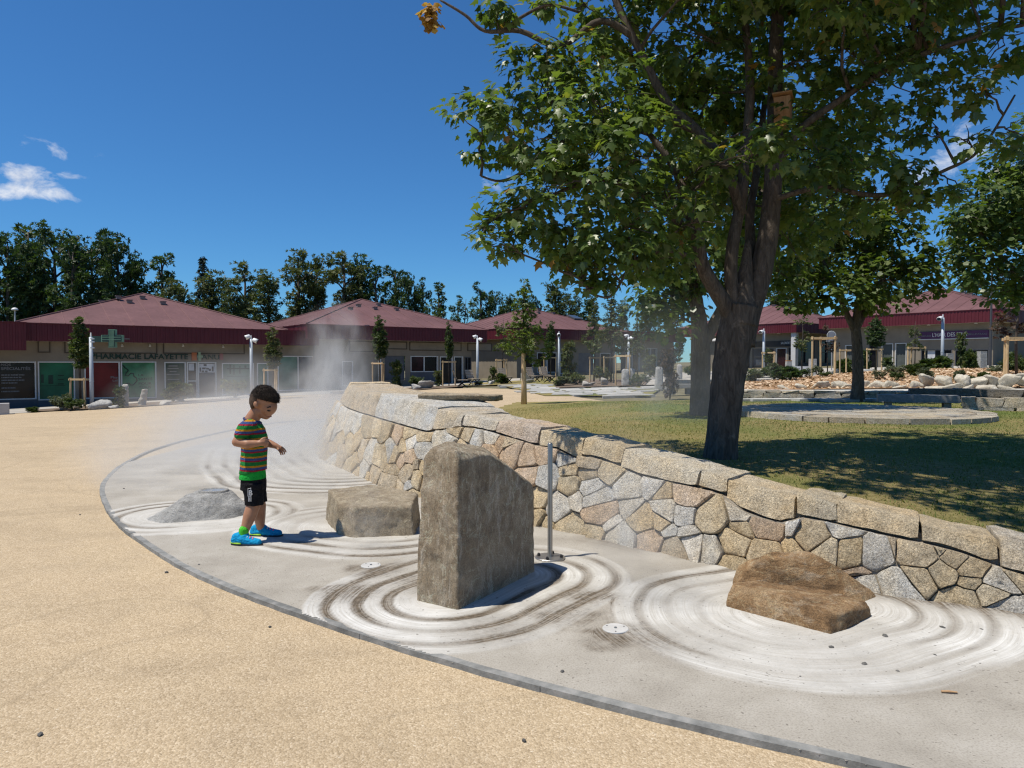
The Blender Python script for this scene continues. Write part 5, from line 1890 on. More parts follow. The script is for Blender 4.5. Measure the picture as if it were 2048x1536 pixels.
MAT['sign_purple'] = flat('purple_sign', (.060, .012, .060), .4)
MAT['t_green'] = flat('dark_green_letters', (.004, .030, .018), .5)
MAT['t_white'] = flat('white_letters', (.62, .62, .60), .6)
MAT['t_grey'] = flat('grey_letters', (.17, .17, .175), .6)
MAT['t_orange'] = flat('orange_emblem', (.36, .11, .035), .6)
MAT['t_pale'] = flat('pale_green_emblem', (.24, .32, .20), .6)
MAT['paper'] = pmat('poster_paper', [(.3, (.42, .43, .45)), (.7, (.58, .58, .60))], 5, 3, .8)
MAT['cross'] = flat('pharmacy_cross_face', (.018, .045, .036), .35)
MAT['cross_rim'] = flat('pharmacy_cross_rim', (.16, .30, .20), .4)
MAT['vent'] = flat('roof_vent_metal', (.20, .15, .14), .5)


def panel(bld, f, r_):
    mb = MB()
    f.slab(mb, r_[0], r_[1], r_[2], r_[3], .002, .03)
    p = mb.build('panel', MAT['render'], bld)
    for q in ((r_[0] - .05, r_[1] + .05, r_[2] - .05, r_[2]), (r_[0] - .05, r_[1] + .05, r_[3], r_[3] + .05), (r_[0] - .05, r_[0], r_[2], r_[3]), (r_[1], r_[1] + .05, r_[2], r_[3])):
        mb = MB()
        f.slab(mb, *q, .001, .05)
        mb.build('frame', MAT['panel_shade'], p)  # each strip stands in for the panel's shadow edge, in colour


class Face:
    """a facade: origin o, direction d along it, outward normal n, floor height z"""

    def __init__(s, o, d, n, z):
        s.o, s.d, s.n, s.z = o, d, n, z

    def pix(s, px, py):
        r = ray(px, py)
        C = Vector((0, 0, CH))
        t_ = (s.o - C).dot(s.n) / r.dot(s.n)
        p = C + r * t_
        return (p - s.o).dot(s.d), p.z

    def P(s, a, z, e=0.0):
        q = s.o + s.d * a + s.n * e
        return Vector((q.x, q.y, z))

    def slab(s, mb, a0, a1, z0, z1, e0, e1):
        if a0 > a1:
            a0, a1 = a1, a0
        B = [s.P(a0, z0, e1), s.P(a1, z0, e1), s.P(a1, z0, e0), s.P(a0, z0, e0)]
        if s.d.cross(Vector((0, 0, 1))).dot(s.n) < 0:
            B = [B[1], B[0], B[3], B[2]]
        return mb.hexa(B + [p + Vector((0, 0, z1 - z0)) for p in B])

    def rect(s, x0, y0, x1, y1):
        ym, xm = (y0 + y1) / 2, (x0 + x1) / 2
        a0, a1 = s.pix(x0, ym)[0], s.pix(x1, ym)[0]
        z0, z1 = s.pix(xm, y1)[1], s.pix(xm, y0)[1]
        return min(a0, a1), max(a0, a1), z0, z1


def wall_with_holes(f, L, z0, z1, holes, th=.2):
    xs_ = sorted({0, L, *[max(0, min(L, h[0])) for h in holes], *[max(0, min(L, h[1])) for h in holes]})
    zs_ = sorted({z0, z1, *[max(z0, min(z1, h[2])) for h in holes], *[max(z0, min(z1, h[3])) for h in holes]})
    mb = MB()
    for i in range(len(xs_) - 1):
        for j in range(len(zs_) - 1):
            cx, cz = (xs_[i] + xs_[i + 1]) / 2, (zs_[j] + zs_[j + 1]) / 2
            if xs_[i + 1] - xs_[i] < 1e-4 or any(h[0] < cx < h[1] and h[2] < cz < h[3] for h in holes):
                continue
            q = [f.P(xs_[i], zs_[j]), f.P(xs_[i + 1], zs_[j]), f.P(xs_[i + 1], zs_[j + 1]), f.P(xs_[i], zs_[j + 1])]
            if f.d.cross(Vector((0, 0, 1))).dot(f.n) < 0:
                q = q[::-1]
            mb.add(q, [(0, 1, 2, 3)])
    return mb


def window(bld, f, h, gm, frame='pvc', mull=0, name='window', hbar=0, fw=.055, depth=.12):
    a0, a1, z0, z1 = h
    mb = MB()
    f.slab(mb, a0, a0 + fw, z0, z1, -depth - .02, .025)
    f.slab(mb, a1 - fw, a1, z0, z1, -depth - .02, .025)
    f.slab(mb, a0 + fw, a1 - fw, z0, z0 + fw, -depth - .02, .022)
    f.slab(mb, a0 + fw, a1 - fw, z1 - fw, z1, -depth - .02, .022)
    for k in range(mull):
        q = a0 + (a1 - a0) * (k + 1) / (mull + 1)
        f.slab(mb, q - fw / 2, q + fw / 2, z0 + fw, z1 - fw, -depth - .01, -.01)
    for k in range(hbar):
        q = z0 + (z1 - z0) * (k + 1) / (hbar + 1)
        f.slab(mb, a0 + fw, a1 - fw, q - fw / 2, q + fw / 2, -depth - .01, -.015)
    w = mb.build(name, MAT[frame], bld)
    mb = MB()
    xs_ = [a0 + fw] + [a0 + (a1 - a0) * (k + 1) / (mull + 1) for k in range(mull)] + [a1 - fw]
    for q0, q1 in zip(xs_[:-1], xs_[1:]):
        mb = MB()
        f.slab(mb, q0 + .004, q1 - .004, z0 + fw * .9, z1 - fw * .9, -depth - .005, -depth + .012)
        p = mb.build('pane', MAT[gm] if isinstance(gm, str) else MAT[gm.pop(0)], w)
        off = wloc(bld)
    return w


def text(bld, f, body, x0, y0, x1, y1, matn, e=.05, ext=.012, name='lettering', parent=None):
    """letters stretched to fill the pixel box given, lying on the facade"""
    a0, a1, z0, z1 = f.rect(x0, y0, x1, y1)
    cu = bpy.data.curves.new(name, 'FONT')
    cu.body = body
    cu.size = 1.0
    cu.extrude = ext
    cu.offset = .012
    cu.align_x = 'LEFT'
    o = bpy.data.objects.new(name, cu)
    cu.materials.append(MAT[matn])
    COL.objects.link(o)
    bpy.context.view_layer.update()
    bb = [Vector(q) for q in o.bound_box]
    mnx, mxx = min(q.x for q in bb), max(q.x for q in bb)
    mny, mxy = min(q.y for q in bb), max(q.y for q in bb)
    sx_, sy_ = (a1 - a0) / (mxx - mnx), (z1 - z0) / (mxy - mny)
    # the reading direction runs to the viewer's right
    rd = f.n.cross(Vector((0, 0, 1))) * -1
    st = a0 if rd.dot(f.d) > 0 else a1
    org = f.P(st, z0, e) - rd * (mnx * sx_) - Vector((0, 0, mny * sy_))
    M = Matrix((rd * sx_, Vector((0, 0, 1)) * sy_, f.n)).transposed().to_4x4()
    pr = parent or bld
    M.translation = org - wloc(pr)
    o.parent = pr
    o.matrix_local = M
    return o


def fascia_run(bld, p, q, zt, zb, n, name='fascia', pitch=.21):
    """corrugated band from p to q, outward normal n"""
    d = (q - p)
    L = d.length
    d.normalize()
    prof = []
    a = 0.0
    while a < L - 1e-6:
        for da, e in ((0, 0), (.09, 0), (.105, .022), (.195, .022)):
            if a + da < L:
                prof.append((a + da, e))
        a += pitch
    prof.append((L, 0))
    mb = MB()
    for a_, e in prof:
        P = p + d * a_ + n * (e + .001)
        mb.v += [(P.x, P.y, zb), (P.x, P.y, zt)]
    k = len(prof)
    flip = d.cross(Vector((0, 0, 1))).dot(n) < 0
    for i in range(k - 1):
        fc = (2 * i, 2 * i + 2, 2 * i + 3, 2 * i + 1)
        mb.f.append(fc[::-1] if flip else fc)
    # thickness: back sheet and bottom lip
    o = len(mb.v)
    for P, z in ((p - n * .06, zb), (q - n * .06, zb), (q - n * .06, zt), (p - n * .06, zt)):
        mb.v.append((P.x, P.y, z))
    mb.f.append((o, o + 1, o + 2, o + 3))
    mb.f.append((0, 2 * k - 2, o + 1, o))
    fo = mb.build(name, MAT['fascia'], bld)
    mb = MB()
    r_ = p.lerp(q, .5) + n * .012
    mb.box((r_.x, r_.y, zt + .02), (L + .06, .09, .045), math.atan2(d.y, d.x))
    mb.build('edge_trim', MAT['fascia'], fo)
    return fo


def pavilion(name, label, Q, zt, rise=2.2, inset=.75, fh=.8, group='red roofed shop pavilions'):
    """square pavilion; Q is the eave corner nearest the viewer, eaves run along U and VV from it"""
    Q = Vector((Q[0], Q[1], 0))
    zb = zt - 3.7
    bld = thing(name, label, 'building', (Q.x, Q.y, zb), group)
    C = [Q, Q + U * SIDE, Q + U * SIDE + VV * SIDE, Q + VV * SIDE]
    apex = (C[0] + C[2]) / 2 + Vector((0, 0, zt + rise))
    # roof: four slopes with a little thickness and raised hips
    mb = MB()
    ov = .10
    cc = (C[0] + C[2]) / 2
    E = []
    for c in C:
        d = (c - cc).normalized() * ov
        E.append(Vector((c.x + d.x, c.y + d.y, zt + .045)))
    mb.v = [tuple(p) for p in E] + [tuple(apex)]
    mb.f = [(0, 1, 4), (1, 2, 4), (2, 3, 4), (3, 0, 4), (3, 2, 1, 0)]
    roof = mb.build('roof', MAT['roof'], bld)
    for p in E:
        mb = MB()
        mb.tube([p + Vector((0, 0, .01)), Vector(apex) + Vector((0, 0, .015))], [.045, .045], 6)
        mb.build('hip_ridge', MAT['roof'], roof)
    # seams down the two visible slopes
    for (c0, c1) in ((E[0], E[1]), (E[0], E[3])):
        mb = MB()
        for k in range(1, 13):
            u = k / 13
            bpt = c0.lerp(c1, u)
            w = 1 - abs(u - .5) * 2
            tp = bpt + (Vector(apex) - (c0 + c1) / 2) * w
            mb.tube([bpt + Vector((0, 0, .005)), tp + Vector((0, 0, .005))], [.022, .022], 4)
        mb.build('seams', MAT['roof'], roof)
    # fascias and soffit
    nU, nV = U.cross(Vector((0, 0, 1))), -U
    fascia_run(bld, C[0], C[1], zt, zt - fh, Vector((.6, -.8, 0)))
    fascia_run(bld, C[0], C[3], zt, zt - fh, Vector((-.8, -.6, 0)))
    fascia_run(bld, C[1], C[2], zt, zt - fh, Vector((.8, .6, 0)))
    fascia_run(bld, C[3], C[2], zt, zt - fh, Vector((-.6, .8, 0)))
    mb = MB()
    mb.hexa([Vector((c.x, c.y, zt - fh + .01)) for c in C] + [Vector((c.x, c.y, zt - fh + .06)) for c in C])
    mb.build('soffit', MAT['soffit'], bld)
    fu = Face(C[0] + VV * inset + U * inset, U, Vector((.6, -.8, 0)), zb)
    fv = Face(C[0] + VV * inset + U * inset, VV, Vector((-.8, -.6, 0)), zb)
    return bld, roof, fu, fv, C, zb, zt - fh


def side_wall(bld, f, L, zb, zs, holes=()):
    o = wall_with_holes(f, L, zb - 1.0, zs, list(holes)).build('wall', MAT['render'], bld)
    mb = MB()
    return o


def roof_vent(roof, px, py, Q, zt, face_n, k=0):
    """small louvred vent standing on the slope that a pixel meets"""
    r = ray(px, py)
    Cm = Vector((0, 0, CH))
    cc = Vector((Q[0], Q[1], 0)) + (U + VV) * (SIDE / 2)
    apex = Vector((cc.x, cc.y, zt + 2.2))
    e0 = Vector((Q[0], Q[1], zt + .045))
    e1 = e0 + (U if face_n == 0 else VV) * SIDE
    n = (e1 - e0).cross(apex - e0).normalized()
    t_ = (e0 - Cm).dot(n) / r.dot(n)
    p = Cm + r * t_
    mb = MB()
    a_ = math.atan2((e1 - e0).y, (e1 - e0).x)
    mb.box(p + Vector((0, 0, .07)), (.26, .22, .16), a_)
    mb.box(p + Vector((0, 0, .165)), (.32, .30, .03), a_)
    mb.build('roof_vent', MAT['vent'], roof)


# --- A: the pharmacy ------------------------------------------------------------
QA, ZA = (-22.6, 32.5), 3.165
A, roofA, fA, fA2, CA, zbA, zsA = pavilion('pharmacy_building', 'beige pharmacy pavilion with a green cross and coloured shop windows at left', QA, ZA)
L = SIDE - 1.5
hA = {'w2': fA.rect(76, 723, 150, 800), 'w3': fA.rect(169, 723, 240, 797), 'w4': fA.rect(242, 723, 313, 797), 'w5': fA.rect(329, 724, 372, 795), 'd6': fA.rect(374, 724, 395, 800), 'd7': fA.rect(396, 724, 433, 800), 'w8': fA.rect(444, 726, 508, 790), 'w9': fA.rect(514, 726, 560, 790)}
hA = {k: h for k, h in hA.items()}
hA['w1'] = fA.rect(-10, 723, 72, 800)
side_wall(A, fA, L, zbA, zsA, [(max(.02, h[0]), min(L - .02, h[1]), h[2], h[3]) for h in hA.values()])
side_wall(A, fA2, L, zbA, zsA)
for k, gm in (('w2', 'g_green'), ('w3', 'g_red'), ('w4', 'g_lime'), ('w5', 'g_deep'), ('w8', 'g_teal'), ('w9', 'g_teal')):
    h = hA[k]
    window(A, fA, (max(.03, h[0]), min(L - .03, h[1]), h[2], h[3]), gm)
window(A, fA, hA['d6'], 'g_dark', name='door', hbar=1)
window(A, fA, hA['d7'], 'g_blue', name='door')
mb = MB()
pl0 = fA.rect(-10, 800, 330, 815)
for (x0, x1) in ((76, 168), (169, 313), (329, 372), (444, 560)):
    r_ = fA.rect(x0, 798, x1, 815)
    mb = MB()
    fA.slab(mb, max(0, r_[0]), min(L, r_[1]), zbA - .6, hA['w2'][2] - .02, .002, .05)
    mb.build('plinth', MAT['plinth'], A)
for (x0, y0, x1, y1) in ((12, 682, 98, 703), (131, 684, 312, 705), (328, 687, 487, 706)):
    r_ = fA.rect(x0, y0, x1, y1)
    panel(A, fA, (max(.1, r_[0]), r_[1], r_[2], r_[3]))
text(A, fA, 'PHARMACIE LAFAYETTE', 182, 707.5, 376, 718.5, 't_green', .03, .02)
text(A, fA, 'ANU', 403, 709.5, 438, 719, 't_green', .05, .015)
r_ = fA.rect(383, 705, 393, 721)
mb = MB()
fA.slab(mb, *r_, .003, .06)
mb.build('emblem', MAT['t_orange'], A)
r_ = fA.rect(394, 704, 403, 722)
mb = MB()
am, zm = (r_[0] + r_[1]) / 2, (r_[2] + r_[3]) / 2
fA.slab(mb, am - .06, am + .06, r_[2], r_[3], .003, .09)
fA.slab(mb, r_[0], r_[1] + .05, zm - .06, zm + .06, .004, .08)
mb.build('emblem', MAT['t_pale'], A)
r_ = fA.rect(439, 707, 446, 720)
mb = MB()
fA.slab(mb, *r_, .003, .05)
mb.build('emblem', flat('rose_emblem', (.26, .10, .09)), A)
text(A, fA, 'LA', 277.5, 748, 288, 752.5, 't_green', -.10, .002)
text(A, fA, 'SANTÉ', 277.5, 754.5, 306, 760.5, 't_green', -.10, .002)
text(A, fA, 'POUR', 278, 764.5, 304, 769.5, 't_green', -.10, .002)
text(A, fA, 'TOUS', 278, 772, 303, 777, 't_green', -.10, .002)
text(A, fA, 'Phar', 222, 752.5, 239, 757, 't_grey', -.10, .002)
text(A, fA, 'Lafa', 226, 759, 239.5, 763, 't_grey', -.10, .002)
# winding green outline printed on the light green window
cu = bpy.data.curves.new('drawn_outline', 'CURVE')
cu.dimensions = '3D'
cu.bevel_depth = .028
sp = cu.splines.new('POLY')
pts = [(245, 730), (249, 733), (251, 736), (256, 739), (257, 742), (253, 746), (251, 751), (257, 752), (262, 746.5), (268, 747), (268, 752), (273, 756), (275, 761), (272, 765), (269, 768), (268, 770), (262, 770), (258, 766), (252, 768), (251, 772)]
sp.points.add(len(pts) - 1)
for k, (px, py) in enumerate(pts):
    a_, z_ = fA.pix(px, py)
    P = fA.P(a_, z_, -.095) - wloc(A)
    sp.points[k].co = (*P, 1)
cu.materials.append(MAT['t_green'])
o = bpy.data.objects.new('drawn_outline', cu)
COL.objects.link(o)
o.parent = A
# posters on the entrance doors
for (x0, y0, x1, y1, e) in ((399, 727.5, 431, 745, -.085), (378, 727, 389, 741, -.085)):
    mb = MB()
    fA.slab(mb, *fA.rect(x0, y0, x1, y1), e - .006, e)
    po = mb.build('poster', MAT['paper'], A)
for (x0, y0, x1, y1) in ((408, 728.5, 414, 732), (400, 735, 403, 743.5), (405, 735, 412, 738.5), (413, 736, 419, 739), (404, 741, 409, 744.5), (411, 741, 416, 744.5), (418, 737.5, 423, 742), (424.5, 733, 428, 743)):
    mb = MB()
    fA.slab(mb, *fA.rect(x0, y0, x1, y1), -.084, -.081)
    mb.build('poster_print', MAT['sign_black'], A)
# small spot lamps above the sign
for (px, py) in ((243, 692), (298, 692), (364, 692), (444, 694)):
    a_, z_ = fA.pix(px, py)
    mb = MB()
    mb.tube([fA.P(a_, z_ + .10, .05), fA.P(a_, z_ + .06, .22), fA.P(a_, z_ - .02, .26)], [.02, .035, .06], 8)
    mb.build('spot_lamp', MAT['pvc'], A)
# lower dark printing on the green and teal panes
for (x0, y0, x1, y1) in ((82, 749, 88, 766), (97, 750, 107, 768), (116, 750, 128, 752), (116, 758, 128, 760), (116, 767, 128, 769), (80, 771, 130, 772), (455, 736, 500, 738.5), (460, 729, 463, 748), (468, 730, 470, 750), (480, 732, 482, 748), (490, 731, 494, 737), (455, 752, 497, 753)):
    mb = MB()
    fA.slab(mb, *fA.rect(x0, y0, x1, y1), -.107, -.103)
    mb.build('window_print', MAT['g_deep'], A)
for (x0, y0, x1, y1) in ((338, 731, 356, 733), (336, 736, 358, 738), (340, 742, 354, 744), (334, 748, 360, 749.5), (336, 758, 360, 759.5)):
    mb = MB()
    fA.slab(mb, *fA.rect(x0, y0, x1, y1), -.107, -.103)
    mb.build('window_print', MAT['t_grey'], A)
for q in ((259, 606), (285, 598), (326, 609)):
    roof_vent(roofA, *q, QA, ZA, 0)
for q in ((203, 607), (237, 598)):
    roof_vent(roofA, *q, QA, ZA, 1)
# projecting pharmacy cross
cr = thing('pharmacy_cross', 'dark green neon pharmacy cross projecting below the maroon eaves', 'sign', tuple(at(225, 690, 32.6)))
c0 = at(225, 677, 32.6)
dxu, up = Vector((1, 0, 0)), Vector((0, 0, 1))
mpp = 32.6 / F


def cross_part(k, d0, d1, nm, mt):
    w, h, t1 = 21 * mpp * k, 18 * mpp * k, 7 * mpp * k
    mb = MB()
    prof = [(-t1, -h), (t1, -h), (t1, -t1), (w, -t1), (w, t1), (t1, t1), (t1, h), (-t1, h), (-t1, t1), (-w, t1), (-w, -t1), (-t1, -t1)]
    n_ = len(prof)
    for d in (d0, d1):
        for x, z in prof:
            mb.v.append((c0.x + x, c0.y + d, c0.z + z))
    mb.f = [(2, 3, 4, 5, 8, 9, 10, 11), (0, 1, 2, 11), (5, 6, 7, 8)] + [tuple(q + n_ for q in f_[::-1]) for f_ in [(2, 3, 4, 5, 8, 9, 10, 11), (0, 1, 2, 11), (5, 6, 7, 8)]]
    for i in range(n_):
        i2 = (i + 1) % n_
        mb.f.append((i, i + n_, i2 + n_, i2))
    return mb.build(nm, MAT[mt], cr)


cross_part(1.0, -.06, .10, 'rim', 'cross_rim')
cross_part(.92, -.075, -.05, 'face', 'cross')
for k in range(-2, 3):
    x = k * 2.2 * mpp
    mb = MB()
    mb.box((c0.x + x, c0.y - .082, c0.z), (.02, .012, 32 * mpp))
    mb.build('neon_tube', MAT['cross_rim'], cr)
for k in (-1, 1):
    mb = MB()
    mb.box((c0.x, c0.y - .084, c0.z + k * 2.5 * mpp), (38 * mpp, .012, .02))
    mb.build('neon_tube', MAT['cross_rim'], cr)
mb = MB()
mb.box((c0.x - 33 * mpp, c0.y + .05, c0.z - 1 * mpp), (24 * mpp, .10, 12 * mpp))
mb.build('bracket_sign', MAT['cross'], cr)
mb = MB()
mb.cyl((c0.x - 20 * mpp, c0.y + .1, c0.z), (c0.x + .3, c0.y + .9, c0.z), .025, None, 8)
mb.build('bracket', MAT['darkframe'], cr)

# --- wing left of the pharmacy: a lower canopy continuing past the frame ----------
PW = Vector((QA[0], QA[1], 0)) - U * 9 - VV * .0
W0 = Vector((QA[0], QA[1], 0)) - VV * .55 + U * .3
wing = thing('shop_wing', 'flat roofed wing of the pharmacy with the dark window at the left edge', 'building', (W0.x, W0.y, zbA))
a_, b_ = W0 - U * 9, W0
fascia_run(wing, a_, b_, ZA, ZA - 1.25, Vector((.6, -.8, 0)))
mb = MB()
mb.hexa([Vector((p.x, p.y, ZA - .35)) for p in (a_, b_, b_ + VV * 8, a_ + VV * 8)] + [Vector((p.x, p.y, ZA - .01)) for p in (a_, b_, b_ + VV * 8, a_ + VV * 8)])
mb.build('roof', MAT['roof'], wing)
fW = Face(fA.o - U * 10, U, fA.n, zbA)
h1 = fW.rect(-60, 723, 72.5, 800)
LW = 10.0
wall_with_holes(fW, LW + .001, zbA - 1, ZA - .45, [(h1[0], h1[1], h1[2], h1[3])]).build('wall', MAT['render'], wing)
window(wing, fW, h1, 'g_black')
text(wing, fW, 'NOS', 2, 727, 22, 731.5, 't_grey', -.10, .002)
text(wing, fW, 'SPÉCIALITÉS', 2, 733, 61, 740, 't_grey', -.10, .002)
for k, (x1, y) in enumerate(((50, 750), (44, 755), (50, 760.5), (36, 766), (32, 776), (40, 783))):
    mb = MB()
    r_ = fW.rect(3, y - 1.2, x1, y + 1.2)
    n_ = int((x1 - 3) / 3)
    for q in range(n_):
        a0 = r_[0] + (r_[1] - r_[0]) * q / n_
        fW.slab(mb, a0, a0 + (r_[1] - r_[0]) / n_ * random.uniform(.55, .9), r_[2], r_[3], -.107, -.104)
    mb.build('small_lettering', MAT['t_grey'], wing)
mb = MB()
fW.slab(mb, 0, LW, zbA - .6, h1[2] - .02, .003, .05)
mb.build('plinth', MAT['plinth'], wing)
r_ = fW.rect(-60, 802, 12, 824)
mb = MB()
p = on(4, 27.0)
mb.box(p + Vector((-.3, 0, .2)), (.9, .5, .45), .6)
o = mb.build('planter_box', flat('pale_planter', (.42, .41, .40), .8), None, origin=tuple(p))
tag(o, 'pale concrete planter box at the left picture edge', 'planter')
# short link between pharmacy and middle pavilion
p0, p1 = CA[1], Vector((-11.65, 40.4, 0))
linkA = thing('shop_wing', 'short dark fronted link between pharmacy and middle pavilion', 'building', (p0.x, p0.y, zbA))
fascia_run(linkA, p0 - VV * .02, p0 + U * 1.9 - VV * .02, ZA, ZA - .8, Vector((.6, -.8, 0)))
mb = MB()
q0, q1 = p0 + U * .01, p0 + U * 1.9
mb.hexa([Vector((p.x, p.y, ZA - .3)) for p in (q0, q1, q1 + VV * 8, q0 + VV * 8)] + [Vector((p.x, p.y, ZA + .02)) for p in (q0, q1, q1 + VV * 8, q0 + VV * 8)])
mb.build('roof', MAT['roof'], linkA)
fK = Face(p0 + VV * .75 - U * .75, U, fA.n, zbA)
wall_with_holes(fK, 3.4, zbA - 1, ZA - .8, [(.5, 2.9, zbA + .3, zbA + 2.3)]).build('wall', MAT['render'], linkA)
window(linkA, fK, (.5, 2.9, zbA + .3, zbA + 2.3), ['g_teal', 'g_blue'], mull=1)

# --- B: middle pavilion -----------------------------------------------------------
QB, ZB = (-11.6, 40.3), 3.54
B, roofB, fB, fB2, CB, zbB, zsB = pavilion('shop_pavilion', 'middle red roofed pavilion in shade behind the mist plume', QB, ZB)
hB = [fB.rect(684, 722, 706, 772), fB.rect(770, 711.5, 810, 760), fB.rect(821, 712, 876, 744), fB.rect(880, 713, 905, 768), fB.rect(908, 713, 926, 768), fB.rect(929, 714, 978, 768)]
side_wall(B, fB, L, zbB, zsB, [(max(.02, h[0]), min(L - .02, h[1]), h[2], h[3]) for h in hB])
side_wall(B, fB2, L, zbB, zsB, [(2, 4, zbB + .8, zbB + 2.2)])
window(B, fB2, (2, 4, zbB + .8, zbB + 2.2), 'g_blue')
window(B, fB, hB[0], 'g_blue', name='door')
window(B, fB, hB[2], ['g_wine', 'g_dark'], mull=1)
window(B, fB, hB[3], 'g_dark', name='door', hbar=0)
window(B, fB, hB[4], 'g_dark')
window(B, fB, (hB[5][0], min(L - .03, hB[5][1]), hB[5][2], hB[5][3]), 'g_dark', 'darkframe', mull=1)
h = hB[1]
sh = MB()
fB.slab(sh, h[0], h[1], h[2], h[3], -.12, -.09)
sh = sh.build('shutter', MAT['shutter'], B)
n_ = 22
for k in range(n_):
    a0 = h[0] + (h[1] - h[0]) * k / n_
    mb = MB()
    fB.slab(mb, a0 + .01, a0 + (h[1] - h[0]) / n_ * .6, h[2] + .02, h[3] - .02, -.089, -.06)
    mb.build('slat', MAT['shutter'], sh)
for (x0, y0, x1, y1) in ((700, 684, 745, 702), (770, 685, 812, 697), (820, 686, 921, 700), (936, 688, 982, 701)):
    r_ = fB.rect(x0, y0, x1, y1)
    panel(B, fB, r_)
r_ = fB.rect(821, 746, 978, 775)
mb = MB()
fB.slab(mb, hB[2][0], hB[2][1], zbB - .6, hB[2][2] - .01, .002, .05)
mb.build('plinth', MAT['plinth'], B)
for q in ((750, 619), (757, 612), (793, 621)):
    roof_vent(roofB, *q, QB, ZB, 0)
for q in ((701, 620), (717, 614)):
    roof_vent(roofB, *q, QB, ZB, 1)

# --- C: third pavilion -------------------------------------------------------------
QC, ZC = (.23, 55.0), 4.09
Cb, roofC, fC, fC2, CC, zbC, zsC = pavilion('shop_pavilion', 'third red roofed pavilion with a roof skylight behind the benches', QC, ZC)
hC = [fC.rect(1050, 705, 1066, 748), fC.rect(1074, 705, 1093, 745), fC.rect(1094, 705, 1114, 745), fC.rect(1120, 706, 1130, 748), fC.rect(1157, 706, 1188, 745), fC.rect(1200, 706, 1222, 748), fC.rect(1228, 706, 1248, 748)]
side_wall(Cb, fC, L, zbC, zsC, [(max(.02, h[0]), min(L - .02, h[1]), h[2], h[3]) for h in hC])
side_wall(Cb, fC2, L, zbC, zsC)
window(Cb, fC, hC[0], 'g_dark', name='door')
for h in hC[1:3] + [hC[5], hC[6]]:
    window(Cb, fC, (max(.03, h[0]), min(L - .03, h[1]), h[2], h[3]), 'g_dark')
window(Cb, fC, hC[3], 'g_blue', name='door')
h = hC[4]
sh = MB()
fC.slab(sh, h[0], h[1], h[2], h[3], -.12, -.09)
sh = sh.build('shutter', MAT['shutter'], Cb)
for k in range(16):
    z0 = h[2] + (h[3] - h[2]) * k / 16
    mb = MB()
    fC.slab(mb, h[0] + .03, h[1] - .03, z0 + .02, z0 + (h[3] - h[2]) / 16 * .62, -.089, -.05)
    mb.build('slat', MAT['shutter'], sh)
for q in ((1076, 621), (1077, 627), (1106, 628)):
    roof_vent(roofC, *q, QC, ZC, 0)
# skylight
r = ray(1149, 637)
cc = Vector((QC[0], QC[1], 0)) + (U + VV) * (SIDE / 2)
e0 = Vector((QC[0], QC[1], ZC + .045))
n = (U * SIDE).cross(Vector((cc.x, cc.y, ZC + 2.2)) - e0).normalized()
t_ = (e0 - Vector((0, 0, CH))).dot(n) / r.dot(n)
p = Vector((0, 0, CH)) + r * t_
up_ = n.cross(U).normalized()
Ms = Matrix((U, up_, n)).transposed()
sk = MB().box(p + n * .08, (1.0, 1.15, .16), M=Ms).build('skylight', MAT['darkframe'], roofC)
MB().box(p + n * .162, (.84, .98, .02), M=Ms).build('pane', MAT['g_blue'], roofC)

# --- D: right pavilion with the hair salon ------------------------------------------
QD, ZD = (31.3, 45.4), 4.82
Db, roofD, fD2, fD, CD, zbD, zsD = pavilion('shop_pavilion', 'sunlit right pavilion with the purple hair salon sign', QD, ZD)
hD = [fD.rect(1910, 699, 1978, 742), fD.rect(1842, 699, 1904, 745), fD.rect(1790, 686, 1813, 740), fD.rect(1763, 687, 1786, 741), fD.rect(1738, 688, 1756, 744), fD.rect(1690, 690, 1722, 744)]
side_wall(Db, fD, L, zbD, zsD, [(max(.02, h[0]), min(L - .02, h[1]), h[2], h[3]) for h in hD])
side_wall(Db, fD2, L, zbD, zsD)
for h, gm in zip(hD, ('g_dark', 'g_dark', 'g_curtain', 'g_curtain', 'g_dark', 'g_curtain')):
    h = (max(.03, h[0]), min(L - .03, h[1]), h[2], h[3])
    window(Db, fD, h, gm, 'pvc' if gm == 'g_curtain' else 'darkframe')
r0, r1 = fD.rect(1960, 660, 1978, 675), fD.rect(1838, 674, 1850, 690)
mb = MB()
fD.slab(mb, r0[0], r1[1], r0[2], r0[3], .003, .09)
sg = mb.build('shop_sign', MAT['sign_purple'], Db)
mb = MB()
fD.slab(mb, r0[0], r1[1], r0[2] - .07, r0[2] - .012, .003, .11)
mb.build('sign_edge', MAT['pvc'], sg)


def text_on(bld, f, body, x0, x1, za, zb_, matn, e):
    a0 = f.pix(x0, 680)[0]
    a1 = f.pix(x1, 680)[0]
    cu = bpy.data.curves.new('lettering', 'FONT')
    cu.body = body
    cu.extrude = .008
    o = bpy.data.objects.new('lettering', cu)
    cu.materials.append(MAT[matn])
    COL.objects.link(o)
    bpy.context.view_layer.update()
    bb = [Vector(q) for q in o.bound_box]
    mnx, mxx, mny, mxy = min(q.x for q in bb), max(q.x for q in bb), min(q.y for q in bb), max(q.y for q in bb)
    sx_, sy_ = abs(a1 - a0) / (mxx - mnx), (zb_ - za) / (mxy - mny)
    rd = f.n.cross(Vector((0, 0, 1))) * -1
    st = min(a0, a1) if rd.dot(f.d) > 0 else max(a0, a1)
    org = f.P(st, za, e) - rd * (mnx * sx_) - Vector((0, 0, mny * sy_))
    M = Matrix((rd * sx_, Vector((0, 0, 1)) * sy_, f.n)).transposed().to_4x4()
    M.translation = org - wloc(bld)
    o.parent = bld
    o.matrix_local = M


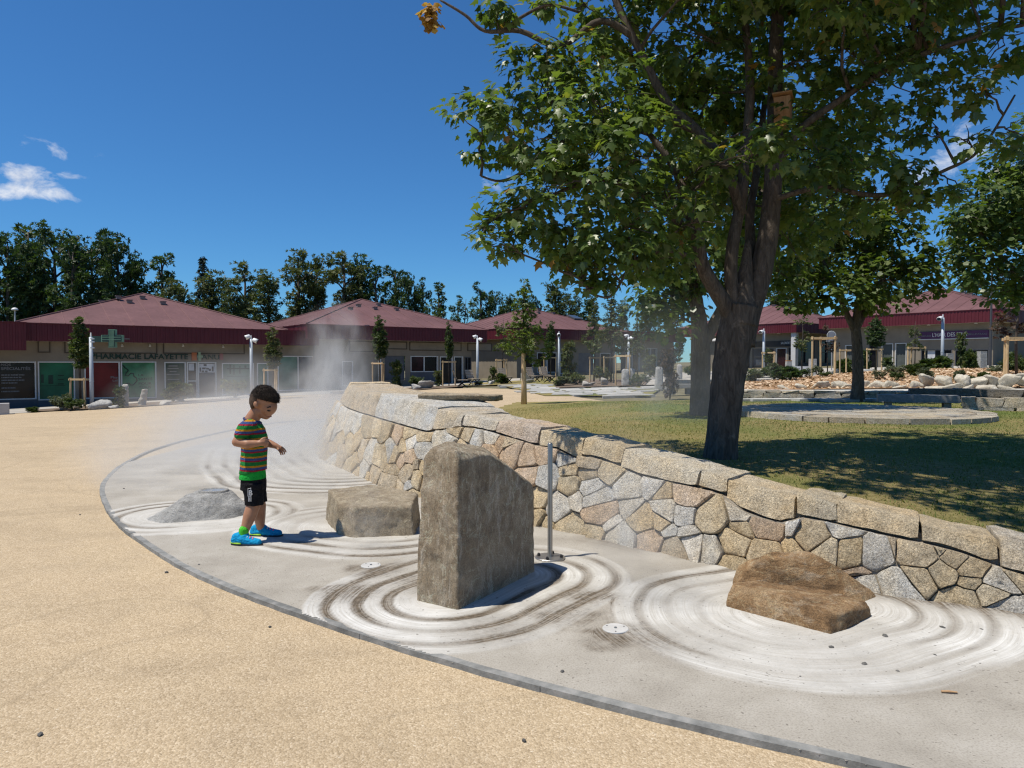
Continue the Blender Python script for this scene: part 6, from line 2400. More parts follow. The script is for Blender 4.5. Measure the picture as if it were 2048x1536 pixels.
zs0, zs1 = r0[2], r0[3]
hh_ = zs1 - zs0
text_on(Db, fD, "L'HAIR DES SENS", 1866, 1935, zs0 + hh_ * .25, zs0 + hh_ * .82, 't_white', .095)
text_on(Db, fD, 'COIFFURES', 1840, 1863, zs0 + hh_ * .30, zs0 + hh_ * .52, 't_grey', .095)
text_on(Db, fD, "BELLE'A'LOU", 1938, 1975, zs0 + hh_ * .38, zs0 + hh_ * .62, 't_grey', .095)
mb = MB()
fD.slab(mb, *fD.rect(1854, 700, 1869, 717), -.10, -.095)
mb.build('poster', MAT['paper'], Db)
for (px, py) in ((1862, 655), (1956, 649)):
    a_, z_ = fD.pix(px, py)
    mb = MB()
    mb.disc(fD.P(a_, zsD - .05, .35), .10, .05, 14)
    mb.build('downlight', MAT['t_white'], Db)
for q in ((1905, 580), (1928, 588), (1942, 591)):
    roof_vent(roofD, *q, QD, ZD, 0)
for y_ in (676, 684):
    pass

# --- E: far right pavilion with the tea room -----------------------------------------
QE, ZE = (23.9, 59.8), 4.75
Eb, roofE, fE2, fE, CE, zbE, zsE = pavilion('shop_pavilion', 'far sunlit pavilion with the black tea room sign', QE, ZE)
hE = [fE.rect(1577, 695, 1600, 745), fE.rect(1552, 696, 1573, 746), fE.rect(1528, 697, 1548, 747), fE.rect(1504, 697, 1524, 747), fE.rect(1480, 698, 1500, 748), fE.rect(1455, 699, 1476, 748)]
side_wall(Eb, fE, L, zbE, zsE, [(max(.02, h[0]), min(L - .02, h[1]), h[2], h[3]) for h in hE])
side_wall(Eb, fE2, L, zbE, zsE, [(.6, 3.4, zbE + .3, zbE + 2.3), (4, 7, zbE + .3, zbE + 2.3)])
window(Eb, fE2, (.6, 3.4, zbE + .3, zbE + 2.3), 'g_dark', 'darkframe', mull=1)
window(Eb, fE2, (4, 7, zbE + .3, zbE + 2.3), 'g_dark', 'darkframe', mull=1, hbar=1)
for k, h in enumerate(hE):
    window(Eb, fE, (max(.03, h[0]), min(L - .03, h[1]), h[2], h[3]), ['g_dark', 'g_wine', 'g_dark', 'g_blue', 'g_dark', 'g_wine'][k], 'darkframe' if k != 1 else 'pvc', hbar=(2 if k in (0, 3) else 0))
r0, r1 = fE.rect(1560, 681, 1602, 693), fE.rect(1490, 684, 1500, 697)
mb = MB()
fE.slab(mb, max(.05, r0[0]), r1[1], r0[2], r0[3], .003, .08)
sg = mb.build('shop_sign', MAT['sign_black'], Eb)
zz = r0[3] - r0[2]
text_on(Eb, fE, 'SALON DE THE', 1563, 1588.5, r0[2] + zz * .42, r0[2] + zz * .82, 't_white', .085)
a_, z_ = fE.pix(1562, 670)
mb = MB()
mb.disc(fE.P(a_, zsE - .05, .35), .12, .05, 14)
mb.build('downlight', MAT['t_white'], Eb)
mb = MB()
pc = Vector((QE[0], QE[1], 0)) + U * .35 + VV * .35
mb.box((pc.x, pc.y, (zbE - 1 + zsE) / 2), (.42, .42, zsE - zbE + 1), math.atan2(.6, .8))
mb.build('column', flat('white_column', (.50, .50, .50), .8), Eb)
for q in ((1548, 613), (1562, 608)):
    roof_vent(roofE, *q, QE, ZE, 1)
# awning of the neighbour at the tea room's left
a_, z_ = fE.pix(1505, 670)
a2, _ = fE.pix(1440, 672)
mb = MB()
q0, q1 = min(a_, a2), max(a_, a2)
mb.hexa([fE.P(q0, zsE - .55, 1.6), fE.P(q1, zsE - .55, 1.6), fE.P(q1, zsE - .15, .02), fE.P(q0, zsE - .15, .02), fE.P(q0, zsE - .47, 1.6), fE.P(q1, zsE - .47, 1.6), fE.P(q1, zsE - .07, .02), fE.P(q0, zsE - .07, .02)])
mb.build('awning', MAT['pvc'], Eb)

# --- flat link between the third and the tea room pavilions ---------------------------
p0, p1 = CC[1] + Vector((.0, 0, 0)), CE[3]
lk_ = thing('shop_wing', 'low flat roofed link in deep shade between third pavilion and tea room', 'building', (p0.x, p0.y, zbC))
d = (p1 - p0)
Lk = d.length
d.normalize()
nK = Vector((d.y, -d.x, 0))
fascia_run(lk_, p0, p1, 4.2, 3.4, nK)
fL = Face(p0 - nK * .7, d, nK, zbC)
wall_with_holes(fL, Lk, -.8, 3.4, [(.8, 3.2, .7, 2.8), (4.2, 6.4, .4, 2.8), (7.2, Lk - .5, .4, 2.8)]).build('wall', MAT['render'], lk_)
window(lk_, fL, (.8, 3.2, .7, 2.8), 'g_dark', mull=1)
window(lk_, fL, (4.2, 6.4, .4, 2.8), 'g_blue', mull=1, name='door')
window(lk_, fL, (7.2, Lk - .5, .4, 2.8), 'g_dark', 'darkframe')
mb = MB()
mb.hexa([Vector((p.x, p.y, 3.5)) for p in (p0, p1, p1 - nK * 8, p0 - nK * 8)] + [Vector((p.x, p.y, 4.18)) for p in (p0, p1, p1 - nK * 8, p0 - nK * 8)])
mb.build('roof', MAT['roof'], lk_)

# house with a tiled roof glimpsed far behind the gap
p = on(590, 92)
hs = thing('house', 'grey tiled house roof glimpsed between pharmacy and middle roofs', 'building', tuple(p))
rb, rt = at(540, 650, 92), at(600, 622, 92)
mb = MB()
zl, zh = at(590, 655, 92).z, at(590, 620, 92).z
x0, x1 = at(566, 640, 92).x, at(660, 640, 92).x
mb.hexa([(x0, 92, p.z - 1), (x1, 92, p.z - 1), (x1, 100, p.z - 1), (x0, 100, p.z - 1), (x0, 92, zl), (x1, 92, zl), (x1, 100, zl), (x0, 100, zl)])
mb.build('wall', MAT['render'], hs)
mb = MB()
mb.v = [(x0 - .4, 91.5, zl), (x1 + .4, 91.5, zl), (x1 + .4, 100.5, zl), (x0 - .4, 100.5, zl), (x0 + 1, 96, zh + .4), (x1 - 1, 96, zh + .4)]
mb.f = [(0, 1, 5, 4), (1, 2, 5), (2, 3, 4, 5), (3, 0, 4), (3, 2, 1, 0)]
mb.build('roof', pmat('grey_tiles', [(.3, (.12, .115, .11)), (.7, (.22, .21, .20))], 9, 4, .85, vs=(.3, .3, 3), kind='World'), hs)
# ------------------------------------------------------------------ the boy
BY = 5.10


def bq(px, py, Y=BY):
    return at(px, py, Y)


class Blob:
    """overlapping closed shapes, fused into one continuous surface"""

    def __init__(s):
        s.me = bpy.data.meshes.new('blob')
        s.bm = bmesh.new()

    def _pts(s, pts):
        b2 = bmesh.new()
        for p in pts:
            b2.verts.new(p)
        bmesh.ops.convex_hull(b2, input=b2.verts)
        bmesh.ops.delete(b2, geom=[v_ for v_ in b2.verts if not v_.link_faces], context='VERTS')
        bmesh.ops.recalc_face_normals(b2, faces=b2.faces)
        m_ = bpy.data.meshes.new('t')
        b2.to_mesh(m_)
        b2.free()
        s.bm.from_mesh(m_)
        bpy.data.meshes.remove(m_)

    def sph(s, c, r_):
        b2 = bmesh.new()
        bmesh.ops.create_icosphere(b2, subdivisions=3, radius=1)
        r_ = (r_, r_, r_) if isinstance(r_, (int, float)) else r_
        P = [Vector((v_.co.x * r_[0], v_.co.y * r_[1], v_.co.z * r_[2])) for v_ in b2.verts]
        b2.free()
        return P

    def ell(s, c, r_, M=None):
        s._pts([(M @ p if M else p) + Vector(c) for p in s.sph(c, r_)])

    def cap(s, *chain):
        """chain of (point, radius)"""
        for (p0, r0), (p1, r1) in zip(chain[:-1], chain[1:]):
            s._pts([p + Vector(p0) for p in s.sph(p0, r0)] + [p + Vector(p1) for p in s.sph(p1, r1)])

    def loft(s, rings, seg=24):
        """rings of (centre, rx, ry), each pair hulled"""
        for (c0, a0, b0), (c1, a1, b1) in zip(rings[:-1], rings[1:]):
            P = []
            for c, a_, b_ in ((c0, a0, b0), (c1, a1, b1)):
                for k in range(seg):
                    t_ = 2 * math.pi * k / seg
                    P.append(Vector((c.x + a_ * math.cos(t_), c.y + b_ * math.sin(t_), c.z)))
            s._pts(P)

    def make(s, name, mat, parent, voxel=.005, smooth=6, cuts=(), noise_amp=0.0, noise_f=30):
        s.bm.to_mesh(s.me)
        s.bm.free()
        tmp = bpy.data.objects.new('tmp', s.me)
        COL.objects.link(tmp)
        md = tmp.modifiers.new('r', 'REMESH')
        md.mode = 'VOXEL'
        md.voxel_size = voxel
        sm = tmp.modifiers.new('s', 'SMOOTH')
        sm.factor = .5
        sm.iterations = smooth
        dg = bpy.context.evaluated_depsgraph_get()
        me = bpy.data.meshes.new_from_object(tmp.evaluated_get(dg))
        bpy.data.objects.remove(tmp)
        bpy.data.meshes.remove(s.me)
        bm = bmesh.new()
        bm.from_mesh(me)
        for co, no in cuts:
            r_ = bmesh.ops.bisect_plane(bm, geom=bm.verts[:] + bm.edges[:] + bm.faces[:], plane_co=co, plane_no=no, clear_outer=True)
            ed = [e for e in r_['geom_cut'] if isinstance(e, bmesh.types.BMEdge)]
            bmesh.ops.holes_fill(bm, edges=ed)
        off = wloc(parent)
        for v_ in bm.verts:
            if noise_amp:
                v_.co += v_.normal * (nz(v_.co, noise_f) * noise_amp + nz(v_.co, noise_f * 2.3, 4) * noise_amp * .5)
        for v_ in bm.verts:
            v_.co -= off
        for f_ in bm.faces:
            f_.smooth = True
        bm.to_mesh(me)
        bm.free()
        me.name = name
        me.materials.clear()
        return link_mesh(name, me, mat, parent)


m, nt, b, out = new_mat('tanned_skin')
v = coord(nt, 'Object')
c = ramp(nt, noise_t(nt, v, 30, 4), [(.3, (.32, .155, .085)), (.7, (.385, .195, .112))])
set_in(nt, b, 'Base Color', c)
b.inputs['Roughness'].default_value = .48
b.inputs['Specular IOR Level'].default_value = .4
b.inputs['Subsurface Weight'].default_value = .12
b.inputs['Subsurface Radius'].default_value = (.02, .008, .004)
b.inputs['Subsurface Scale'].default_value = .5
MAT['skin'] = m


def cloth(name, colour_fn, bs=160):
    m, nt, b, out = new_mat(name)
    v = coord(nt, 'Object')
    set_in(nt, b, 'Base Color', colour_fn(nt, v))
    b.inputs['Roughness'].default_value = .9
    b.inputs['Specular IOR Level'].default_value = .12
    n1 = bump(nt, b, noise_t(nt, v, bs, 3), .15, .002)
    bump(nt, b, noise_t(nt, v, 20, 3, .5, 1.4), .9, .02, n1)
    return m


GRN, ORG, BLU, RED = (.015, .17, .035), (.44, .20, .015), (.045, .075, .20), (.27, .018, .035)


def stripes(nt, v):
    sx = nt.nodes.new('ShaderNodeSeparateXYZ')
    nt.links.new(v, sx.inputs[0])
    # stripes dip towards the front, a little uneven
    h = mth(nt, 'ADD', sx.outputs[2], mth(nt, 'MULTIPLY', noise_t(nt, v, 7, 2), .018))
    h = mth(nt, 'ADD', h, mth(nt, 'MULTIPLY', sx.outputs[0], .05))
    fr_ = mth(nt, 'FRACT', mth(nt, 'MULTIPLY', h, 1 / .066))
    return ramp(nt, fr_, [(0, RED), (.16, BLU), (.40, ORG), (.60, GRN), (.99, RED)], 'CONSTANT')


MAT['tee'] = cloth('striped_jersey', stripes)
MAT['under'] = cloth('bright_green_cotton', lambda nt, v: ramp(nt, noise_t(nt, v, 20, 3), [(.3, (.010, .30, .035)), (.7, (.018, .38, .05))]))
MAT['shorts'] = cloth('black_cotton', lambda nt, v: ramp(nt, noise_t(nt, v, 20, 3), [(.3, (.008, .008, .009)), (.7, (.016, .016, .018))]))
MAT['sock'] = cloth('lime_sock', lambda nt, v: ramp(nt, noise_t(nt, v, 20, 3), [(.3, (.06, .42, .03)), (.7, (.09, .52, .05))]))
m, nt, b, out = new_mat('dark_brown_hair')
v = coord(nt, 'Object', (1, 1, .5))
c = ramp(nt, noise_t(nt, v, 90, 4, .6, .6), [(.3, (.010, .007, .005)), (.6, (.028, .018, .012)), (.8, (.06, .04, .027))])
set_in(nt, b, 'Base Color', c)
b.inputs['Roughness'].default_value = .7
b.inputs['Specular IOR Level'].default_value = .2
bump(nt, b, noise_t(nt, v, 150, 3), .6, .004)
MAT['hair'] = m
MAT['fade'] = pmat('clipped_hair', [(.3, (.045, .028, .019)), (.7, (.095, .060, .040))], 120, 3, .8, 200, .3, .002)
MAT['shoe'] = cloth('blue_shoe', lambda nt, v: ramp(nt, noise_t(nt, v, 40, 4), [(.3, (.006, .20, .42)), (.6, (.012, .30, .55)), (.75, (.02, .12, .36))]))
MAT['sole'] = flat('dark_sole', (.025, .03, .035), .7)
MAT['lime'] = flat('lime_trim', (.30, .55, .03), .6)
MAT['pinklace'] = flat('pink_lace', (.62, .08, .22), .6)
MAT['print'] = flat('white_print', (.62, .62, .62), .7)
MAT['eye'] = flat('dark_lash', (.012, .008, .006), .5)
MAT['lip'] = flat('lip', (.30, .10, .075), .5)

foot = gp(505, 1084, .022)
boy = thing('person', 'boy in a striped T-shirt and black shorts reaching towards the mist', 'person', tuple(foot))
s = Blob()
# head, tilted down and to the front
tilt = Matrix.Rotation(R(28), 3, 'Y')
s.ell(bq(529, 798), (.090, .075, .091))
s.ell(bq(535, 813), (.068, .062, .070), tilt)
s.cap((bq(524, 823), .048), (bq(532.5, 832.5), .024))
s.ell(bq(536, 824), (.034, .044, .038), tilt)
s.cap((bq(547, 815), .010), (bq(546.0, 824), .0105), (bq(543.5, 826.5), .010))
s.ell(bq(545, 812.5), (.016, .045, .010), tilt)
s.ell(bq(540.5, 831.5), (.009, .018, .006))
s.ell(bq(537.5, 834.8), (.009, .016, .006))
for sg in (-1, 1):
    s.ell(bq(519.5, 808) + Vector((0, sg * .080, 0)), (.017, .011, .025), Matrix.Rotation(R(-15), 3, 'Y'))
# neck and trunk
s.cap((bq(516, 820), .046), (bq(503, 840), .050))
s.loft([(bq(501, 846), .055, .085), (bq(505, 862), .072, .105), (bq(508, 890), .074, .10), (bq(507, 930), .076, .10), (bq(507, 958), .070, .095), (bq(508, 968), .06, .085)])
NY, FY = BY - .135, BY + .135
# near arm bent at the elbow
s.cap((bq(496, 853, NY + .02), .040), (bq(473.5, 884, NY - .02), .033), (bq(495, 888, NY - .03), .0335), (bq(515, 887, NY - .02), .0225), (bq(523, 885.5, NY - .015), .021))
s.ell(bq(525.5, 885, NY - .015), (.024, .013, .026))
for k, (y0, y1, L_) in enumerate(((879.5, 880.5, 534.5), (883.5, 885.5, 536.5), (887.5, 889.5, 535.5), (891, 893, 532.5))):
    s.cap((bq(529, y0, NY - .012), .0078), (bq(L_, y1, NY + .002), .0070), (bq(L_ - 2.5, y1 + 1.5, NY + .022), .0062))
s.cap((bq(522, 880, NY - .020), .0090), (bq(527, 876.5, NY - .012), .0080), (bq(531, 875.5, NY - .002), .0066))
# far arm reaching forward
s.cap((bq(510, 856, FY - .02), .038), (bq(524, 882, FY + .02), .032), (bq(538, 887, FY + .01), .030), (bq(552, 892, FY), .0205), (bq(557, 895, FY), .019))
s.ell(bq(560, 896.5, FY), (.022, .012, .021), Matrix.Rotation(R(30), 3, 'Y'))
for k, (x0, y0, x1, y1, x2, y2) in enumerate(((564, 894.5, 569.5, 899, 572, 904), (563.5, 898, 568, 903, 569.5, 908), (561.5, 900.5, 565, 905.5, 566, 909.5), (559, 902, 561.5, 906.5, 562, 909.5))):
    s.cap((bq(x0, y0, FY - .015 + k * .010), .0074), (bq(x1, y1, FY - .02 + k * .012), .0066), (bq(x2, y2, FY - .02 + k * .012), .0058))
s.cap((bq(556, 898, FY - .018), .0085), (bq(560, 903, FY - .03), .0072), (bq(564, 905, FY - .034), .0062))
# legs, a short stride
KN, KF = BY - .055, BY + .07
s.cap((bq(505, 972, KN), .056), (bq(507, 1010, KN), .049), (bq(500, 1030, KN - .02), .046), (bq(489, 1062, KN - .05), .029), (bq(487, 1078, KN - .06), .030))
s.cap((bq(510, 972, KF), .056), (bq(519, 1012, KF), .046), (bq(519, 1032, KF + .02), .043), (bq(521, 1056, KF + .06), .028), (bq(520, 1068, KF + .07), .028))
s.make('body', MAT['skin'], boy, .0042, 5)
# T-shirt
s = Blob()
s.loft([(bq(503, 839.5), .052, .062), (bq(501, 846), .070, .105), (bq(505, 858), .084, .124), (bq(509, 878), .087, .122), (bq(509, 903), .084, .116), (bq(507, 925), .088, .116), (bq(506, 946), .091, .118)])
s.cap((bq(500, 852, NY + .04), .050), (bq(491, 857, NY), .053), (bq(482.5, 869, NY - .012), .048))
s.cap((bq(508, 854, FY - .04), .050), (bq(515, 864, FY - .005), .050), (bq(518, 870, FY + .01), .047))
n_ = (bq(475, 881, NY) - bq(491, 857, NY)).normalized()
s.make('t_shirt', MAT['tee'], boy, .005, 5, cuts=[(bq(506, 943), (0.16, 0, -1))], noise_amp=.0055, noise_f=15)
# collar ring
mb = MB()
ring = []
for k in range(25):
    t_ = 2 * math.pi * k / 24
    c = bq(505, 840)
    ring.append(c + Vector((.058 * math.cos(t_), .060 * math.sin(t_), -.020 * math.cos(t_) - .010 + .004)))
mb.tube(ring, .008, 8)
mb.build('collar', flat('navy_collar', (.03, .035, .10), .9), boy, smooth=True)
s = Blob()
s.loft([(bq(506, 936), .082, .108), (bq(505.5, 950), .0885, .1165), (bq(505.5, 964), .091, .119)])
s.make('undershirt', MAT['under'], boy, .006, 4, cuts=[(bq(506, 956), (0, 0, -1))], noise_amp=.001, noise_f=25)
s = Blob()
s.loft([(bq(507, 953), .083, .112), (bq(507, 977), .086, .117)])
s.loft([(bq(504, 966, KN), .076, .066), (bq(507, 990, KN), .067, .060), (bq(509, 1010, KN), .066, .060)])
s.loft([(bq(511, 966, KF), .072, .064), (bq(516, 990, KF), .062, .058), (bq(519, 1010, KF), .058, .058)])
s.make('shorts', MAT['shorts'], boy, .005, 4, cuts=[(bq(508, 1006), (0, 0, -1))], noise_amp=.004, noise_f=22)
s = Blob()
s.ell(bq(528, 796), (.0985, .081, .095))
s.ell(bq(521, 803), (.073, .077, .066))
s.ell(bq(540, 797), (.066, .072, .066))
s.make('hair', MAT['hair'], boy, .005, 4, cuts=[(bq(556, 806.5), (-.26, 0, -1)), (bq(525, 800), (.9, 0, -1.35))] if False else [(bq(557, 806.5), (-.30, 0, -1))], noise_amp=.004, noise_f=45)
# sideburn and nape hair
s = Blob()
for sg in (-1, 1):
    s.cap((bq(525, 800) + Vector((0, sg * .066, 0)), .013), (bq(523.5, 809) + Vector((0, sg * .068, 0)), .008))
s.ell(bq(514.5, 801), (.052, .0775, .078))
s.ell(bq(512, 808), (.038, .068, .050))
s.make('side_hair', MAT['fade'], boy, .005, 4, cuts=[(bq(503, 818), (.30, 0, -1)), (bq(516.5, 806), (1, 0, -.55))], noise_amp=.003, noise_f=45)
# short hair strands over the scalp
hv, hd = [], []
for ob in [q for q in boy.children if q.name.startswith('hair')]:
    vs_ = [v_ for v_ in ob.data.vertices]
    for v_ in random.sample(vs_, min(len(vs_), 2600)):
        n = v_.normal
        if n.z < -.75:
            continue
        crown = Vector((-.35, 0, .6))
        d = (n * .45 + (v_.co - (bq(518, 775) - boy.location)).normalized() * .9 + Vector((random.gauss(0, .18), random.gauss(0, .18), random.gauss(0, .18)))).normalized()
        sd_ = d.cross(n)
        if sd_.length < .05:
            continue
        sd_ = sd_.normalized() * .0014
        L_ = random.uniform(.008, .016)
        p = v_.co - n * .001
        hv += [tuple(p - sd_), tuple(p + sd_), tuple(p + d * L_)]
me = np_mesh('hair_strands', np.array(hv), np.arange(len(hv)).reshape(-1, 3))
st_ = link_mesh('hair_strands', me, MAT['hair'], boy)
st_['kind'] = 'stuff'
# face marks: brow, lowered lashes, mouth
for sg in (-1, 1):
    yv = sg * .052
    MB().tube([bq(543.5, 814.5) + Vector((-.012, yv * 1.25, 0)), bq(545, 813.5) + Vector((0, yv, .003)), bq(547, 815) + Vector((.002, yv * .6, .0))], [.003, .005, .004], 6).build('eyebrow', MAT['eye'], boy, smooth=True)
    MB().tube([bq(541.5, 820.0) + Vector((-.004, yv * 1.22, 0)), bq(543.2, 820.8) + Vector((.002, yv * 1.02, -.001)), bq(544.5, 821.0) + Vector((.003, yv * .75, 0))], [.003, .0048, .003], 6).build('eyelash', MAT['eye'], boy, smooth=True)
MB().tube([bq(536.5, 832.6) + Vector((-.004, -.026, 0)), bq(540.3, 833.3) + Vector((.004, -.010, 0)), bq(540.8, 833.4) + Vector((.004, .010, 0))], [.0018, .0035, .003], 6).build('mouth', MAT['lip'], boy, smooth=True)
# print on the shorts: tall outlined letters
zf = KN - .0615
for (x0, y0, x1, y1) in ((495.6, 977, 496.6, 992), (501.5, 975, 502.6, 1003), (496, 976.4, 501.5, 977.4), (497.0, 993.8, 498.0, 1003), (499.4, 994.5, 500.4, 1003), (496.0, 992, 501.5, 992.9), (497.5, 997.5, 500, 998.4)):
    a_, b_ = bq(x0, y0, zf), bq(x1, y1, zf)
    mb = MB()
    k = -.0015
    mb.box(((a_.x + b_.x) / 2, zf + k + .005, (a_.z + b_.z) / 2), (abs(b_.x - a_.x), .014, abs(b_.z - a_.z)))
    mb.build('shorts_print', MAT['print'], boy)
cu = bpy.data.curves.new('shorts_print', 'FONT')
cu.body = 'B'
cu.size = .052
cu.extrude = .006
cu.materials.append(MAT['print'])
o = bpy.data.objects.new('shorts_print', cu)
COL.objects.link(o)
o.parent = boy
o.location = bq(497.3, 990.5, zf + .002) - boy.location
o.rotation_euler = (math.pi / 2, 0, 0)
# shoes and socks
for (hx, hy, tx, ty, axx, ayy, Y0, Y1, lab) in ((471.5, 1078, 516, 1083.5, 487.5, 1062, KN - .06, KN - .085, 'near'), (509, 1064, 557.5, 1066.5, 520.5, 1056, KF + .07, KF + .06, 'far')):
    zg = .024
    hp, tp = bq(hx, hy, Y0), bq(tx, ty, Y1)
    hp.z = zg + .032
    tp.z = zg + .022
    an = bq(axx, ayy, Y0)
    s = Blob()
    s.cap((Vector((an.x, an.y, an.z + .006)), .0335), (Vector((an.x, an.y, an.z - .022)), .0335))
    s.make('sock', MAT['sock'], boy, .005, 3)
    d = tp - hp
    s = Blob()
    s.cap((hp, .034), (hp + d * .35 + Vector((0, 0, .010)), .038), (hp + d * .7 + Vector((0, 0, -.002)), .034), (tp, .026))
    s.cap((hp + Vector((.004, 0, .02)), .032), (Vector((an.x + .003, an.y, zg + .068)), .033), (hp + d * .45 + Vector((0, 0, .012)), .034))
    sh = s.make('shoe', MAT['shoe'], boy, .0045, 4, cuts=[(Vector((0, 0, zg + .011)), (0, 0, -1))])
    # sole outline
    mb = MB()
    ax_, sd_ = d.normalized(), Vector((-d.y, d.x, 0)).normalized()
    L_ = d.length
    out_ = []
    for k in range(28):
        t_ = 2 * math.pi * k / 28
        u = math.cos(t_)
        w_ = (.037 if u < .1 else .040) * abs(math.sin(t_)) ** .75 * (1 if math.sin(t_) > 0 else -1)
        q = hp + d * .5 + ax_ * (u * (L_ / 2 + .034)) + sd_ * w_
        out_.append(q)
    for z_ in (zg - .002, zg + .012):
        mb.v += [(q.x, q.y, z_) for q in out_]
    mb.f = [tuple(reversed(range(28))), tuple(range(28, 56))] + [(k, (k + 1) % 28, 28 + (k + 1) % 28, 28 + k) for k in range(28)]
    mb.build('sole', MAT['sole'], sh).location = Vector((0, 0, 0))
    mb = MB()
    hs_ = [q for q in out_[8:21]]
    mb.tube([Vector((q.x, q.y, zg + .017)) for q in hs_], .0055, 6)
    mb.build('heel_trim', MAT['lime'], sh, smooth=True)
    for k in range(4):
        c = hp + d * (.42 + .12 * k) + Vector((0, 0, .044 - .005 * k))
        mb = MB()
        mb.tube([c - sd_ * .020 + ax_ * .006 + Vector((0, 0, -.006)), c + Vector((0, 0, .001)), c + sd_ * .020 - ax_ * .006 + Vector((0, 0, -.006))], .0042, 6)
        mb.build('lace', MAT['pinklace'] if k != 1 else MAT['print'], sh, smooth=True)
for ob in boy.children:
    for c_ in ob.children:
        pass
# ------------------------------------------------------------------ planting bed before the shops, paving, road
def strip(name, poly_px, mat, dz, label, grid=1.0):
    """sheet over the terrain inside a ground polygon (x, y)"""
    P = np.array(poly_px)
    x0, y0 = P.min(0)
    x1, y1 = P.max(0)
    bm = bmesh.new()
    vs = [bm.verts.new((x, y, 0)) for x, y in poly_px]
    bm.faces.new(vs)
    for ax, lo, hi in ((0, x0, x1), (1, y0, y1)):
        c = math.floor(lo / grid) * grid + grid
        while c < hi:
            n = (1, 0, 0) if ax == 0 else (0, 1, 0)
            co = (c, 0, 0) if ax == 0 else (0, c, 0)
            bmesh.ops.bisect_plane(bm, geom=bm.verts[:] + bm.edges[:] + bm.faces[:], plane_co=co, plane_no=n)
            c += grid
    for v_ in bm.verts:
        v_.co.z = (dz(v_.co.x, v_.co.y) if callable(dz) else terrain(v_.co.x, v_.co.y) + dz)
    bmesh.ops.recalc_face_normals(bm, faces=bm.faces)
    me = bpy.data.meshes.new(name)
    bm.to_mesh(me)
    bm.free()
    if me.polygons and sum(p.normal.z for p in me.polygons) < 0:
        me.flip_normals()
    me.polygons.foreach_set('use_smooth', np.full(len(me.polygons), True, dtype=bool))
    o = link_mesh(name, me, mat)
    return tag(o, label, None, kind='structure')


T2 = lambda px, Y: ((px - 1024) / F * Y, Y)
strip('path', [T2(-60, 26.5), T2(120, 28.6), T2(330, 31.0), T2(560, 35.5), T2(700, 37), T2(900, 40.8), T2(1040, 45), T2(1040, 54), T2(800, 46), T2(560, 40), T2(330, 36), T2(120, 32.6), T2(-100, 31)], MAT['asphalt'], .012, 'pale pavement along the shop fronts')
strip('planting_bed', [T2(60, 27.9), T2(250, 29.0), T2(400, 31.2), T2(480, 33), T2(480, 34.4), T2(330, 33.2), T2(150, 30.8), T2(60, 29.4)], MAT['bed_soil'], .04, 'brown soil planting bed before the pharmacy')
strip('planting_bed', [T2(660, 35.5), T2(840, 37.2), T2(925, 39.6), T2(925, 42.5), T2(800, 40.5), T2(660, 38.2)], MAT['bed_soil'], .04, 'brown soil planting bed before the middle pavilion')
strip('planting_bed', [T2(1112, 33.5), T2(1290, 33.0), T2(1300, 41), T2(1180, 44), T2(1105, 41)], MAT['bed_soil'], .05, 'misty soil planting bed with stakes and rocks')
strip('verge', [T2(925, 41.0), T2(1112, 40.5), T2(1110, 50), T2(930, 45)], MAT['grass'], .02, 'grass verge under the benches')
strip('road', [T2(1290, 34), T2(1420, 33), T2(1560, 36), T2(1760, 37.5), T2(2100, 37), T2(2100, 44), T2(1760, 50), T2(1560, 56), T2(1330, 54), T2(1250, 47)], MAT['asphalt'], .014, 'pale asphalt lane in front of the right-hand shops', 2.0)

# flagstone paving between sand and lawn, stone by stone
paving = thing('paving', 'irregular grey flagstones with grassy joints beyond the lawn', None, (4, 28, terrain(4, 28)))
paving['kind'] = 'structure'
random.seed(31)
bounds = [T2(985, 43.5), T2(1090, 27.2), T2(1300, 24.8), T2(1330, 31.8), T2(1120, 33.0), T2(1105, 40.2), T2(925, 40.8)]
y_ = 24.6
cnt_ = 0
while y_ < 43:
    dy = random.uniform(.5, .95) * (1 + (y_ - 24) * .03)
    x_ = -3.5 + random.uniform(0, 1)
    while x_ < 7.5:
        dx = random.uniform(.8, 1.9)
        cx, cy2 = x_ + dx / 2, y_ + dy / 2
        if poly_dist(np.array([cx]), np.array([cy2]), bounds)[0] < -.1 and cnt_ < 260 and random.random() < .93:
            g_ = random.uniform(.04, .11)
            mb = MB()
            pts = [(x_ + g_, y_ + g_), (x_ + dx - g_, y_ + g_), (x_ + dx - g_, y_ + dy - g_), (x_ + g_, y_ + dy - g_)]
            pts = [(a_ + random.uniform(-.1, .1), b_ + random.uniform(-.08, .08)) for a_, b_ in pts]
            mb.hexa([(a_, b_, terrain(a_, b_) - .05) for a_, b_ in pts] + [(a_, b_, terrain(a_, b_) + .045) for a_, b_ in pts])
            mb.build('flagstone', MAT['flag'], paving)
            cnt_ += 1
        x_ += dx
    y_ += dy
strip('verge', bounds, MAT['grass'], .022, 'thin grass between the flagstones')

# ------------------------------------------------------------------ amphitheatre edge: mulch bed, rock bank, walls, round platform
MAT['mulch'] = pmat('orange_wood_mulch', [(.28, (.20, .11, .055)), (.5, (.38, .235, .13)), (.68, (.52, .36, .22)), (.85, (.60, .47, .33))], 16, 5, .9, 22, .9, .04, 'World')


def bed_z(x, y):
    base = .62 + .02 * (x - 6) * .6
    k = sstep(16.2, 31, y)
    zt = base + (1.06 + .006 * (x - 12) - base) * k
    return zt


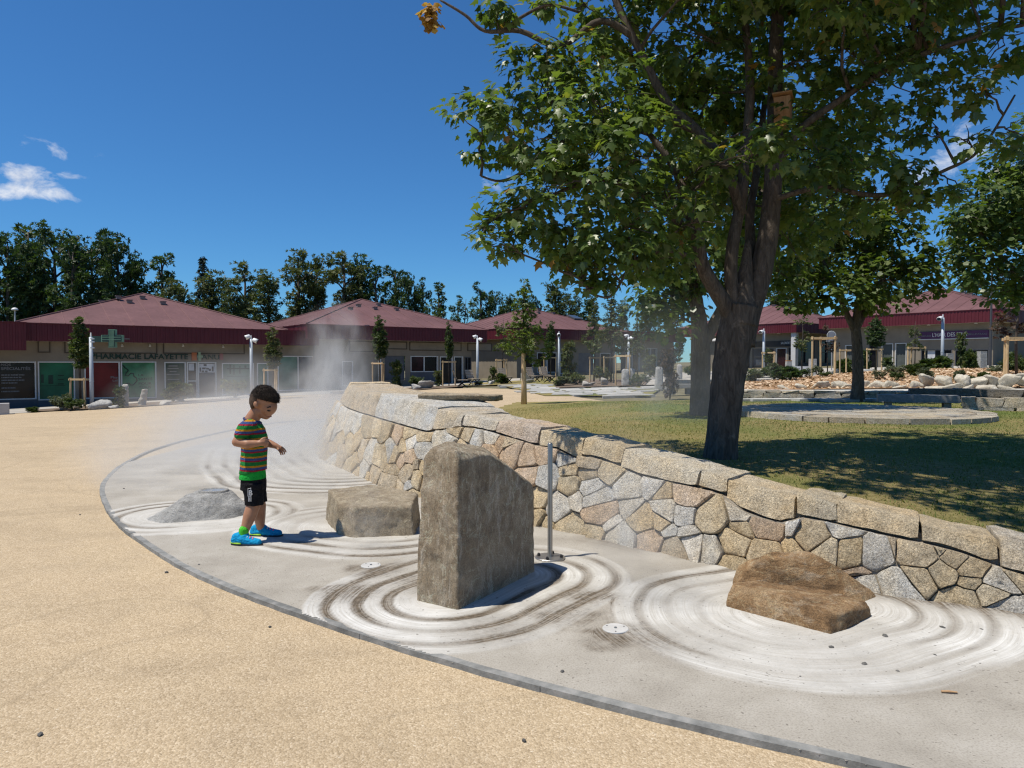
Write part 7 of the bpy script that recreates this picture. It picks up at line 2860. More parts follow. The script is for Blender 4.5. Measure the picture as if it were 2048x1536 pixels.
BED = [(5.3, 18.3), (7.4, 18.0), (9.2, 18.2), (11.5, 18.0), (14, 17.3), (17, 16.6), (26, 20), (24, 30), (19.5, 31.5), (14.6, 28.2), (11.0, 25), (8.5, 22.6), (6.0, 21.6)]
strip('mulch_bed', BED, MAT['mulch'], bed_z, 'sloping bed of orange wood chip mulch', .8)
# wood chips
nC = 9000
cx_ = rng.uniform(5.3, 22, nC * 3)
cy_2 = rng.uniform(14, 30, nC * 3)
ok = poly_dist(cx_, cy_2, BED) < -.05
cx_, cy_2 = cx_[ok][:nC], cy_2[ok][:nC]
cz_ = np.array([bed_z(a_, b_) for a_, b_ in zip(cx_, cy_2)]) + rng.uniform(.0, .03, len(cx_))
n_ = len(cx_)
ang = rng.uniform(0, 6.28, n_)
ln_, wd_ = rng.uniform(.03, .07, n_), rng.uniform(.012, .03, n_)
dX = np.stack([np.cos(ang), np.sin(ang), rng.uniform(-.5, .5, n_)], 1) * ln_[:, None]
dY = np.stack([-np.sin(ang), np.cos(ang), rng.uniform(-.6, .6, n_)], 1) * wd_[:, None]
c3 = np.stack([cx_, cy_2, cz_], 1)
Vc = np.stack([c3 - dX - dY, c3 + dX - dY, c3 + dX + dY, c3 - dX + dY], 1).reshape(-1, 3)
MAT['chip'] = leaf_mat('wood_chip', [(0, (.24, .14, .07)), (.5, (.43, .28, .165)), (1, (.64, .50, .35))], .05, .85, .15)
ch = link_mesh('mulch', np_mesh('mulch', Vc, np.arange(n_ * 4).reshape(-1, 4), {'rnd': np.repeat(rng.random(n_), 4)}), MAT['chip'])
tag(ch, 'loose orange wood chips scattered over the mulch bed', 'mulch', kind='stuff')

# bank of pale boulders along the front of the mulch
random.seed(41)
BV = []
for k in range(6):
    random.seed(300 + k)
    pts = []
    for _ in range(11):
        u = Vector((random.gauss(0, 1), random.gauss(0, 1), random.gauss(0, 1))).normalized()
        pts.append((u.x * .5 * random.uniform(.8, 1), u.y * .42 * random.uniform(.8, 1), u.z * .34 * random.uniform(.75, 1)))
    o = hull_rock('boulder', pts, MAT['palerock'], .04, .02, 5, k * 7.0, smooth=0)
    BV.append(o.data)
    bpy.data.objects.remove(o)
random.seed(43)


def boulder(p, sx_, sy_, sz_, rz, label, group, mat=None, name='boulder', cat='rock', parent=None):
    o = bpy.data.objects.new(name, random.choice(BV))
    o.location = p
    o.scale = (sx_, sy_, sz_)
    o.rotation_euler = (random.uniform(-.2, .2), random.uniform(-.2, .2), rz)
    COL.objects.link(o)
    if mat:
        o.material_slots[0].link = 'OBJECT'
        o.material_slots[0].material = mat
    if parent is None:
        tag(o, label, cat, group)
    else:
        o.parent = parent
        o.location = Vector(p) - wloc(parent)
    return o


MAT['creamrock'] = rock_mat('cream_stone', (.36, .32, .25), (.52, .47, .38), (.66, .62, .53), (.70, .67, .60), (1, 1, 1.4), sc=3.0, quartz=.3)
bank = thing('rock_bank', 'bank of piled pale boulders holding up the orange mulch', 'rock bank', (11, 16.4, .5))
for (px, py, w, h) in ((1566, 783, .42, .22), (1600, 780, .36, .24), (1645, 778, .5, .3), (1674, 770, .5, .3), (1700, 781, .45, .25), (1725, 776, .5, .3), (1755, 776, .5, .3), (1780, 774, .45, .28), (1800, 782, .5, .2), (1828, 770, .5, .32), (1850, 762, .5, .26), (1868, 778, .5, .24), (1888, 766, .5, .3), (1905, 780, .6, .22), (1925, 766, .42, .34), (1952, 762, .5, .26), (1985, 764, .66, .24), (2018, 762, .5, .3), (2044, 762, .45, .3), (2070, 764, .6, .3), (2110, 766, .6, .3), (1940, 782, .6, .2), (1975, 780, .6, .22), (1745, 786, .5, .18), (1840, 786, .5, .16), (2010, 782, .5, .2), (1880, 786, .5, .16)):
    Y = 18.3 - max(0, (px - 1750)) / 298 * 1.2 + (790 - py) * .02
    q = at(px, py, Y)
    w, h = w * Y / 15.0, h * Y / 14.0
    boulder(q, w * 1.05, w * 1.0, h * 2.1, random.uniform(-.6, .6), None, None, MAT['creamrock'], parent=bank)


def rubble_wall(name, label, A_, B_, z0, z1, th, course, mats, lenr=(.3, .6), bend=0.0, cap=None):
    """low wall of separate squared stones between two ground points"""
    A_, B_ = Vector((A_[0], A_[1], 0)), Vector((B_[0], B_[1], 0))
    d = B_ - A_
    L = d.length
    d.normalize()
    n = Vector((d.y, -d.x, 0))
    mid = (A_ + B_) / 2
    t = thing(name, label, 'wall', (mid.x, mid.y, z0))
    rz = math.atan2(d.y, d.x)
    z = z0
    r_ = 0
    while z < z1 - .02:
        h = min(course * random.uniform(.85, 1.15), z1 - z)
        if z1 - z - h < .04:
            h = z1 - z
        s_ = -random.uniform(0, .2) * (r_ % 2)
        while s_ < L:
            l_ = random.uniform(*lenr)
            a_, b_ = max(0, s_), min(L, s_ + l_)
            if b_ - a_ > .05:
                u0, u1 = a_ / L, b_ / L
                bo = bend * math.sin(math.pi * (u0 + u1) / 2)
                c = A_ + d * ((a_ + b_) / 2) + n * (bo + random.uniform(-.012, .012))
                mb = MB()
                hx, hy, hz = (b_ - a_) / 2 - .006, th / 2, h / 2 - .004
                R3 = Matrix.Rotation(rz + bend * math.pi / L * math.cos(math.pi * (u0 + u1) / 2) * -1, 3, 'Z')
                P = []
                for zz in (-hz, hz):
                    for x, y in ((-hx, -hy), (hx, -hy), (hx, hy), (-hx, hy)):
                        k = random.uniform(-.03, .03)
                        P.append(R3 @ Vector((x + k, y + random.uniform(-.012, .012), zz + random.uniform(-.016, .016))) + c + Vector((0, 0, z + h / 2)))
                mb.hexa(P)
                o = mb.build('stone', MAT['stone'], t)
                k = random.uniform(.8, 1.1)
                q = random.choice(mats)
                o.color = (q[0] * k, q[1] * k, q[2] * k, 1)
            s_ += l_
        z += h
        r_ += 1
    return t


LIGHT = [(.56, .52, .44), (.58, .55, .48), (.52, .48, .41), (.50, .49, .46)]
LZ = lambda x, y: lawn_z(x, y)
rubble_wall('retaining_wall', 'low retaining wall of squared stone at the far lawn edge', (5.45, 17.75), (9.3, 16.75), .36, .66, .32, .11, LIGHT, (.2, .6))
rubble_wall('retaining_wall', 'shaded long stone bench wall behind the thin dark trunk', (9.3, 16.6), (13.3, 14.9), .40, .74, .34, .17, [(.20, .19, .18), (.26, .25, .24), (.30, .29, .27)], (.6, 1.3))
rubble_wall('retaining_wall', 'pale stone tier running out of the right picture edge', (12.0, 14.6), (17.0, 12.9), .5, .86, .6, .18, LIGHT, (.5, 1.1))
rubble_wall('retaining_wall', 'two course stone wall between the dark granite benches', (8.2, 12.95), (9.95, 11.9), .36, .70, .38, .17, LIGHT, (.25, .5))
strip('terrace', [(5.5, 17.9), (9.3, 16.8), (13.3, 15.0), (17, 13.2), (18, 17), (13, 18.2), (9, 18.6), (6, 18.6)], MAT['flag'], lambda x, y: .645 + .012 * max(0, x - 9), 'pale stone terrace behind the tiered walls')
MAT['granite'] = pmat('dark_granite', [(.3, (.13, .13, .13)), (.5, (.20, .20, .195)), (.75, (.27, .265, .26))], 22, 5, .7, 70, .3, .004, 'World')


def granite_bench(A_, B_, z, label):
    A_, B_ = Vector((A_[0], A_[1], 0)), Vector((B_[0], B_[1], 0))
    d = B_ - A_
    L = d.length
    rz = math.atan2(d.y, d.x)
    mid = (A_ + B_) / 2
    t = thing('granite_bench', label, 'bench', (mid.x, mid.y, LZ(mid.x, mid.y)), 'dark granite slab benches')
    MB().box((mid.x, mid.y, z), (L, .42, .13), rz).build('seat', MAT['granite'], t)
    for s_ in (-.36, .36):
        c = mid + d * s_
        MB().box((c.x, c.y, (LZ(c.x, c.y) - .05 + z - .065) / 2), (.12, .30, z - .065 - LZ(c.x, c.y) + .05), rz).build('leg', MAT['joint'], t)


granite_bench((6.95, 13.5), (8.15, 12.95), .66, 'dark granite bench slab left of the two course wall')
granite_bench((9.98, 11.85), (12.2, 10.7), .64, 'dark granite bench slab cut by the right picture edge')
granite_bench((11.0, 13.9), (12.6, 13.2), .76, 'upper dark granite slab set in the pale stone tier')

# round stone platform
pc = Vector((5.62, 11.55, 0))
pz_ = LZ(pc.x, pc.y)
t = thing('round_platform', 'low round platform of flat stones half in tree shade on the lawn', 'platform', (pc.x, pc.y, pz_))
R0 = 1.92
random.seed(51)
MB().tube([pc + Vector((0, 0, pz_ - .06)), pc + Vector((0, 0, pz_ + .055))], [R0 - .05, R0 - .05], 48).build('core', MAT['joint'], t)
k = 0
a_ = 0.0
while a_ < 2 * math.pi - .05:
    da = min(random.uniform(.16, .32), 2 * math.pi - a_)
    if 2 * math.pi - a_ - da < .08:
        da = 2 * math.pi - a_
    mb = MB()
    P = []
    ro, ri = R0 + random.uniform(-.02, .02), R0 - random.uniform(.26, .42)
    zt = pz_ + .075 + random.uniform(-.008, .008)
    ring = [(ro, a_ + .006), (ro, a_ + da - .006), (ri, a_ + da - .008), (ri, a_ + .008)]
    ring = [(r_ + random.uniform(-.012, .012), q) for r_, q in ring]
    mb.hexa([pc + Vector((r_ * math.cos(q), r_ * math.sin(q), pz_ - .08)) for r_, q in ring] + [pc + Vector((r_ * math.cos(q), r_ * math.sin(q), zt)) for r_, q in ring])
    o = mb.build('edge_stone', MAT['stone'], t)
    q = random.choice(LIGHT)
    kk = random.uniform(.8, 1.05)
    o.color = (*[x * kk for x in q], 1)
    a_ += da
y_ = -R0 + .35
while y_ < R0 - .35:
    dy = random.uniform(.2, .34)
    w = math.sqrt(max(0, (R0 - .36) ** 2 - (y_ + dy / 2) ** 2))
    x_ = -w
    while x_ < w - .1:
        dx = min(random.uniform(.35, .8), w - x_)
        mb = MB()
        zt = pz_ + .074 + random.uniform(-.008, .006)
        pts = [(x_ + .008, y_ + .008), (x_ + dx - .008, y_ + .008), (x_ + dx - .008, y_ + dy - .008), (x_ + .008, y_ + dy - .008)]
        pts = [(q[0] + random.uniform(-.012, .012), q[1] + random.uniform(-.012, .012)) for q in pts]
        mb.hexa([pc + Vector((q[0], q[1], pz_)) for q in pts] + [pc + Vector((q[0], q[1], zt)) for q in pts])
        o = mb.build('paving_stone', MAT['stone'], t)
        q = random.choice(LIGHT)
        kk = random.uniform(.8, 1.08)
        o.color = (*[v_ * kk for v_ in q], 1)
        x_ += dx
    y_ += dy
# stepping stones before the retaining wall
random.seed(52)
stp = thing('stepping_stones', 'flat stepping stones set in the lawn below the far retaining wall', 'paving stones', (7.3, 15.6, LZ(7.3, 15.6)))
for k in range(13):
    x = 4.9 + k * .38 + random.uniform(-.1, .1)
    y = 16.9 - (x - 5) * .25 - random.uniform(.1, .8)
    mb = MB()
    w, h = random.uniform(.25, .5), random.uniform(.2, .3)
    z = LZ(x, y)
    pts = [(x - w, y - h), (x + w, y - h * .8), (x + w * .9, y + h), (x - w * 1.1, y + h * .9)]
    mb.hexa([(a_, b_, z - .05) for a_, b_ in pts] + [(a_, b_, z + .055) for a_, b_ in pts])
    mb.build('flagstone', MAT['flag'], stp)
# stake frames standing in the mulch
for px, Y, w, h, lab, n in STAKES_ON_BED:
    x = (px - 1024) / F * Y
    place_stake(px, Y, w, h, lab, n, rot=.25 if px == 1645 else .5, z=bed_z(x, Y))

# ------------------------------------------------------------------ lamp posts
MAT['lamp_shaded'] = flat('shaded_white_lamp_metal', (.38, .42, .46), .5, .1)  # white metal; the bluish grey of posts in shade is put into its colour
MAT['lamphead'] = flat('white_lamp_head', (.72, .72, .71), .35)
def lamp_proto(two):
    t = thing('lamp_post', 'x', 'lamp post', (0, 0, 0), 'white lamp posts round the square')
    mb = MB()
    mb.tube([(0, 0, -.3), (0, 0, 1.2), (0, 0, 3.05)], [.078, .075, .068], 14)
    mb.build('pole', MAT['lamp_shaded'], t, smooth=True)
    MB().tube([(0, 0, 1.15), (0, 0, 1.2)], [.083, .083], 14).build('collar', MAT['lamp_shaded'], t)
    hs = ((.16, -.02, 2.98, .5), (-.14, .04, 3.16, 2.8)) if two == 2 else (((-.17, -.03, 3.02, 3.3),) if two == 1 else ())
    for (x, y, z, a_) in hs:
        d = Vector((math.cos(a_), math.sin(a_) * .5 - .4, -.45)).normalized()
        c = Vector((x, y, z))
        h = MB().tube([c - d * .11, c - d * .09, c + d * .06, c + d * .13], [.05, .095, .115, .115], 14).build('spotlight', MAT['lamphead'], t, smooth=True)
        MB().tube([c + d * .131, c + d * .134], [.10, .10], 14).build('lens', MAT['g_blue'], h)
        MB().tube([Vector((0, 0, z)), c], [.022, .022], 6).build('arm', MAT['lamp_shaded'], t)
    MB().tube([(0, 0, 3.05), (0, 0, 3.12), (0, 0, 3.24)], [.03, .03, .02], 8).build('finial', MAT['lamphead'], t)
    if two == 0:
        for z in (2.6, 2.85, 2.98):
            MB().box((.08, -.03, z), (.14, .08, .06)).build('bracket', MAT['lamp_shaded'], t)
    return t


protos = {k: lamp_proto(k) for k in (0, 1, 2)}
usedp = set()
LAMPS = [(183, 29.0, 667, 0, 0.0, 'plain white lamp post beside the staked tree at the pharmacy'), (503, 33.2, 672, 2, .3, 'white lamp post in the mist at the end of the pharmacy'), (760, 40.0, 690, 1, 2.0, 'white lamp post hidden behind a staked tree before the middle pavilion'), (955, 42.0, 672, 2, .0, 'white lamp post with two spotlights between middle and third pavilions'),
         (1118, 45.5, 664, 1, 1.2, 'single headed white lamp post beside the narrow dark young tree'), (1257, 44.0, 670, 2, -.2, 'white lamp post veiled by mist left of the dark forked trunk'), (1527, 41.0, 658, 1, .2, 'white lamp post before the tea room sign'), (1884, 36.0, 630, 1, .1, 'tall white lamp post standing before the purple salon sign')]
for px, Y, ty, k, rz, lab in LAMPS:
    o = copy_tree(protos[k])
    p = on(px, Y)
    o.location = p
    o.rotation_euler = (0, 0, rz)
    s_ = (at(px, ty, Y).z - p.z) / 3.2
    o.scale = (max(1, s_ * .95), max(1, s_ * .95), s_)
    o['label'] = lab
for q in protos.values():
    for ch in list(q.children_recursive):
        bpy.data.objects.remove(ch)
    bpy.data.objects.remove(q)
# slim dark street pole at the right and a small round-topped lamp behind the pharmacy
p = on(1980, 34)
o = MB().tube([p, p + Vector((0, 0, 3)), Vector((p.x, p.y, at(1980, 540, 34).z))], [.06, .05, .035], 10).build('street_pole', MAT['darkframe'], None, origin=tuple(p))
tag(o, 'slim dark grey street pole at the corner of the salon', 'pole')
p = Vector(at(30, 640, 50))
t = thing('street_lamp', 'small mushroom topped street lamp above the pharmacy roof edge', 'street lamp', (p.x, p.y, terrain(p.x, p.y)))
zt = at(30, 620, 50).z
MB().tube([(p.x, p.y, terrain(p.x, p.y)), (p.x, p.y, zt)], [.06, .045], 10).build('pole', MAT['pvc'], t)
MB().tube([(p.x, p.y, zt - .02), (p.x, p.y, zt + .04), (p.x, p.y, zt + .13), (p.x, p.y, zt + .17)], [.2, .22, .15, .04], 16).build('lamp_head', MAT['lamphead'], t, smooth=True)
# round road sign seen from behind
p = on(1663, 40)
t = thing('road_sign', 'grey back of a round road sign above a rectangular plate', 'road sign', tuple(p))
MAT['signback'] = flat('grey_sign_back', (.34, .33, .34), .5, .3)
MB().tube([p, Vector((p.x, p.y, at(1663, 662, 40).z))], [.03, .03], 8).build('pole', MAT['signback'], t)
c = at(1662, 671, 40)
MB().tube([c + Vector((0, -.045, 0)), c + Vector((0, -.06, 0))], [.25, .25], 28).build('round_plate', MAT['signback'], t)
MB().tube([c + Vector((0, -.0605, 0)), c + Vector((0, -.068, 0))], [.265, .25], 28).build('rim', MAT['pvc'], t)
MB().tube([c + Vector((0, -.0685, 0)), c + Vector((0, -.07, 0))], [.22, .22], 28).build('plate_face', MAT['signback'], t)
c = at(1662, 681, 40)
MB().box(c + Vector((0, -.05, 0)), (.56, .015, .17)).build('plate', MAT['signback'], t)

# ------------------------------------------------------------------ slatted garden chairs
MAT['slat'] = pmat('weathered_bench_wood', [(.3, (.30, .24, .18)), (.6, (.42, .35, .27)), (.8, (.50, .43, .34))], 9, 4, .8, vs=(.5, 6, 6))
MAT['iron'] = flat('black_iron', (.018, .018, .02), .5, .3)
bp = thing('garden_chair', 'x', 'chair', (0, 0, 0), 'slatted garden chairs before the pavilions')
for k in range(6):
    MB().box((0, -.34 + k * .105, .40), (.56, .085, .035)).build('seat_slat', MAT['slat'], bp)
for k in range(5):
    MB().box((0, .30 + k * .035, .50 + k * .095), (.56, .03, .08), M=Matrix.Rotation(R(-20), 3, 'X')).build('back_slat', MAT['slat'], bp)
for s_ in (-.22, .22):
    MB().tube([(s_, -.34, 0), (s_, .18, .38)], [.028, .028], 6).build('leg', MAT['iron'], bp)
    MB().tube([(s_ + .03, .24, 0), (s_ + .03, -.28, .38)], [.028, .028], 6).build('leg', MAT['iron'], bp)
    MB().tube([(s_, .16, .36), (s_, .30, .48), (s_, .47, .95)], [.024, .024, .02], 6).build('back_support', MAT['iron'], bp)
MB().box((0, -.04, .375), (.46, .56, .02)).build('seat_frame', MAT['iron'], bp)
for px, Y, rz, lab in ((922, 39.6, 1.75, 'garden chair seen end-on with black crossed legs, left of the row'), (947, 41.2, .75, 'pale slatted garden chair in front of the two-headed lamp post'), (1012, 42.6, .7, 'garden chair under the staked sparse tree'), (1068, 43.4, .8, 'garden chair just right of the wrapped young tree trunk'), (1090, 45.0, .3, 'garden chair with the palest back, behind the others'), (1098, 42.0, .9, 'front garden chair beside the tall airy shrub')):
    o = copy_tree(bp)
    o.location = on(px, Y)
    o.rotation_euler = (0, 0, rz)
    o['label'] = lab
for ch in list(bp.children_recursive):
    bpy.data.objects.remove(ch)
bpy.data.objects.remove(bp)
p = on(1055, 46)
t = thing('planter_box', 'grey planter trough behind the wrapped young tree trunk', 'planter', tuple(p))
MB().box(p + Vector((0, 0, .25)), (.75, .3, .5), .2).build('trough', MAT['flag'], t)
for s_ in (-.36, .36):
    MB().box(p + Vector((s_, s_ * .2, .26)), (.07, .34, .54), .2).build('end_post', MAT['pvc'], t)
# pale stone bench on dark feet and standing stones near the forked trunk
p = on(1360, 25.5)
t = thing('stone_bench', 'low grey stone bench with dark feet left of the forked trunk', 'bench', tuple(p))
MB().box(p + Vector((0, 0, .30)), (.86, .4, .14)).build('seat', MAT['flag'], t)
for s_ in (-.3, .3):
    MB().box(p + Vector((s_, 0, .115)), (.18, .3, .24)).build('leg', MAT['granite'], t)
random.seed(61)
for (px, Y, w, h, lab) in ((1318, 29, .16, .95, 'short standing stone just left of the stone bench'), (1338, 29.6, .15, .80, 'narrow standing stone behind the stone bench'), (1251, 33.5, .17, .80, 'front standing stone of the misty group'), (1262, 34.3, .16, .82, 'rear standing stone of the misty group'), (1359, 40, .14, .85, 'slim granite post on the lane beyond the stone bench')):
    p = on(px, Y)
    pts = [(x * w * k, y * w * k, z) for z, k in ((-.1, 1), (h * .9, .92), (h, .7)) for x, y in ((-1, -1), (1, -1), (1, 1), (-1, 1))]
    pts = [(a_ + random.uniform(-.02, .02), b_ + random.uniform(-.02, .02), c_ + random.uniform(-.03, .03)) for a_, b_, c_ in pts]
    o = hull_rock('standing_stone', pts, MAT['greyrock'], .05, .012, 5, px * .1, smooth=1)
    o.location = p
    tag(o, lab, 'standing stone', 'standing stones')
for (px, Y, w, h, lab) in ((1897, 36, .16, .95, 'granite bollard just right of the tall lamp post'), (1963, 35.5, .17, 1.0, 'granite bollard beside the slim dark street pole'), (1577, 41, .15, .8, 'wooden topped bollard before the tea room'), (1625, 40, .17, .85, 'grey bollard right of the white tea room column')):
    p = on(px, Y)
    t = thing('bollard', lab, 'bollard', tuple(p), 'bollards along the lane')
    mb = MB()
    mb.hexa([p + Vector((x * w, y * w, -.2)) for x, y in ((-1, -1), (1, -1), (1, 1), (-1, 1))] + [p + Vector((x * w * .94, y * w * .94, h)) for x, y in ((-1, -1), (1, -1), (1, 1), (-1, 1))])
    mb.build('shaft', MAT['greyrock'], t)
    mb = MB()
    mb.box(p + Vector((0, 0, h + .03)), (w * 1.9, w * 1.9, .06))
    mb.build('cap', MAT['boxwood'] if px == 1577 else MAT['greyrock'], t)
p = on(1601, 40.5)
t = thing('planter_box', 'white planter trough at the foot of the tea room column', 'planter', tuple(p))
mb = MB()
mb.box(p + Vector((0, 0, .25)), (1.0, .4, .5))
mb.build('trough', flat('white_trough', (.66, .67, .68), .6), t)
MB().box(p + Vector((0, 0, .49)), (.9, .3, .04)).build('soil', MAT['bed_soil'], t)
# low pale wall edging the lane behind the mulch
rubble_wall('kerb_wall', 'low pale block wall between the mulch and the lane', (7.0, 30.6), (17.5, 34.5), .30, .62, .3, .3, [(.50, .48, .44), (.54, .52, .48)], (1.2, 2.2))

# ------------------------------------------------------------------ rocks and shrubs in the beds
random.seed(71)
for (px, Y, w, d, h, lab, mt) in ((193, 28.6, 1.15, .9, .62, 'big furrowed dark grey boulder at the foot of the pharmacy lamp', 'greyrock'), (128, 28.6, .35, .3, .28, 'small pale rock left of the grey green shrubs', 'palerock'), (155, 28.4, .3, .3, .2, 'small flat rock under the staked tree by the pharmacy', 'palerock'),
                                  (330, 30.5, .9, .6, .25, 'flat pale rock half lost in the mist', 'palerock'), (225, 28.9, .6, .5, .2, 'low flat rock beside the dark grey boulder', 'greyrock'), (739, 37, .5, .45, .35, 'rounded grey rock behind the wall end in mist', 'greyrock'), (775, 37.2, .7, .5, .4, 'grey rock right of the stakes behind the wall end', 'greyrock'),
                                  (858, 38.8, 1.35, .8, .75, 'large pale arched boulder before the middle pavilion', 'palerock'), (832, 38.4, .9, .6, .4, 'low grey rock against the large arched boulder', 'greyrock'), (983, 42, .65, .5, .35, 'grey rock in the grass left of the staked bench', 'greyrock'), (1062, 42.5, .7, .5, .4, 'grey rock in the grass beside the grey bench', 'greyrock'),
                                  (1170, 34.2, .7, .5, .4, 'pale rock at the front of the misty planting', 'palerock'), (1185, 34.6, .8, .5, .35, 'broad pale rock second in the misty planting', 'palerock'), (1207, 34.8, .6, .5, .6, 'upright rock in the middle of the misty planting', 'palerock'), (1290, 42, 1.0, .6, .4, 'low rock behind the standing stones', 'greyrock'),
                                  (1672, 36.0, .6, .45, .7, 'white rock below the smaller stake frame', 'palerock'), (1733, 36.6, .85, .6, .65, 'grey rock just right of the thin dark trunk', 'greyrock'), (1832, 33, .9, .6, .4, 'rounded pale rock under the salon window stakes', 'palerock'), (1592, 24.0, 1.0, .7, .42, 'long pale rock at the left end of the mulch', 'palerock'),
                                  (1454, 42, .8, .6, .6, 'grey rock seen between the two dark trunks', 'greyrock'), (1008, 42.5, .6, .5, .3, 'small rock under the staked bench', 'greyrock')):
    p = on(px, Y)
    if 1560 < px < 1700 and Y < 30:
        p.z = bed_z(p.x, p.y)
    boulder(p + Vector((0, 0, h * .3)), w * 1.1, d * 1.2, h * 1.7, random.uniform(0, 3), lab, 'rocks in the planting beds', MAT[mt])
# two pale eroded standing stones before the light green window
for k, (px, Y, h, lean, lab) in enumerate(((253, 29.8, 1.0, .12, 'taller pale eroded stone before the light green window'), (286, 30.2, .78, .35, 'shorter leaning pale eroded stone before the light green window'))):
    p = on(px, Y)
    pts = []
    for j in range(7):
        u = j / 6
        for a_ in range(6):
            w = (.26 - .10 * u) * random.uniform(.6, 1.1)
            pts.append((math.cos(a_) * w * .75 + lean * u * .6 - .12, math.sin(a_) * w * .6, h * u * random.uniform(.94, 1.02) - .06))
    o = hull_rock('eroded_stone', pts, MAT['palerock'], .035, .03, 9, 5 + k * 9.0, smooth=1)
    o.location = p
    tag(o, lab, 'rock', 'pale eroded stones')
SH = [(122, 28.7, .95, .85, 'round', 'silver', 'grey green rounded shrub left of the staked tree'), (145, 28.2, .75, .7, 'round', 'shrub', 'dark green shrub under the staked tree by the pharmacy'), (65, 27.9, .25, .5, 'spiky', 'shrub', 'small low tuft at the left end of the bed'), (237, 29.2, .95, .8, 'tall', 'shrub', 'feathery shrub left of the eroded stones'),
      (362, 32.2, 1.1, 1.1, 'spiky', 'shrub', 'bright green arching shrub before the pharmacy doors'), (470, 35.5, 1.2, 1.2, 'round', 'shrub', 'rounded shrub in mist before the teal window'), (512, 34.5, .6, .7, 'round', 'silver', 'small shrub at the foot of the misty lamp post'), (793, 38.2, 1.7, 1.0, 'tall', 'shrub', 'tall brushy shrub before the ribbed shutter'),
      (832, 39.5, 1.0, .9, 'round', 'shrub', 'dark shrub with a yellow tip behind the arched boulder'), (878, 41.3, 1.0, .75, 'tall', 'dusty', 'slim shrub under the middle pavilion window'), (985, 43.5, 1.1, .8, 'tall', 'shrub', 'leafy shrub left of the staked bench'), (1003, 42.4, .7, .9, 'spiky', 'shrub', 'spiky green clump under the staked bench'),
      (958, 41.5, .35, .5, 'round', 'shrub', 'small leafy clump right of the lamp foot'), (1138, 38, 2.4, 1.2, 'tall', 'dusty', 'tall airy shrub right of the benches'), (1152, 36.5, .9, 1.0, 'round', 'dusty', 'grey shrub at the left of the misty bed'), (1125, 35.5, .6, .8, 'spiky', 'silver', 'low tufted plant at the corner of the misty bed'), (1205, 37, 1.2, 1.0, 'round', 'dusty', 'bushy shrub in the middle of the misty bed'),
      (1280, 32.5, .75, 1.0, 'round', 'shrub', 'mounded shrub right of the standing stones'), (1300, 45, 1.5, 1.3, 'tall', 'dusty', 'misty shrub behind the low rock'), (1385, 43, 1.0, 1.0, 'round', 'shrub', 'low shrub just left of the forked trunk'), (1390, 45, 1.6, 1.0, 'tall', 'dusty', 'taller shrub just left of the forked trunk'),
      (1500, 30, .55, .5, 'round', 'shrub', 'small leafy plant between the tied short stakes'), (1520, 38, .8, 1.2, 'round', 'shrub', 'wide shrub before the tea room stakes'), (1545, 38.5, .8, 1.1, 'round', 'poplar', 'darker wide shrub right of the tea room stakes'), (1690, 38, 1.0, 1.0, 'spiky', 'shrub', 'spiky dark shrub below the smaller stake frame'), (1730, 40, 1.4, .9, 'tall', 'shrub', 'tall shrub right of the thin dark trunk'),
      (1780, 33, 1.0, .8, 'tall', 'shrub', 'upright shrub before the curtained window'), (1868, 33.5, 1.1, 1.4, 'spiky', 'shrub', 'wide spiky shrub left of the tall lamp post foot'), (1925, 34, 2.1, .75, 'tall', 'shrub', 'bamboo-like plant covering the middle of the salon sign'), (1940, 33.5, 1.3, .7, 'spiky', 'shrub', 'arching plant beside the bamboo-like plant'), (1990, 26.5, .8, .75, 'round', 'silver', 'pale variegated shrub by the big stakes'), (2028, 27, 1.5, 1.1, 'round', 'shrub', 'large shrub behind the big stakes at right'),
      (1340, 23.5, 1.75, .75, 'tall', 'purple', 'purple leaved many stemmed shrub before the stone bench')]
for px, Y, h, w, kind, mt, lab in SH:
    place_shrub(px, Y, h, w, kind, mt, lab, 'shrubs in the planting beds')
BS = [(1510, 22.0, .35, .45, 'spiky', 'silver', 'grey tuft at the left end of the mulch'), (1568, 22.5, .5, .75, 'spiky', 'poplar', 'dark green mound on the mulch left of the stakes'), (1548, 23, .55, .5, 'tall', 'silver', 'thin grey plant left of the dark mound'), (1600, 23.5, .4, .7, 'round', 'poplar', 'second dark green mound touching the long rock'), (1635, 24.5, .45, .45, 'round', 'silver', 'silver plant between the large stakes'), (1650, 23.8, .25, .4, 'round', 'shrub', 'tiny green plant under the large stakes'),
      (1760, 22, .4, .4, 'round', 'silver', 'white flowering plant right of the thin dark trunk'), (1795, 21.5, .35, .45, 'round', 'shrub', 'green clump low on the mulch slope'), (1790, 23.5, .5, .6, 'round', 'silver', 'pale flowering plant above the green clump'), (1830, 24, .45, .6, 'spiky', 'shrub', 'grassy clump in the middle of the mulch'), (1850, 22.5, .4, .45, 'spiky', 'silver', 'grey spiky tuft in the middle of the mulch'),
      (1920, 21, .35, .4, 'spiky', 'silver', 'grey tuft below the granite bollard'), (1942, 20, .3, .42, 'round', 'poplar', 'low dark cushion plant below the bamboo-like plant'), (1968, 20, .35, .4, 'spiky', 'shrub', 'green tuft right of the dark cushion plant'), (2010, 19, .28, .45, 'round', 'shrub', 'low green mat under the big stakes')]
for px, Y, h, w, kind, mt, lab in BS:
    x = (px - 1024) / F * Y
    place_shrub(px, Y, h, w, kind, mt, lab, 'small plants on the mulch', bed_z(x, Y))
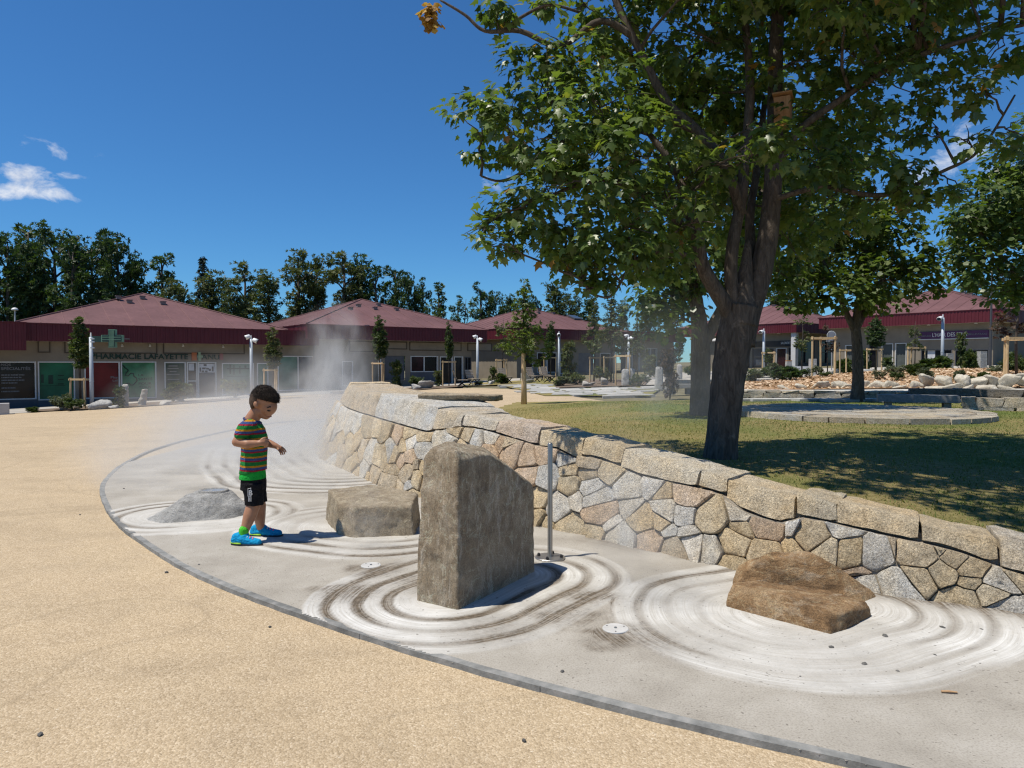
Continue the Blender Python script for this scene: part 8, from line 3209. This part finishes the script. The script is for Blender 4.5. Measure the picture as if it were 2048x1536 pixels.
# cobbles right of the stone bench
random.seed(81)
cob = thing('cobble_strip', 'strip of rounded cobbles right of the stone bench', 'cobbles', tuple(on(1425, 25)))
for k in range(46):
    px = random.uniform(1385, 1490)
    Y = random.uniform(24.2, 26.2)
    p = on(px, Y)
    boulder(p + Vector((0, 0, .06)), .30, .28, .35, random.uniform(0, 3), None, None, MAT['greyrock'], 'cobble', parent=cob)
# ------------------------------------------------------------------ drifting water mist
def mist(name, label, c, r_, dens, seed, sc=1.6, lo=.42, hi=.75, fall=1.0, up=(1, 1, 1), aniso=.35):
    """closed ellipsoid of uneven fine spray"""
    bm = bmesh.new()
    bmesh.ops.create_icosphere(bm, subdivisions=3, radius=1)
    me = bpy.data.meshes.new(name)
    bm.to_mesh(me)
    bm.free()
    o = link_mesh(name, me, None)
    o.location = c
    o.scale = r_
    m = bpy.data.materials.new(name)
    m.use_nodes = True
    nt = m.node_tree
    nt.nodes.clear()
    out = nt.nodes.new('ShaderNodeOutputMaterial')
    pv = nt.nodes.new('ShaderNodeVolumePrincipled')
    pv.inputs['Color'].default_value = (1.0, .985, .95, 1)
    pv.inputs['Anisotropy'].default_value = aniso
    v = coord(nt, 'Object')
    d = vmth(nt, 'LENGTH', v, None, 1)
    f = mth(nt, 'SUBTRACT', 1.0, d, clamp=True)
    f = mth(nt, 'POWER', f, fall)
    w = coord(nt, 'World', up)
    n = noise_t(nt, vmth(nt, 'ADD', w, (seed, seed * .37, seed * .71)), sc, 3, .6, .8)
    n = nt_map(nt, n, lo, hi)
    nt.links.new(mth(nt, 'MULTIPLY', mth(nt, 'MULTIPLY', f, n), dens), pv.inputs['Density'])
    nt.links.new(pv.outputs[0], out.inputs['Volume'])
    me.materials.append(m)
    tag(o, label, 'mist', 'drifting mist', 'stuff')
    return o


def nt_map(nt, n, lo, hi):
    k = nt.nodes.new('ShaderNodeMapRange')
    k.interpolation_type = 'SMOOTHSTEP'
    k.inputs['From Min'].default_value = lo
    k.inputs['From Max'].default_value = hi
    nt.links.new(n, k.inputs['Value'])
    return k.outputs[0]


mist('mist_plume', 'rising plume of water mist behind the left end of the wall', at(668, 750, 14.6), (1.0, .8, 1.65), 3.4, 3.1, 1.8, .38, .70, 1.1, (1, 1, .5))
mist('mist_bank', 'low bank of mist drifting over the pad behind the boy', (-3.2, 9.6, .25), (2.3, 3.2, .75), 1.35, 8.3, .9, .30, .70, .8)
mist('mist_bank', 'thin mist spreading over the gravel before the pharmacy doors', (-6.2, 16.5, .45), (3.2, 2.6, 1.15), .34, 5.7, .8, .30, .70, .8)
mist('mist_veil', 'pale mist veiling the left face of the stone wall', (-1.75, 7.55, .45), (.85, 1.0, .75), 1.1, 12.9, 1.8, .34, .68, .8)
mist('mist_veil', 'faint spray rising before the low rock', (-1.0, 4.95, .22), (.22, .22, .36), 1.8, 21.4, 5, .35, .70, 1.0)
mist('mist_veil', 'faint spray rising from the right mist outlet', (.66, 3.95, .42), (.42, .55, .62), 1.15, 31.2, 3.0, .32, .68, 1.0)
mist('mist_veil', 'thin veil of mist over the lawn before the young trees', (2.3, 10.5, 1.1), (1.7, 2.2, 1.4), .2, 41.5, 1.2, .34, .68, .9)

# ------------------------------------------------------------------ letters and drawn lines become plain meshes
bpy.context.view_layer.update()
dg = bpy.context.evaluated_depsgraph_get()
for o in [q for q in scene.objects if q.type in ('FONT', 'CURVE')]:
    me = bpy.data.meshes.new_from_object(o.evaluated_get(dg))
    me.name = o.name
    if not me.materials:
        me.materials.append(o.data.materials[0])
    nm, par, ml = o.name, o.parent, o.matrix_local.copy()
    bpy.data.objects.remove(o)
    n = bpy.data.objects.new(nm, me)
    COL.objects.link(n)
    n.parent = par
    n.matrix_local = ml
